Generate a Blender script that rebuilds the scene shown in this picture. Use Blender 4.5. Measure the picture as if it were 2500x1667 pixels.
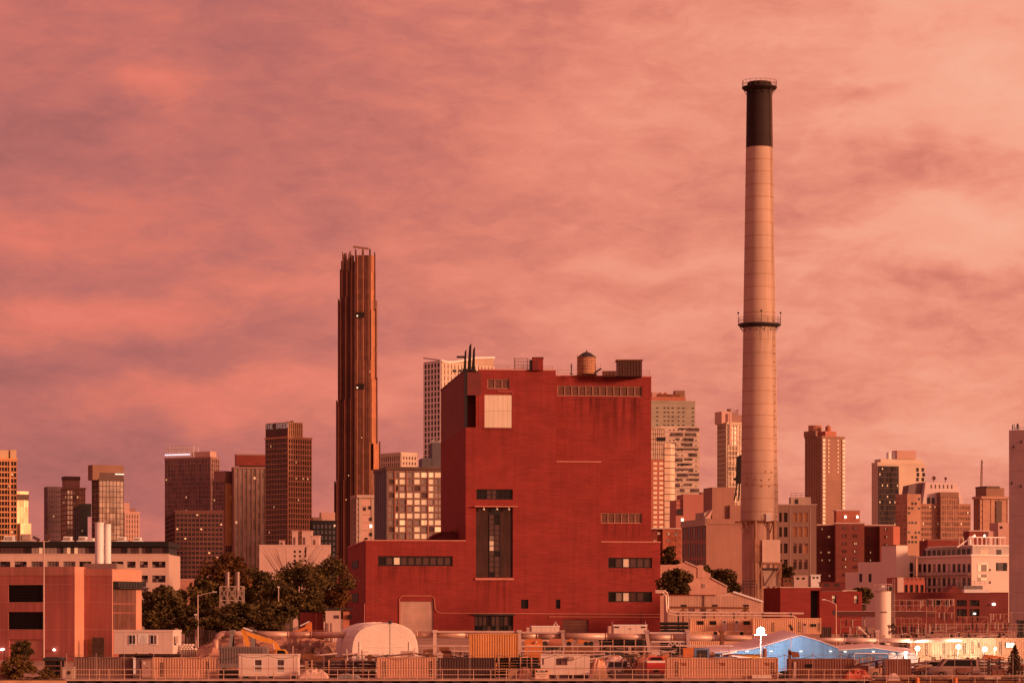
import bpy, math, random
from mathutils import Vector
random.seed(7)
for _o in list(bpy.data.objects): bpy.data.objects.remove(_o)
SC = bpy.context.scene; COL = SC.collection
# ------------------------------------------------------------------ camera
F = 6750.0      # focal length in photo pixels (photo is 2500 wide)
H = 7.0         # eye height above the yard
HY = 1500.0     # photo row of the horizon
cam = bpy.data.cameras.new('camera'); camo = bpy.data.objects.new('camera', cam); COL.objects.link(camo)
cam.sensor_width = 36.0; cam.lens = 36.0 * F / 2500.0
cam.shift_y = (HY - 833.5) / 2500.0
cam.clip_start = 1.0; cam.clip_end = 20000.0
camo.location = (0, 0, H); camo.rotation_euler = (math.radians(90), 0, 0)
SC.camera = camo
SC.view_settings.view_transform = 'Standard'; SC.view_settings.look = 'None'
SC.view_settings.exposure = 0.0; SC.view_settings.gamma = 1.0
SC.view_settings.use_curve_mapping = False
# ------------------------------------------------------------------ sun
SUN_TRAVEL = Vector((-1.0, 0.55, -0.18))
sl = bpy.data.lights.new('sun', 'SUN'); so = bpy.data.objects.new('sun', sl); COL.objects.link(so)
sl.energy = 4.0; sl.angle = math.radians(9); sl.color = (1.0, 0.44, 0.23)
so.rotation_euler = SUN_TRAVEL.to_track_quat('-Z', 'Y').to_euler(); so.location = (300, -100, 120)
# ------------------------------------------------------------------ sky
W = bpy.data.worlds.new('World'); SC.world = W; W.use_nodes = True
W.cycles.sampling_method = 'MANUAL'; W.cycles.sample_map_resolution = 512
wt = W.node_tree; wn = wt.nodes; wl = wt.links; wn.clear()
def wnode(t, **kw):
    n = wn.new(t)
    for k, v in kw.items(): setattr(n, k, v)
    return n
def wmath(op, a, b=None, clamp=False):
    n = wnode('ShaderNodeMath', operation=op, use_clamp=clamp)
    for i, x in enumerate((a, b)):
        if x is None: continue
        if isinstance(x, (int, float)): n.inputs[i].default_value = x
        else: wl.new(x, n.inputs[i])
    return n.outputs[0]
def wvec(op, a, b):
    n = wnode('ShaderNodeVectorMath', operation=op)
    for i, x in enumerate((a, b)):
        if isinstance(x, (tuple, list)): n.inputs[i].default_value = x
        else: wl.new(x, n.inputs[i])
    return n.outputs['Value'] if op in ('LENGTH', 'DOT_PRODUCT', 'DISTANCE') else n.outputs['Vector']
def wnoise(vec, scale, detail=5, rough=.5, dist=0.0):
    n = wnode('ShaderNodeTexNoise'); n.inputs['Scale'].default_value = scale; n.inputs['Detail'].default_value = detail
    n.inputs['Roughness'].default_value = rough; n.inputs['Distortion'].default_value = dist
    wl.new(vec, n.inputs['Vector']); return n
def wrange(x, a, b, c, d, smooth=True):
    n = wnode('ShaderNodeMapRange', interpolation_type='SMOOTHSTEP' if smooth else 'LINEAR')
    wl.new(x, n.inputs[0])
    for i, v in enumerate((a, b, c, d)): n.inputs[i + 1].default_value = v
    return n.outputs[0]
tc = wnode('ShaderNodeTexCoord'); D0 = tc.outputs['Generated']
sepd = wnode('ShaderNodeSeparateXYZ'); wl.new(D0, sepd.inputs[0])
# warp the direction a little so that no cloud edge is straight
warp = wnoise(wvec('MULTIPLY', D0, (1, 1, 1.6)), 11, 4, .55)
wv = wvec('SUBTRACT', warp.outputs['Color'], (.5, .5, .5))
DW = wvec('ADD', D0, wvec('MULTIPLY', wv, (.11, .03, .055)))
n1 = wnoise(wvec('MULTIPLY', wvec('ADD', DW, (.33, .1, .2)), (1, 1, 2.0)), 6.5, 5, .5, .4)
n2 = wnoise(wvec('MULTIPLY', wvec('ADD', DW, (3.1, .7, .05)), (1, .8, 2.3)), 15, 7, .64, .45)
n3 = wnoise(wvec('MULTIPLY', wvec('ADD', D0, (1.7, 4.2, 0)), (1, .8, 2.8)), 40, 6, .68, .4)
glow = wrange(sepd.outputs[0], -0.30, 0.34, 0, 1)          # the west is to the right
t = wmath('ADD', wmath('MULTIPLY', n1.outputs[0], .56), wmath('MULTIPLY', n2.outputs[0], .48))
t = wmath('ADD', t, wmath('MULTIPLY', wmath('SUBTRACT', n3.outputs[0], .5), .42))
t = wmath('ADD', wmath('MULTIPLY', wmath('SUBTRACT', t, .52), 1.6), .53)
def blob(px, py, rx, ry, amp):
    global t
    x, z = (px - 1250) / F, (HY - py) / F
    d = Vector((x, 1, z)).normalized()
    p = wvec('MULTIPLY', wvec('SUBTRACT', DW, tuple(d)), (F / rx, 2.0, F / ry))
    m = wrange(wvec('LENGTH', p, (0, 0, 0)), 1.25, 0.0, 0, 1)
    t = wmath('ADD', t, wmath('MULTIPLY', m, amp))
# cloud banks and the gaps between them
for b in ((60, 545, 330, 110, .34), (270, 770, 300, 95, .44), (330, 215, 230, 60, .26), (600, 690, 300, 60, .14), (540, 985, 420, 80, .24), (900, 960, 300, 60, .14),
          (2420, 220, 560, 190, .34), (2330, 560, 460, 80, .24), (1600, 650, 330, 40, .2), (2150, 1050, 420, 70, .16), (1480, 790, 330, 50, .16), (1720, 90, 380, 110, .14),
          (70, 340, 300, 140, -.15), (470, 860, 300, 80, -.20), (60, 930, 330, 90, -.20), (360, 1140, 800, 120, -.26), (980, 1060, 280, 50, -.18),
          (2060, 235, 170, 40, -.30), (2280, 400, 420, 70, -.26), (2430, 650, 260, 40, -.26), (1950, 480, 340, 70, -.12), (700, 330, 400, 90, -.10)):
    blob(*b)
t = wmath('ADD', t, wmath('MULTIPLY', wmath('SUBTRACT', glow, .5), .42))
ramp = wnode('ShaderNodeValToRGB'); wl.new(wmath('MULTIPLY', t, .84), ramp.inputs[0])
def lin(r, g, b): return tuple(((c / 255.0 + .055) / 1.055) ** 2.4 if c > 10 else c / 255 / 12.92 for c in (r, g, b)) + (1,)
def fill(rp, cols):
    els = rp.color_ramp.elements; els[0].position = cols[0][0]; els[0].color = lin(*cols[0][1]); els[1].position = cols[-1][0]; els[1].color = lin(*cols[-1][1])
    for p, c in cols[1:-1]: els.new(p).color = lin(*c)
ramp2 = wnode('ShaderNodeValToRGB'); wl.new(ramp.inputs[0].links[0].from_socket, ramp2.inputs[0])
fill(ramp, [(.0, (168, 98, 95)), (.18, (187, 107, 101)), (.34, (203, 114, 104)), (.48, (219, 120, 104)), (.64, (234, 124, 106)), (.84, (240, 134, 114)), (1.0, (244, 146, 124))])      # east, left
fill(ramp2, [(.0, (186, 104, 94)), (.20, (204, 114, 100)), (.36, (226, 133, 113)), (.50, (243, 150, 124)), (.68, (253, 168, 140)), (1.0, (255, 182, 152))])   # towards the sunset
cmix = wnode('ShaderNodeMix', data_type='RGBA'); wl.new(wrange(sepd.outputs[0], -.15, .17, 0, 1), cmix.inputs[0]); wl.new(ramp.outputs[0], cmix.inputs[6]); wl.new(ramp2.outputs[0], cmix.inputs[7])
hsv = wnode('ShaderNodeHueSaturation'); wl.new(cmix.outputs[2], hsv.inputs['Color'])
# real sunset sky under the clouds
sky = wnode('ShaderNodeTexSky', sky_type='NISHITA', sun_disc=False)
sky.sun_elevation = math.radians(9.2); sky.sun_rotation = math.radians(118.8)
bg1 = wnode('ShaderNodeBackground'); wl.new(hsv.outputs[0], bg1.inputs[0]); bg1.inputs[1].default_value = 0.97
bg2 = wnode('ShaderNodeBackground'); wl.new(sky.outputs[0], bg2.inputs[0]); bg2.inputs[1].default_value = 0.05
mx = wnode('ShaderNodeMixShader'); mx.inputs[0].default_value = .05
wl.new(bg1.outputs[0], mx.inputs[1]); wl.new(bg2.outputs[0], mx.inputs[2])
wo = wnode('ShaderNodeOutputWorld'); wl.new(mx.outputs[0], wo.inputs[0])
# ------------------------------------------------------------------ materials
MATS = {}
def mat(name, col, rough=.7, var=.14, scale=.35, st=(1, 1, 1), metal=0.0, streak=0.0, spec=.35, emit=None, es=1.0, bump=0.0, rust=None, cells=None):
    if name in MATS: return MATS[name]
    m = bpy.data.materials.new(name); m.use_nodes = True; MATS[name] = m
    nt = m.node_tree; N = nt.nodes; L = nt.links; b = N['Principled BSDF']
    b.inputs['Roughness'].default_value = rough; b.inputs['Metallic'].default_value = metal
    b.inputs['Specular IOR Level'].default_value = spec
    c4 = tuple(col) + (1,)
    if emit is not None:
        b.inputs['Base Color'].default_value = c4
        b.inputs['Emission Color'].default_value = tuple(emit) + (1,); b.inputs['Emission Strength'].default_value = es
        return m
    g = N.new('ShaderNodeNewGeometry'); pos = g.outputs['Position']
    def noise(sc, st_, det=5, ro=.6):
        mp = N.new('ShaderNodeMapping'); mp.inputs['Scale'].default_value = st_; L.new(pos, mp.inputs[0])
        n = N.new('ShaderNodeTexNoise'); n.inputs['Scale'].default_value = sc; n.inputs['Detail'].default_value = det; n.inputs['Roughness'].default_value = ro
        L.new(mp.outputs[0], n.inputs['Vector']); return n.outputs[0]
    def rng(x, a, b_, c, d):
        n = N.new('ShaderNodeMapRange'); L.new(x, n.inputs[0])
        for i, v in enumerate((a, b_, c, d)): n.inputs[i + 1].default_value = v
        return n.outputs[0]
    def mul(colsock, fac):
        n = N.new('ShaderNodeVectorMath'); n.operation = 'SCALE'
        if isinstance(colsock, tuple): n.inputs[0].default_value = colsock[:3]
        else: L.new(colsock, n.inputs[0])
        L.new(fac, n.inputs['Scale']); return n.outputs[0]
    cur = c4; nz = noise(scale, st)
    if var: cur = mul(cur, rng(nz, .3, .7, 1 - var, 1 + var)); cur = mul(cur, rng(noise(scale * .22, (1, 1, 1.6), 4), .32, .68, 1 - var * .7, 1 + var * .7))
    if streak: cur = mul(cur, rng(noise(1.1, (1.6, 1.6, .07), 4), .38, .72, 1 + streak * .15, 1 - streak))
    if cells:
        mp = N.new('ShaderNodeVectorMath'); mp.operation = 'MULTIPLY'; mp.inputs[1].default_value = (1 / cells[0], 1 / cells[0], 1 / cells[1]); L.new(pos, mp.inputs[0])
        fl = N.new('ShaderNodeVectorMath'); fl.operation = 'FLOOR'; L.new(mp.outputs[0], fl.inputs[0])
        w = N.new('ShaderNodeTexWhiteNoise'); w.noise_dimensions = '3D'; L.new(fl.outputs[0], w.inputs['Vector'])
        cur = mul(cur, rng(w.outputs['Value'], 0, 1, 1 - cells[2], 1 + cells[2]))
        L.new(rng(w.outputs['Value'], 0, 1, rough * .7, rough * 1.4), b.inputs['Roughness'])
    if rust:
        mi = N.new('ShaderNodeMix'); mi.data_type = 'RGBA'
        rs = rng(noise(rust[1], (1, 1, .45), 7, .68), rust[2], rust[2] + .08, 0, .85)
        L.new(rs, mi.inputs[0])
        if isinstance(cur, tuple): mi.inputs[6].default_value = cur
        else: L.new(cur, mi.inputs[6])
        mi.inputs[7].default_value = tuple(rust[0]) + (1,); cur = mi.outputs[2]
    if isinstance(cur, tuple): b.inputs['Base Color'].default_value = cur
    else: L.new(cur, b.inputs['Base Color'])
    if bump:
        bn = N.new('ShaderNodeBump'); bn.inputs['Strength'].default_value = bump; bn.inputs['Distance'].default_value = .1
        L.new(noise(scale * 6, st), bn.inputs['Height']); L.new(bn.outputs[0], b.inputs['Normal'])
    return m
# ------------------------------------------------------------------ mesh helpers
ZB = {}
class MB:
    def __init__(s): s.v = []; s.f = []
    def q(s, *p):
        i = len(s.v); s.v += [tuple(x) for x in p]; s.f.append(tuple(range(i, i + len(p)))); return s
    def ob(s, o, a, b, c):
        o, a, b, c = Vector(o), Vector(a), Vector(b), Vector(c)
        if a.cross(b).dot(c) < 0: a, b = b, a
        i = len(s.v)
        s.v += [tuple(x) for x in (o, o + a, o + a + b, o + b, o + c, o + a + c, o + a + b + c, o + b + c)]
        s.f += [tuple(i + k for k in f) for f in ((0, 3, 2, 1), (4, 5, 6, 7), (0, 1, 5, 4), (1, 2, 6, 5), (2, 3, 7, 6), (3, 0, 4, 7))]
        return s
    def box(s, x0, x1, y0, y1, z0, z1): return s.ob((x0, y0, z0), (x1 - x0, 0, 0), (0, y1 - y0, 0), (0, 0, z1 - z0))
    def bar(s, a, b, w, w2=None):
        a, b = Vector(a), Vector(b); d = b - a
        if d.length < 1e-6: return s
        up = Vector((0, 0, 1)) if abs(d.normalized().z) < .95 else Vector((0, 1, 0))
        p = d.cross(up).normalized() * w; r = d.cross(p).normalized() * (w2 or w)
        return s.ob(a - p / 2 - r / 2, d, p, r)
    def tube(s, pts, r, n=8, cap=True):
        pts = [Vector(p) for p in pts]; rings = []
        for k, p in enumerate(pts):
            d = (pts[min(k + 1, len(pts) - 1)] - pts[max(k - 1, 0)]).normalized()
            up = Vector((0, 0, 1)) if abs(d.z) < .9 else Vector((0, 1, 0))
            a = d.cross(up).normalized(); b = a.cross(d).normalized(); i = len(s.v)
            rr = r[k] if isinstance(r, (list, tuple)) else r
            for j in range(n):
                t_ = 2 * math.pi * j / n; s.v.append(tuple(p + a * math.cos(t_) * rr + b * math.sin(t_) * rr))
            rings.append(i)
        for i, j in zip(rings, rings[1:]):
            for k in range(n): s.f.append((i + k, i + (k + 1) % n, j + (k + 1) % n, j + k))
        if cap: s.f.append(tuple(rings[0] + k for k in reversed(range(n)))); s.f.append(tuple(rings[-1] + k for k in range(n)))
        return s
    def lathe(s, cx, cy, prof, n=24, a0=0.0):
        rings = []
        for r, z in prof:
            rings.append(len(s.v))
            for j in range(n):
                t_ = a0 + 2 * math.pi * j / n; s.v.append((cx + r * math.cos(t_), cy + r * math.sin(t_), z))
        for i, j in zip(rings, rings[1:]):
            for k in range(n): s.f.append((i + k, i + (k + 1) % n, j + (k + 1) % n, j + k))
        for ri, rev in ((rings[0], True), (rings[-1], False)):
            i = len(s.v); s.v += s.v[ri:ri + n]; s.f.append(tuple(i + k for k in (reversed(range(n)) if rev else range(n))))
        return s
    def prism(s, poly, z0, z1):            # poly counter-clockwise in plan
        n = len(poly); i = len(s.v)
        s.v += [(x, y, z0) for x, y in poly] + [(x, y, z1) for x, y in poly]
        s.f.append(tuple(i + k for k in reversed(range(n)))); s.f.append(tuple(i + n + k for k in range(n)))
        for k in range(n): s.f.append((i + k, i + (k + 1) % n, i + n + (k + 1) % n, i + n + k))
        return s
    def slab(s, poly, y0, y1):             # poly (x,z) outline as seen from the front, extruded in depth
        n = len(poly); i = len(s.v)
        s.v += [(x, y0, z) for x, z in poly] + [(x, y1, z) for x, z in poly]
        s.f.append(tuple(i + k for k in range(n))); s.f.append(tuple(i + n + k for k in reversed(range(n))))
        for k in range(n): s.f.append((i + (k + 1) % n, i + k, i + n + k, i + n + (k + 1) % n))
        return s
    def build(s, name, m, parent=None, label=None, kind=None, smooth=False, shift=(0, 0, 0)):
        me = bpy.data.meshes.new(name); me.from_pydata(s.v, [], s.f); me.update()
        if smooth:
            for p in me.polygons: p.use_smooth = True
        me.materials.append(m)
        o = bpy.data.objects.new(name, me); COL.objects.link(o)
        if parent is not None:
            o.parent = parent; o.location = Vector(shift) + Vector((0, 0, -ZB.get(parent.name, 0.0)))
        if label: o['label'] = label
        if kind: o['kind'] = kind
        return o
class Fr:                                   # a frame: u along the front, v into depth, z up
    def __init__(s, px, D, deg=0.0):
        s.Y0 = D; s.X0 = (px - 1250) * D / F; s.c = math.cos(math.radians(deg)); s.s = math.sin(math.radians(deg)); s.deg = deg; s.k = D / F
    def u(s, px, v=0.0):
        k = (px - 1250) / F; return (k * (s.Y0 + v * s.c) - s.X0 + v * s.s) / (s.c - k * s.s)
    def v(s, px, u=0.0):
        k = (px - 1250) / F; return (s.X0 + u * s.c - k * (s.Y0 + u * s.s)) / (k * s.c + s.s)
    def z(s, py, u=0.0, v=0.0): return H - (py - HY) * (s.Y0 + u * s.s + v * s.c) / F
    def p(s, px, py, v=0.0): u = s.u(px, v); return (u, v, s.z(py, u, v))
def ground_z(y):
    if y < 400: return 0.0
    return min(3.5, (y - 400) * .035)
def thing(name, label, cat, fr, group=None, zb=None):
    o = bpy.data.objects.new(name, None); COL.objects.link(o); o.empty_display_size = .5
    zb = ground_z(fr.Y0) if zb is None else zb
    o.location = (fr.X0, fr.Y0, zb); o.rotation_euler = (0, 0, math.radians(fr.deg)); ZB[o.name] = zb
    o['label'] = label; o['category'] = cat
    if group: o['group'] = group
    return o
def struct(o, kind='structure'): o['kind'] = kind; return o
def copy_thing(root, loc, label=None, rotz=None):
    r = root.copy(); COL.objects.link(r); r.location = loc
    if rotz is not None: r.rotation_euler = (0, 0, rotz)
    if label: r['label'] = label
    for ch in list(root.children):
        c = ch.copy(); COL.objects.link(c); c.parent = r
        for g in list(ch.children):
            d = g.copy(); COL.objects.link(d); d.parent = c
    return r
def wall_holes(mb, u0, u1, z0, z1, v, holes, rd=.35):
    us = sorted({u0, u1} | {h for a in holes for h in a[:2]}); zs = sorted({z0, z1} | {h for a in holes for h in a[2:]})
    us = [x for x in us if u0 <= x <= u1]; zs = [x for x in zs if z0 <= x <= z1]
    for a, b in zip(us, us[1:]):
        for c, d in zip(zs, zs[1:]):
            mu, mz = (a + b) / 2, (c + d) / 2
            if any(h[0] < mu < h[1] and h[2] < mz < h[3] for h in holes): continue
            mb.q((a, v, c), (b, v, c), (b, v, d), (a, v, d))
    for a, b, c, d in holes:
        w = v + rd
        mb.q((a, v, c), (a, v, d), (a, w, d), (a, w, c)); mb.q((b, v, d), (b, v, c), (b, w, c), (b, w, d))
        mb.q((a, v, d), (b, v, d), (b, w, d), (a, w, d)); mb.q((b, v, c), (a, v, c), (a, w, c), (b, w, c))
def block(mb, u0, u1, v0, v1, z0, z1, holes=(), rd=.35):
    wall_holes(mb, u0, u1, z0, z1, v0, list(holes), rd)
    mb.q((u0, v1, z0), (u0, v0, z0), (u0, v0, z1), (u0, v1, z1)); mb.q((u1, v0, z0), (u1, v1, z0), (u1, v1, z1), (u1, v0, z1))
    mb.q((u1, v1, z0), (u0, v1, z0), (u0, v1, z1), (u1, v1, z1)); mb.q((u0, v0, z1), (u1, v0, z1), (u1, v1, z1), (u0, v1, z1))
    return mb
def window(root, u0, u1, z0, z1, v, nc=1, nr=1, glass=None, frame=None, fw=.09, alt=None, label=None):
    """a window in an opening: the frame is one part, every pane its own sub-part"""
    mb = MB(); mb.box(u0, u1, v - .05, v + .04, z0, z0 + fw).box(u0, u1, v - .05, v + .04, z1 - fw, z1)
    for i in range(nc + 1): x = u0 + (u1 - u0 - fw) * i / nc; mb.box(x, x + fw, v - .06, v + .05, z0 + .004, z1 - .004)
    for j in range(1, nr): z = z0 + (z1 - z0) * j / nr; mb.box(u0 + .01, u1 - .01, v - .045, v + .03, z - fw / 2, z + fw / 2)
    w = mb.build('window', frame, root, label)
    k = 0
    for i in range(nc):
        for j in range(nr):
            a = u0 + (u1 - u0) * i / nc; b = u0 + (u1 - u0) * (i + 1) / nc; c = z0 + (z1 - z0) * j / nr; d = z0 + (z1 - z0) * (j + 1) / nr
            g = (alt or {}).get((i, j), glass if not isinstance(glass, (list, tuple)) else random.choice(glass))
            MB().box(a + .004, b - .004, v + .051, v + .075, c + .004, d - .004).build('pane', g, w); k += 1
    return w
def hole(f, px0, px1, py0, py1, v=0.0):
    u0, u1 = f.u(px0, v), f.u(px1, v); um = (u0 + u1) / 2
    return (u0, u1, f.z(py1, um, v), f.z(py0, um, v))
def grid(mb, o, d, n, L, z0, z1, nu, nz, pw, bw, dep):
    o = Vector((o[0], o[1], 0)); d = Vector((d[0], d[1], 0)); n = Vector((n[0], n[1], 0))
    if pw and nu:
        for i in range(nu + 1):
            mb.ob(o + d * ((L - pw) * i / nu) + Vector((0, 0, z0)), d * pw, n * dep, (0, 0, z1 - z0))
    if bw and nz:
        for j in range(nz + 1):
            mb.ob(o + Vector((0, 0, z0 + (z1 - z0 - bw) * j / nz)), d * L, n * dep * .7, (0, 0, bw))
def lits(mb, o, d, n, L, z0, z1, nu, nz, prob, dep=.06, w=.42, h=.36):
    o = Vector((o[0], o[1], 0)); d = Vector((d[0], d[1], 0)); n = Vector((n[0], n[1], 0))
    for i in range(nu):
        for j in range(nz):
            if random.random() < prob * .55:
                a = o + d * (L * (i + .5 - w / 2) / nu) + n * dep + Vector((0, 0, z0 + (z1 - z0) * (j + .5 - h / 2) / nz))
                mb.q(a, a + d * (L * w / nu), a + d * (L * w / nu) + Vector((0, 0, (z1 - z0) * h / nz)), a + Vector((0, 0, (z1 - z0) * h / nz)))
def tower(name, label, pl, pc, pr, pt, D, th, wallm, glassm, front, side=None, depth=None, zb=3.5, lit=0.0, litm=None, group=None, parapet=1.0, cat='building', roofm=None, pb=None, right=False):
    """pl..pc is the visible left face, pc..pr the front (right=True: pl..pc front, pc..pr right face)"""
    if right:
        f = Fr(pl, D, th); Wd = f.u(pc); dp = f.v(pr, Wd)
    else:
        f = Fr(pc, D, th); Wd = f.u(pr); dp = f.v(pl, 0) if pl < pc else (depth or Wd)
    if depth: dp = depth
    z1 = f.z(pt); r = thing(name, label, cat, f, group, zb)
    z0 = zb if pb is None else f.z(pb)
    k_ = (z1 - zb) / (z1 - z0); z0 = zb; front = (front[0], max(0, round(front[1] * k_))) + tuple(front[2:])
    if side: side = (side[0], max(0, round(side[1] * k_))) + tuple(side[2:])
    MB().box(0, Wd, 0, dp, zb, z1).build('glass_curtain', glassm, r)
    mb = MB(); nu, nz, pw, bw, de = front
    grid(mb, (0, 0), (1, 0), (0, -1), Wd, z0, z1, nu, nz, pw, bw, de)
    s = side or front
    if not right: grid(mb, (0, dp), (0, -1), (-1, 0), dp, z0, z1, s[0], s[1], s[2], s[3], s[4])
    else: grid(mb, (Wd, 0), (0, 1), (1, 0), dp, z0, z1, s[0], s[1], s[2], s[3], s[4])
    mb.build('facade_grid', wallm, r, kind='stuff')
    e = max(de, s[4]) + .03
    MB().box(-e, Wd + e, -e, dp + e, z1, z1 + parapet).build('parapet', roofm or wallm, r)
    if lit:
        mb = MB(); lits(mb, (0, 0), (1, 0), (0, -1), Wd, z0, z1, nu, nz, lit)
        if not right: lits(mb, (0, dp), (0, -1), (-1, 0), dp, z0, z1, s[0], s[1], lit * .4)
        if mb.f: mb.build('lit_windows', litm or LIT, r, kind='stuff')
    return f, r, Wd, dp, z1
# ------------------------------------------------------------------ palette
BRICK = mat('red_painted_brick', (.268, .044, .039), .85, .16, .85, (.45, .45, 4.2), streak=.12, bump=.12, spec=.15)
BRICKD = mat('dark_red_brick', (.22, .045, .035), .85, .2, .5, (1, 1, 3), bump=.1)
BRICKO = mat('orange_brick', (.46, .17, .11), .8, .12, .5)
MAROON = mat('maroon_metal', (.16, .03, .03), .6, .15, .4)
WHITE = mat('white_painted_metal', (.80, .80, .80), .5, .06, .5, streak=.08)
CREAM = mat('cream_panel', (.74, .66, .55), .6, .06, .6, (3, 3, .3), streak=.10)
CONC = mat('pale_concrete', (.50, .44, .42), .85, .10, .4, streak=.14)
CONC2 = mat('warm_concrete', (.44, .33, .28), .85, .12, .4, streak=.16)
STUCCO = mat('pink_stucco', (.58, .42, .38), .85, .07, .3, streak=.10)
GREY = mat('grey_steel', (.22, .20, .20), .55, .2, 1.0)
GALV = mat('galvanised_steel', (.55, .50, .48), .45, .12, 1.5, metal=.3)
DARK = mat('dark_steel', (.035, .03, .03), .6, .2, 1.0)
BLACK = mat('black_panel', (.012, .010, .010), .6, .2, 1)
RUSTY = mat('rusty_steel', (.20, .075, .04), .85, .3, 1.5)
STACKW = mat('stack_pale_paint', (.55, .405, .325), .8, .07, .35, (1, 1, .4), streak=.09, spec=.15, rust=((.42, .15, .08), .8, .68))
STACKK = mat('stack_black_paint', (.026, .012, .010), .75, .25, .4, (1, 1, .3), streak=.2)
GLASSD = mat('dark_glass', (.028, .019, .019), .14, 0, spec=.35, cells=(1.5, 3.2, .6))
GLASSB = mat('brown_glass', (.16, .095, .09), .15, 0, metal=.25, spec=.6, cells=(2.2, 3.4, .45))
GLASSM = mat('mirror_glass', (.62, .50, .40), .10, 0, metal=.75, cells=(2.6, 3.4, .22))
GLASSP = mat('pale_glass', (.33, .26, .23), .18, 0, metal=.35, cells=(2.6, 3.4, .3))
GLASSW = mat('pane_glass', (.016, .011, .010), .12, 0, spec=.22)
GLASSR = mat('reflecting_pane', (.10, .055, .05), .12, 0, metal=.12)
LIT = mat('lit_window', (.8, .6, .4), .5, emit=(1.0, .52, .25), es=.55)
LITW = mat('lit_window_white', (.8, .7, .6), .5, emit=(1.0, .80, .55), es=1.6)
LITD = mat('lit_window_dim', (.5, .4, .3), .4, emit=(1.0, .46, .22), es=.42)
LAMP = mat('lamp_lens', (1, 1, 1), .3, emit=(1.0, .86, .68), es=3.5)
LEAF = mat('foliage', (.100, .068, .026), .8, .6, .7, spec=.1)
LEAFY = mat('foliage_yellow', (.15, .085, .025), .8, .5, .9, spec=.1)
BARK = mat('bark', (.07, .045, .03), .9, .3, 2)
WOOD = mat('weathered_wood', (.10, .062, .045), .9, .3, 1.2, (1, 1, .2))
EARTH = mat('trodden_earth', (.40, .25, .19), .95, .3, .25, bump=.4)
# ------------------------------------------------------------------ the setting
mb = MB(); ys = [300, 340, 400, 440, 470, 500, 600, 900, 2000, 9000]
xs = [-5000, -400, -120, -60, 0, 60, 120, 400, 5000]
for a, b in zip(ys, ys[1:]):
    for c, d in zip(xs, xs[1:]):
        mb.q((c, a, ground_z(a)), (d, a, ground_z(a)), (d, b, ground_z(b)), (c, b, ground_z(b)))
struct(mb.build('ground', EARTH))
WATER = mat('canal_water', (.03, .028, .025), .08, .1, .5, bump=.25)
struct(MB().q((-5000, -4000, -2.6), (5000, -4000, -2.6), (5000, 300.05, -2.6), (-5000, 300.05, -2.6)).build('canal_water', WATER))
PILE = mat('sheet_pile_steel', (.045, .022, .018), .8, .4, 1.2, (1, 1, .3))
CAPM = mat('bulkhead_cap_concrete', (.52, .36, .30), .85, .15, .8)
bw = struct(MB().box(-90, 90, 300.0, 300.5, -4, -.16).build('bulkhead_wall', PILE))
fb = Fr(175, 299.8)
x = (165 - 1250) * 300 / F
while x < 38.5:
    MB().slab([(x, -4), (x + .95, -4), (x + .95, -.18), (x, -.18)], 299.62, 299.99).build('sheet_pile', PILE, bw); x += 1.9
MB().box((165 - 1250) * 300 / F, 38.6, 299.5, 300.6, -.15, .0 - .004).build('bulkhead_cap', CAPM, bw)
MB().box(-60, (164 - 1250) * 300 / F, 299.3, 300.4, -.42, -.1).build('bulkhead_cap', mat('sandy_concrete', (.62, .34, .20), .9, .2, 1), bw)
MB().box(38.7, 70, 299.4, 300.5, -.36, -.12).build('bulkhead_cap', RUSTY, bw)
# ------------------------------------------------------------------ the big red power house
TH = 7.0
f = Fr(893, 520, TH); zg = 3.0
rb = thing('power_house', 'huge windowless red brick power house with stepped roofline in the middle', 'building', f, zb=zg)
vb = f.v(1076, f.u(1137))
sillm = mat('pink_stone_sill', (.55, .22, .18), .8, .1, 1)
FRM = mat('black_window_frame', (.02, .014, .013), .5, .2, 2)
LOUV = mat('brown_louvre', (.20, .085, .065), .7, .15, 2)
LOUVF = mat('pale_louvre_frame', (.45, .24, .19), .7, .1, 2)
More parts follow.
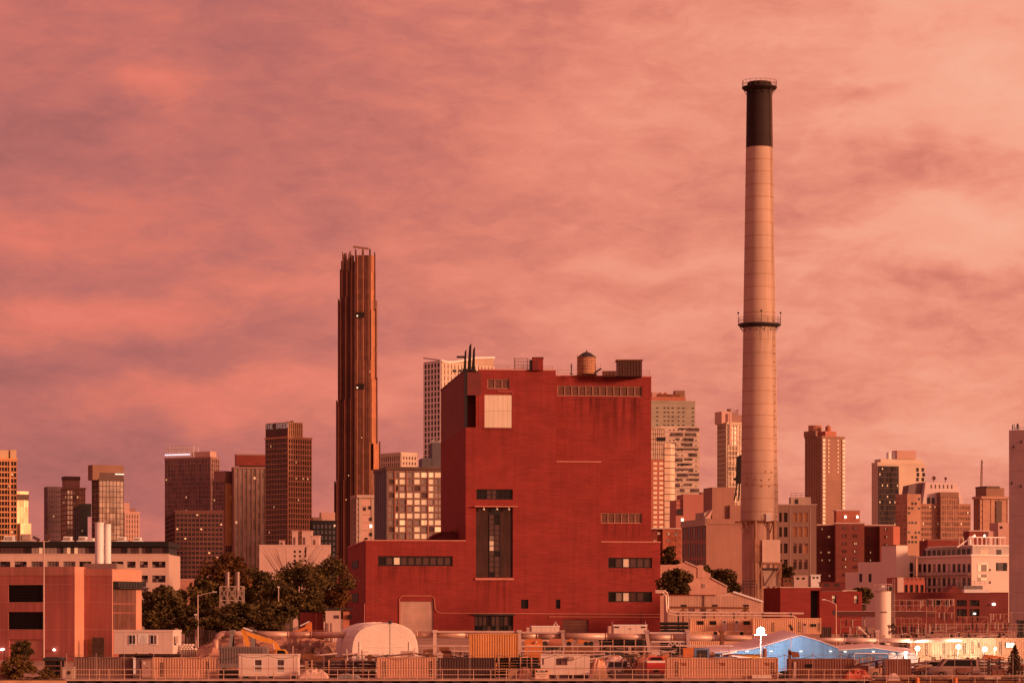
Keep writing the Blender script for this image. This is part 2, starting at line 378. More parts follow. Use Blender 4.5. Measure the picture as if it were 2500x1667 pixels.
# stains run down the wall below windows and louvres
def stained(name, base, rects):
    m = base.copy(); m.name = name; nt = m.node_tree; N = nt.nodes; L = nt.links; b = N['Principled BSDF']
    src = b.inputs['Base Color'].links[0].from_socket
    g = N.new('ShaderNodeNewGeometry'); sp = N.new('ShaderNodeSeparateXYZ'); L.new(g.outputs['Position'], sp.inputs[0])
    mp = N.new('ShaderNodeMapping'); mp.inputs['Scale'].default_value = (1.5, .1, .10); L.new(g.outputs['Position'], mp.inputs[0])
    nz = N.new('ShaderNodeTexNoise'); nz.inputs['Scale'].default_value = 1.0; nz.inputs['Detail'].default_value = 4; L.new(mp.outputs[0], nz.inputs['Vector'])
    def mr(s, a, b_, c, d):
        n = N.new('ShaderNodeMapRange'); L.new(s, n.inputs[0])
        for i, v in enumerate((a, b_, c, d)): n.inputs[i + 1].default_value = v
        return n.outputs[0]
    def mm(op, a, b_):
        n = N.new('ShaderNodeMath'); n.operation = op
        for i, s in enumerate((a, b_)):
            if isinstance(s, float): n.inputs[i].default_value = s
            else: L.new(s, n.inputs[i])
        return n.outputs[0]
    dr = mr(nz.outputs[0], .44, .66, 0, 1); tot = None
    for x0, x1, zt, ln, st in rects:
        k = mm('MULTIPLY', mr(sp.outputs[0], x0 - .5, x0 + .5, 0, 1), mr(sp.outputs[0], x1 - .5, x1 + .5, 1, 0))
        k = mm('MULTIPLY', k, mm('MULTIPLY', mr(sp.outputs[2], zt - ln, zt, 0, 1), mr(sp.outputs[2], zt, zt + .2, 1, 0)))
        k = mm('MULTIPLY', mm('MULTIPLY', k, dr), st)
        tot = k if tot is None else mm('ADD', tot, k)
    sc = N.new('ShaderNodeVectorMath'); sc.operation = 'SCALE'; L.new(src, sc.inputs[0]); L.new(mm('SUBTRACT', 1.0, tot), sc.inputs['Scale'])
    L.new(sc.outputs[0], b.inputs['Base Color']); return m
def wx(px): return (px - 1250) * 525 / F
def wz(py): return H - (py - HY) * 525 / F
BRK = stained('red_brick_with_stains', BRICK, [(wx(1440), wx(1575), wz(966), 10, .55), (wx(1362), wx(1440), wz(966), 7, .4), (wx(925), wx(1105), wz(1381), 4.5, .5),
    (wx(1160), wx(1255), wz(1414), 9, .5), (wx(1480), wx(1595), wz(1386), 4, .4), (wx(1465), wx(1570), wz(1277), 4, .45), (wx(1180), wx(1255), wz(1045), 6, .3)])
def hl(*a, v=0.0): return hole(f, *a, v=v)
WIN = dict(w1=hl(923, 1105, 1357, 1381), w2=hl(1485, 1592, 1361, 1386), w3=hl(1485, 1592, 1444, 1469), lv1=hl(1190, 1244, 925, 949),
           bl=hl(1183, 1250, 964, 1045), w4=hl(1163, 1252, 1194, 1219), tall=hl(1162, 1252, 1239, 1409), gar=hl(977, 1058, 1467, 1552),
           dk=hl(1158, 1253, 1502, 1552), s1=hl(1272, 1290, 1463, 1485), s2=hl(1357, 1368, 1463, 1485), s3=hl(1270, 1277, 1502, 1507), g2=hl(1373, 1437, 1512, 1552))
lv2 = hl(1361, 1568, 942, 967, v=5.0); lv3 = hl(1467, 1568, 1252, 1277, v=5.0)
U = f.u
ztw, zbk, zwl, zwr, zc = f.z(903, U(1137)), f.z(918, U(1357), 5.0), f.z(1320), f.z(1324, U(1612)), f.z(1128, U(1400))
zn = f.z(1043, U(1150))
vl = f.v(848, 0)
block(MB(), 0, U(1137), 0, vl, zg - 1, zwl, [WIN['w1'], WIN['gar']]).build('wing_wall', BRK, rb)
block(MB(), U(1137), U(1357), 0, vb, zg - 1, zn, [WIN['w4'], WIN['tall'], WIN['dk'], WIN['s1']]).build('tower_wall', BRK, rb)
block(MB(), U(1168), U(1357), 0, vb - .3, zn, ztw, [WIN['lv1'], WIN['bl']]).build('tower_wall', BRK, rb)
MB().box(U(1137), U(1168) - .003, 3.2, vb, zn, ztw - .02).build('notch_wall', mat('maroon_wall', (.20, .035, .03), .8, .1, .3), rb)
MB().box(U(1140), U(1175), -.02, 3.18, f.z(962), ztw - .4).build('notch_panel', MAROON, rb)
MB().box(U(1137), U(1141), -.05, 3.0, zn, ztw + .1).build('dark_gap_strip', BLACK, rb)  # black strip stands in for the dark gap at the notch corner
MB().box(U(1162), U(1168) - .004, .05, 3.1, zn, f.z(962) - .01).build('notch_jamb', BRICK, rb)
block(MB(), U(1357), U(1466), 0, vb - 1, zg - 1, zc, [WIN['g2'], WIN['s2']]).build('buttress_wall', BRK, rb)
block(MB(), U(1357) - .2, U(1590, 5.0), 5.0, vb - 2, zg - 1, zbk, [lv2, lv3]).build('rear_wall', BRK, rb)
block(MB(), U(1466), U(1612), 0, vb - 3, zg - 1, zwr, [WIN['w2'], WIN['w3']]).build('wing_wall', BRK, rb)
# copings, ledges and cornices
for a, b, z_, v0 in ((-.12, U(1137) - .01, zwl, -.12), (U(1168), U(1357) + .1, ztw, -.12), (U(1357) + .12, U(1590, 5.0) + .12, zbk, 4.85), (U(1466) + .11, U(1612) + .12, zwr, -.12), (U(1357) + .11, U(1466) + .1, zc, -.1)):
    MB().box(a, b, v0, v0 + .6, z_ + .002, z_ + .22).build('coping', sillm, rb)
MB().box(-.12, .45, .5, vl, zwl + .002, zwl + .2).build('coping', sillm, rb)
MB().box(U(1137) - .1, U(1137) + .5, 3.2, vb, ztw + .002, ztw + .25).build('coping', MAROON, rb)
MB().box(U(1137) - .1, U(1168), 3.1, 3.7, ztw + .004, ztw + .255).build('coping', MAROON, rb)
# windows
rdp = .35
window(rb, *WIN['w1'], rdp, 10, 1, GLASSR, FRM, .28, alt={(2, 0): LITD, (0, 0): GLASSW})
window(rb, *WIN['w2'], rdp, 6, 1, [GLASSR, GLASSW], FRM, .2, alt={(2, 0): CREAM})
window(rb, *WIN['w3'], rdp, 6, 1, [GLASSR, GLASSW], FRM, .2, alt={(2, 0): CREAM, (1, 0): GLASSP})
window(rb, *WIN['s1'], rdp, 1, 1, GLASSW, FRM, .1); window(rb, *WIN['s2'], rdp, 1, 2, GLASSW, FRM, .1)
a, b, c, d = WIN['w4']; window(rb, a, b, c, d, rdp, 7, 2, GLASSW, FRM, .14, alt={(2, 0): GLASSR, (3, 0): GLASSR, (2, 1): GLASSR, (3, 1): GLASSR})
# the tall stair window: dark leaves left and right, pale panes in the middle
a, b, c, d = WIN['tall']; m1, m2 = U(1194), U(1222)
for x0, x1 in ((a, m1), (m2, b)):
    w = MB().box(x0, x1, rdp - .05, rdp + .05, c, d).build('shutter_leaf', mat('dark_shutter', (.045, .016, .014), .7, .35, .8, (2, 2, .2)), rb)
window(rb, m1, m2, c, d - 1.2, rdp - .1, 2, 12, [GLASSR, GLASSW, LITD if False else GLASSR], FRM, .12, alt={(0, 6): CREAM, (0, 5): CREAM, (0, 7): GLASSP})
MB().box(m1, m2, rdp - .05, rdp + .05, d - 1.2, d).build('head_panel', FRM, rb)
MB().box(U(1160), U(1254), -.3, .3, f.z(1415), f.z(1410)).build('sill', sillm, rb)
MB().box(U(1158), U(1262), -.9, -.003, f.z(1236), f.z(1233.5)).build('crane_beam', mat('pink_beam', (.5, .2, .15), .7), rb)
for px in (1180, 1212, 1241):
    mb = MB(); u_ = U(px); z_ = f.z(1237, u_)
    mb.lathe(u_, -.6, [(.05, z_), (.07, z_ - .25), (.22, z_ - .35), (.27, z_ - .6), (.05, z_ - .62)], 8)
    mb.build('flood_lamp', GALV, rb)
# louvres
def louvre(r, h, v, n, slats=5):
    a, b, c, d = h; fr_ = MB().box(a, b, v - .12, v - .02, d - .12, d).box(a, b, v - .12, v - .02, c, c + .12)
    for i in range(n + 1): x = a + (b - a - .14) * i / n; fr_.box(x, x + .14, v - .14, v - .01, c + .01, d - .01)
    w = fr_.build('louvre', LOUVF, r)
    MB().box(a, b, v + .1, v + .16, c, d).build('backing', BLACK, w)
    for j in range(slats):
        z_ = c + (d - c) * (j + .5) / slats; h2 = (d - c) / slats * .42
        MB().q((a, v - .08, z_ - h2), (b, v - .08, z_ - h2), (b, v + .08, z_ + h2), (a, v + .08, z_ + h2)).build('slat', LOUV, w)
louvre(rb, WIN['lv1'], .3, 3); louvre(rb, lv2, 5.3, 12); louvre(rb, lv3, 5.3, 6)
a, b, c, d = WIN['bl']
for i in range(6):
    x0 = a + (b - a) * i / 6; x1 = a + (b - a) * (i + 1) / 6
    for j, (z0_, z1_) in enumerate(((c, (c + d) / 2 + .1), ((c + d) / 2 + .12, d))):
        MB().box(x0 + .012, x1 - .012, .06 + .01 * ((i + j) % 2), .3, z0_ + .01, z1_).build('infill_board', CREAM, rb)
MB().box(a - .3, b + .3, -.15, .05, c - .2, c - .005).build('sill', BRICKD, rb)
MB().tube([f.p(1215, 955, -.2), f.p(1228, 956, -.2), f.p(1252, 956, -.2), f.p(1252, 963, -.2)], .06, 6).build('conduit', sillm, rb)
# doors
a, b, c, d = WIN['gar']; DOORM = mat('roller_door', (.50, .33, .28), .6, .12, .5, streak=.1)
n = 14
for i in range(n):
    z0_ = c + (d - c) * i / n; z1_ = c + (d - c) * (i + 1) / n
    MB().ob((a, .22, z0_ + .01), (b - a, 0, 0), (0, .06, .0), (0, .03, z1_ - z0_ - .015)).build('door_slat', DOORM, rb)
a, b, c, d = WIN['g2']; GD2 = mat('brown_door', (.20, .09, .07), .7, .1, .5)
for i in range(5):
    z0_ = c + (d - c) * i / 5; z1_ = c + (d - c) * (i + 1) / 5
    MB().box(a, b, .28, .33, z0_ + .02, z1_ - .02).build('door_panel', GD2, rb)
a, b, c, d = WIN['dk']
window(rb, a, b, c, d, .35, 9, 2, [GLASSW, GLASSD, GLASSR], FRM, .12)
MB().box(a - .3, b + .2, -.6, -.003, d + .05, d + .35).build('door_canopy', DARK, rb)
# side windows in the left face (frame stands proud, pane set inside it)
for py0, py1 in ((1367, 1386), (1447, 1469)):
    v0, v1 = f.v(875, 0), f.v(861, 0)
    z0_, z1_ = f.z(py1, 0, v0), f.z(py0, 0, v0)
    mb = MB().box(-.1, -.004, v0, v1, z0_, z0_ + .15).box(-.1, -.004, v0, v1, z1_ - .15, z1_)
    for i in range(3): y = v0 + (v1 - v0 - .3) * i / 2; mb.box(-.12, -.003, y, y + .3, z0_ + .01, z1_ - .01)
    w = mb.build('window', BLACK, rb)
    MB().box(-.06, -.002, v0 + .3, v1 - .3, z0_ + .15, z1_ - .15).build('pane', BLACK, w)
# conduits across the front
PK = mat('pink_conduit', (.52, .20, .15), .6)
for pts in (([(975, 1530), (975, 1462), (979, 1456), (984, 1454), (1052, 1454), (1060, 1460), (1062, 1485), (1068, 1494), (1078, 1496), (1250, 1497), (1612, 1499)]),
            ([(1340, 1505), (1612, 1506)])):
    MB().tube([f.p(x, y, -.12) for x, y in pts], .09, 6).build('conduit', PK, rb)
MB().tube([f.p(890, 1545, -.1), f.p(890, 1473, -.1), f.p(896, 1470, -.3), f.p(915, 1469, -.8), f.p(928, 1462, -2)], .07, 6).build('cable_bracket', PK, rb)
MB().box(U(1565), U(1569), -.12, -.003, zg, f.z(1493, U(1565))).build('downpipe', BRICKD, rb)
# roof furniture that belongs to the house
mb = MB()
def railing(mb, pts, h, w=.06, step=2.5, rails=2):
    for a, b in zip(pts, pts[1:]):
        a, b = Vector(a), Vector(b); n = max(1, int((b - a).length / step))
        for k in range(1, rails + 1): mb.bar(a + Vector((0, 0, h * k / rails)), b + Vector((0, 0, h * k / rails)), w)
        for i in range(n + 1): p = a.lerp(b, i / n); mb.bar(p, p + Vector((0, 0, h)), w)
railing(mb, [(U(1168), .4, ztw + .2), (U(1350), .4, ztw + .2)], .75, .045)
railing(mb, [(U(1362, 5.4), 5.6, zbk + .2), (U(1586, 5.4), 5.6, zbk + .2)], 1.0, .045)
mb.build('roof_railing', RUSTY, rb)
r2 = thing('roof_hut', 'small red box hut on the flat roof of the power house', 'roof hut', Fr(1300, 523), zb=ztw + .0)
g = Fr(1300, 523)
MB().box(0, g.u(1326), 0, 3.2, ztw + .01, g.z(874)).build('wall', BRICK, r2)
MB().box(-.6, -.02, .2, 3.0, ztw + .01, g.z(878)).build('side_lean_to', DARK, r2); MB().box(-.1, g.u(1326) + .1, -.1, 3.3, g.z(874) + .005, g.z(873) + .1).build('roof', MAROON, r2)
MB().box(.3, 1.1, -.06, -.005, ztw + .1, g.z(880)).build('door', MAROON, r2)
g = Fr(1255, 524); r2 = thing('ladder_cage', 'rusty open ladder cage standing on the power house roof edge', 'ladder cage', g, zb=ztw)
z1_ = g.z(874); uw = g.u(1288)
for i, (x, y) in enumerate(((0, 0), (uw, 0), (uw, 2), (0, 2))): MB().box(x, x + .12, y, y + .12, ztw + .01, z1_).build('post', DARK if i == 0 else RUSTY, r2)
mb = MB()
for k in range(4):
    z_ = ztw + (z1_ - ztw) * (k + 1) / 4.1; mb.box(0, uw, .02, .08, z_, z_ + .05).box(0, uw, 1.95, 2.0, z_, z_ + .05)
for k in range(5): x = uw * (k + .5) / 5; mb.box(x, x + .04, .03, .07, ztw + .2, z1_ - .3)
mb.build('cage_bars', RUSTY, r2)
# black steel ducts at the roof corner
for i, (px0, px1, py0, lab) in enumerate(((1131, 1138, 852, 'shortest black steel flue with a side arm on the roof corner'), (1141, 1150, 838, 'tallest black steel flue of the roof corner cluster'), (1151, 1159, 846, 'right hand black steel flue of the roof corner cluster'))):
    g = Fr(px0, 524 + i * .5); r2 = thing('steel_flue', lab, 'flue', g, 'black flues on the power house', zb=ztw)
    w_ = g.u(px1); z1_ = g.z(py0)
    MB().slab([(0, ztw + .01), (w_, ztw + .01), (w_ * 1.1, z1_), (w_ * .5, z1_ - .5), (w_ * .3, z1_ - 2)], 0, .7).build('flue_pipe', BLACK, r2)
    MB().box(-.15, w_ + .2, -.15, .85, ztw + .02, ztw + .4).build('base_collar', DARK, r2)
    if i == 0:
        MB().bar((w_, .3, g.z(871)), (g.u(1115), .3, g.z(871)), .35).build('side_arm', BLACK, r2)
        MB().tube([(0, .2, g.z(852)), (-.3, .2, g.z(848)), (-.5, .2, g.z(846))], .06, 6).build('lamp_arm', GALV, r2)
# water tank
g = Fr(1433, 528); r2 = thing('water_tank', 'round wooden water tank with dark conical roof on the power house', 'water tank', g, zb=zbk)
rr = 22.5 * g.k; zt = g.z(870); zb_ = g.z(911)
WT = mat('tank_staves', (.46, .24, .15), .85, .25, 1.2, (1, 1, .15))
n = 26
for i in range(n):
    a0, a1 = 2 * math.pi * i / n, 2 * math.pi * (i + .93) / n; mb = MB()
    P_ = lambda a, r: (math.cos(a) * r, 2 + math.sin(a) * r)
    mb.prism([P_(a0, rr - .1), P_(a0, rr), P_(a1, rr), P_(a1, rr - .1)], zb_, zt); mb.build('stave', WT, r2)
mb = MB()
for k in range(6): z_ = zb_ + (zt - zb_) * (k + .5) / 6; mb.lathe(0, 2, [(rr + .05, z_), (rr + .05, z_ + .06)], 26)
mb.build('hoops', RUSTY, r2)
MB().lathe(0, 2, [(rr - .12, zb_ + .05), (rr - .12, zt - .02)], 20).build('tank_liner', BLACK, r2)
MB().lathe(0, 2, [(rr * 1.08, zt + .01), (rr * .5, g.z(860)), (.12, g.z(856)), (.03, g.z(851))], 24).build('conical_roof', DARK, r2)
mb = MB()
for x in (-1.3, -.4, .5, 1.3): mb.box(x - .1, x + .1, 1, 3, zbk + .01, zb_ - .2)
mb.box(-1.9, 1.9, .8, 3.2, zb_ - .2, zb_ - .01); mb.build('stand', RUSTY, r2)
mb = MB()
for x in (-rr - .1, -rr + .7): mb.bar((x, -.1, zbk), (x, -.1, g.z(866)), .08)
for k in range(12): z_ = zbk + (g.z(868) - zbk) * k / 12; mb.bar((-rr - .1, -.1, z_), (-rr + .7, -.1, z_), .06)
for z_ in (g.z(893), g.z(900)): mb.bar((-rr - .3, -.1, z_), (-.2, -.1, z_), .08)
mb.build('ladder', RUSTY, r2)
g = Fr(1395, 526); r2 = thing('vent_pole', 'thin dark vent pole standing on the roof left of the water tank', 'pole', g, zb=zbk)
MB().lathe(0, 0, [(.1, zbk), (.1, g.z(900)), (.14, g.z(899)), (.1, g.z(888))], 8).build('pole', DARK, r2); MB().box(-.25, .25, -.25, .25, zbk + .004, zbk + .15).build('base', DARK, r2)
g = Fr(1452, 526); r2 = thing('fill_pipe', 'slanting dark fill pipe with lamp beside the water tank', 'pipe', g, zb=zbk)
MB().tube([(0, 0, zbk), (0, 0, g.z(910)), (g.u(1468), 0, g.z(899))], .16, 8).build('pipe', DARK, r2); MB().lathe(g.u(1469), 0, [(.05, g.z(899)), (.05, g.z(892)), (.2, g.z(891)), (.16, g.z(888))], 8).build('lamp_head', GALV, r2)
g = Fr(1505, 527); r2 = thing('cooling_unit', 'large brown slatted cooling unit on the right of the red roof', 'cooling unit', g, zb=zbk - .3)
CU = mat('brown_slats', (.085, .035, .028), .8, .3, .8, (2, 2, .2)); wu = g.u(1568); z1_ = g.z(880)
MB().box(.1, wu - .1, .12, 4, zbk - .25, z1_ - .05).build('casing', BLACK, r2)
for i in range(9): MB().box(wu * i / 9 + .03, wu * (i + 1) / 9 - .05, 0, .1, zbk - .2, z1_).build('slat', CU, r2)
MB().box(-.1, wu + .1, -.1, 4.1, z1_ + .004, z1_ + .2).build('top_rim', RUSTY, r2)
g = Fr(1472, 527); r2 = thing('low_cooling_unit', 'low brown unit beside the large slatted cooling unit', 'cooling unit', g, zb=zbk - .3)
wu = g.u(1504); MB().box(0, wu, 0, 3, zbk - .29, g.z(907)).build('casing', CU, r2); MB().box(-.05, wu, -.06, 3.05, g.z(907) + .004, g.z(906)).build('lid', RUSTY, r2)
for i in range(4): MB().box(wu * i / 4 + .1, wu * (i + 1) / 4 - .1, -.08, -.01, zbk, g.z(909)).build('slat', RUSTY, r2)
# low maroon annex with lean-to behind the left wing
g = Fr(1062, 535, TH); r2 = thing('rooftop_shed', 'dark red shed with slanting pipe roof behind the left wing parapet', 'shed', g, zb=zwl - .3)
MB().slab([(-1.5, zwl - .2), (g.u(1130), zwl - .2), (g.u(1130), g.z(1297)), (g.u(1076), g.z(1297)), (-.5, g.z(1306))], 0, 6).build('wall', MAROON, r2)
MB().bar((g.u(1040), -.1, g.z(1318)), (g.u(1080), -.1, g.z(1297)), .5, .3).build('roof_edge', BRICKD, r2)
MB().bar((g.u(1100), -.2, g.z(1297)), (g.u(1130), -.2, g.z(1286)), .16).build('stay_pipe', BRICKD, r2)
# ------------------------------------------------------------------ the stack
g = Fr(1854, 603.5); g.k = 600 / F; g.z = lambda py, u=0, v=0: H - (py - HY) * 600 / F
st = thing('chimney_stack', 'very tall pale steel chimney stack with black top band and two ring platforms', 'chimney', g)
k6 = g.k
def rad(py):
    tab = [(196, 31), (355, 33), (780, 39.5), (1100, 44.5), (1270, 46.5), (1436, 41)]
    if py > 1270: return 43 * k6
    for (a, ra), (b, rb_) in zip(tab, tab[1:]):
        if a <= py <= b: return (ra + (rb_ - ra) * (py - a) / (b - a)) * k6
    return 31 * k6
def sx(px): return (px - 1250) * 595 / F
def sz(py): return H - (py - HY) * 595 / F
STW = stained('stack_paint_with_rust_runs', STACKW, [(sx(1812), sx(1900), sz(788), 8, .55)])
cuts = [205, 237, 268, 300, 328, 355, 386, 416, 447, 478, 510, 541, 573, 604, 636, 667, 698, 730, 761, 790, 828, 860, 892, 922, 953, 985, 1013, 1041, 1070, 1099, 1126, 1155, 1184, 1216, 1248, 1270]
for a, b in zip(cuts, cuts[1:]):
    m_ = STACKK if b <= 355 else STW
    za, zb_ = g.z(a), g.z(b)
    MB().lathe(0, 0, [(rad(b), zb_ + .012), (rad(a), za - .0)], 40).build('shaft_section', m_, st, smooth=False)
    for p_ in st.children[-1].data.polygons: p_.use_smooth = len(p_.vertices) == 4
FL = mat('stack_flange', (.34, .18, .12), .8, .3, 1)
for a in cuts[5:-1]: MB().lathe(0, 0, [(rad(a) + .035, g.z(a) - .05), (rad(a) + .035, g.z(a) + .03)], 40).build('flange', FL, st)
for a in cuts[1:5]: MB().lathe(0, 0, [(rad(a) + .03, g.z(a) - .05), (rad(a) + .03, g.z(a) + .03)], 40).build('flange', STACKK, st)
MB().lathe(0, 0, [(rad(1300), ground_z(600)), (rad(1300), g.z(1270) - .002)], 40).build('lower_shaft', mat('stack_base_paint', (.56, .36, .28), .7, .12, .3, streak=.15), st, smooth=False)
MB().lathe(0, 0, [(30 * k6, g.z(205) + .01), (30 * k6, g.z(196)), (28 * k6, g.z(194))], 40).build('rim', STACKK, st)
for py, ro, m_, nm in ((206, 43, STACKK, 'top_platform'), (787, 53, RUSTY, 'ring_platform')):
    zp = g.z(py); pl = MB().lathe(0, 0, [(ro * k6 * .62, zp - 1.2), (ro * k6, zp - .25), (ro * k6, zp)], 36).build(nm, STACKK if py < 300 else DARK, st)
    mb = MB(); n = 20
    for i in range(n):
        a0, a1 = 2 * math.pi * i / n, 2 * math.pi * (i + 1) / n
        p0 = Vector((math.cos(a0), math.sin(a0), 0)) * ro * k6 * .98; p1 = Vector((math.cos(a1), math.sin(a1), 0)) * ro * k6 * .98
        mb.bar(p0 + Vector((0, 0, zp)), p0 + Vector((0, 0, zp + 1.3)), .06)
        for hh in (.65, 1.3): mb.bar(p0 + Vector((0, 0, zp + hh)), p1 + Vector((0, 0, zp + hh)), .06)
    mb.build('railing', RUSTY, pl)
    mb = MB()
    for i in range(14):
        a0 = 2 * math.pi * i / 14; d_ = Vector((math.cos(a0), math.sin(a0), 0))
        mb.bar(d_ * ro * k6 * .97 + Vector((0, 0, zp - .2)), d_ * rad(py + 14) + Vector((0, 0, zp - 1.7)), .1)
    mb.build('brackets', DARK if py > 300 else STACKK, pl)
# beacons on the ring platform
for ang in (180, 270, 0):
    a0 = math.radians(ang); x, y = math.cos(a0) * 52 * k6, math.sin(a0) * 52 * k6; zp = g.z(787)
    MB().bar((x, y, zp), (x, y, g.z(762)), .09).lathe(x, y, [(.05, g.z(762)), (.22, g.z(761)), (.2, g.z(758)), (.05, g.z(757))], 8).build('beacon', DARK, st)
mb = MB(); la = math.radians(-38)
for k in range(60):
    p0, p1 = 205 + (1400 - 205) * k / 60, 205 + (1400 - 205) * (k + 1) / 60
    for da in (-.06, .06):
        a_, b_ = la + da, la + da
        A_ = Vector((math.cos(a_) * (rad(p0) + .3), math.sin(a_) * (rad(p0) + .3), g.z(p0))); B_ = Vector((math.cos(b_) * (rad(p1) + .3), math.sin(b_) * (rad(p1) + .3), g.z(p1)))
        mb.bar(A_, B_, .08)
    if p0 > 780: mb.bar((math.cos(la) * rad(p0), math.sin(la) * rad(p0), g.z(p0)), (math.cos(la) * (rad(p0) + .45), math.sin(la) * (rad(p0) + .45), g.z(p0)), .12)
mb.build('ladder', FL, st)
mb = MB()
for px, py in ((1841, 1170), (1855, 1172), (1874, 1170), (1822, 1167), (1837, 1180), (1865, 1151), (1880, 1152), (1855, 1187), (1874, 1187), (1820, 1180)):
    x = (px - 1854) * k6; y = -math.sqrt(max(0.1, rad(py) ** 2 - x * x)); mb.box(x - .12, x + .12, y - .1, y + .2, g.z(py) - .12, g.z(py) + .12)
mb.build('vent_stubs', RUSTY, st)
# skirt platform and its cabinet
mb = MB(); z_ = g.z(1272)
mb.prism([(g.u(1794), -3.5), (g.u(1884), -4.6), (g.u(1884), 0), (g.u(1794), 0)], z_ - .25, z_)
mb.build('skirt_platform', RUSTY, st)
mb = MB()
for px in (1800, 1815, 1872, 1882): mb.bar((g.u(px), -4.3, z_ - .2), (g.u(px) * .8, -3.2, z_ - 2.6), .14)
mb.build('platform_bracket', FL, st)
mb = MB().box(g.u(1866), g.u(1878), -4.4, -3.6, z_ + .01, g.z(1254)); mb.build('cabinet', WHITE, st)
mb = MB(); railing(mb, [(g.u(1862), -4.5, z_), (g.u(1884), -4.5, z_)], 1.2, .05, 1.0); mb.build('platform_railing', FL, st)
MB().tube([(g.u(1886), -4.2, ground_z(600)), (g.u(1886), -4.2, z_)], .35, 10).build('riser_pipe', FL, st)
MB().tube([(g.u(1840), -4.35, ground_z(600)), (g.u(1840), -4.35, z_)], .3, 10).build('riser_pipe', FL, st)
# white hopper on steel legs in front of the stack
g = Fr(1861, 585); r2 = thing('hopper_tower', 'pale box hopper on crossed steel legs against the foot of the tall chimney', 'hopper', g)
wu = g.u(1905); zt, zm, zl = g.z(1317), g.z(1372), ground_z(585)
MB().box(0, wu, 0, 4.5, zm, zt).build('box', mat('pale_hopper', (.66, .50, .42), .6, .08, .4, streak=.1), r2)
MB().box(g.u(1843), -.01, .3, 4.2, zm, zt - .2).build('box_side', FL, r2)
MB().box(-.3, wu + .3, -.2, 4.7, zm - .35, zm - .01).build('deck', FL, r2)
MB().slab([(.1, g.z(1390)), (wu - .1, g.z(1390)), (wu - .6, g.z(1430)), (.6, g.z(1430))], .5, 4).build('hopper_cone', CONC2, r2)
MB().box(0, wu, -.05, .3, g.z(1390), g.z(1386)).build('crossbeam', DARK, r2)
for x in (-.2, wu): MB().box(x, x + .3, 0, .3, zl, zm - .36).build('leg', FL, r2); MB().box(x, x + .3, 4.2, 4.5, zl, zm - .36).build('leg', FL, r2)
MB().bar((wu, 0, g.z(1384)), (g.u(1875), 0, g.z(1430)), .2).build('brace', FL, r2); MB().bar((-.3, 0, g.z(1384)), (g.u(1845), 0, g.z(1430)), .2).build('brace', FL, r2)
mb = MB()
for k in range(3): mb.bar((g.u(1815), .5, g.z(1418 + k * 7)), (g.u(1848), .5, g.z(1418 + k * 7)), .12)
for px in (1815, 1832, 1848): mb.bar((g.u(px), .5, g.z(1418)), (g.u(px), .5, zl), .14)
mb.build('catwalk_frame', DARK, r2)
# black sign-like hood on a frame left of the stack
g = Fr(1797, 640); r2 = thing('black_hood', 'tall black metal hood on splayed legs beside the left of the chimney', 'vent hood', g, zb=g.z(1225))
MB().slab([(0, g.z(1180)), (g.u(1812), g.z(1180)), (g.u(1812), g.z(1108)), (g.u(1799), g.z(1115))], 0, 1.5).build('hood', BLACK, r2)
MB().box(g.u(1792), g.u(1800), .3, 1.2, g.z(1172), g.z(1166)).build('side_box', BLACK, r2)
for px0, px1 in ((1800, 1793), (1806, 1803)): MB().bar((g.u(px0), .5, g.z(1180)), (g.u(px1), .5, g.z(1222)), .3).build('leg', BLACK, r2)
# ------------------------------------------------------------------ skyline, left
G_SKY = 'towers of the far skyline'
ORB = mat('orange_bands', (.62, .30, .14), .6, .1, .1); TAN = mat('tan_panel', (.58, .40, .24), .7, .08, .1); GOLD = mat('sun_gold_glass', (.70, .50, .27), .35, .05, .2, metal=.1, cells=(2.5, 3.3, .12))  # the golden block's sun reflection is put into its base colour
PURP = mat('mauve_panel', (.20, .13, .14), .7, .15, .1); BRN = mat('brown_panel', (.26, .14, .10), .7, .12, .1); BRND = mat('dark_brown_panel', (.10, .05, .04), .6, .2, .1)
PINKP = mat('pink_panel', (.55, .34, .29), .75, .08, .1); ROSE = mat('rose_frame', (.30, .165, .14), .7, .1, .1); BEIGE = mat('beige_panel', (.62, .50, .40), .75, .06, .1)
GREENG = mat('grey_green_panel', (.37, .335, .27), .6, .08, .1, cells=(5, 3.2, .1)); WHITEP = mat('white_panel', (.80, .74, .70), .6, .05, .1); DGREY = mat('slate_panel', (.11, .10, .115), .7, .15, .1)
def rbox(r, fr, px0, px1, py0, py1, v0, v1, name, m):
    a, b = fr.u(px0, v0), fr.u(px1, v0); return MB().box(a, b, v0, v1, fr.z(py1, a, v0), fr.z(py0, a, v0)).build(name, m, r)
f_, r, wd, dp, z1 = tower('apartment_tower', 'dark tower with orange floor bands and tan crown at the left edge', -40, -20, 41, 1122, 1500, 20, ORB, GLASSD, (8, 15, .25, .8, .4), (3, 15, .25, .6, .4), pb=1330, lit=.10, group=G_SKY)
rbox(r, f_, -18, 21, 1098, 1121, .5, 8, 'crown_block', TAN); rbox(r, f_, 25, 40, 1098, 1121, .5, 8, 'crown_block', TAN); rbox(r, f_, 23, 27, 1124, 1330, -.7, -.42, 'corner_fin', ORB)
f_, r, wd, dp, z1 = tower('office_block', 'pale glass block coloured by a golden sun reflection at the left edge, dark top storey', 36, 40, 69, 1203, 1600, 34, GOLD, GOLD, (8, 12, .15, .2, .15), (2, 12, .15, .2, .15), pb=1330, group=G_SKY)
MB().box(-.3, wd + .3, -.3, dp + .3, f_.z(1220), f_.z(1206)).build('dark_storey', BRND, r)
rbox(r, f_, 50, 76, 1277, 1340, -3, -.4, 'lower_wing', GOLD)
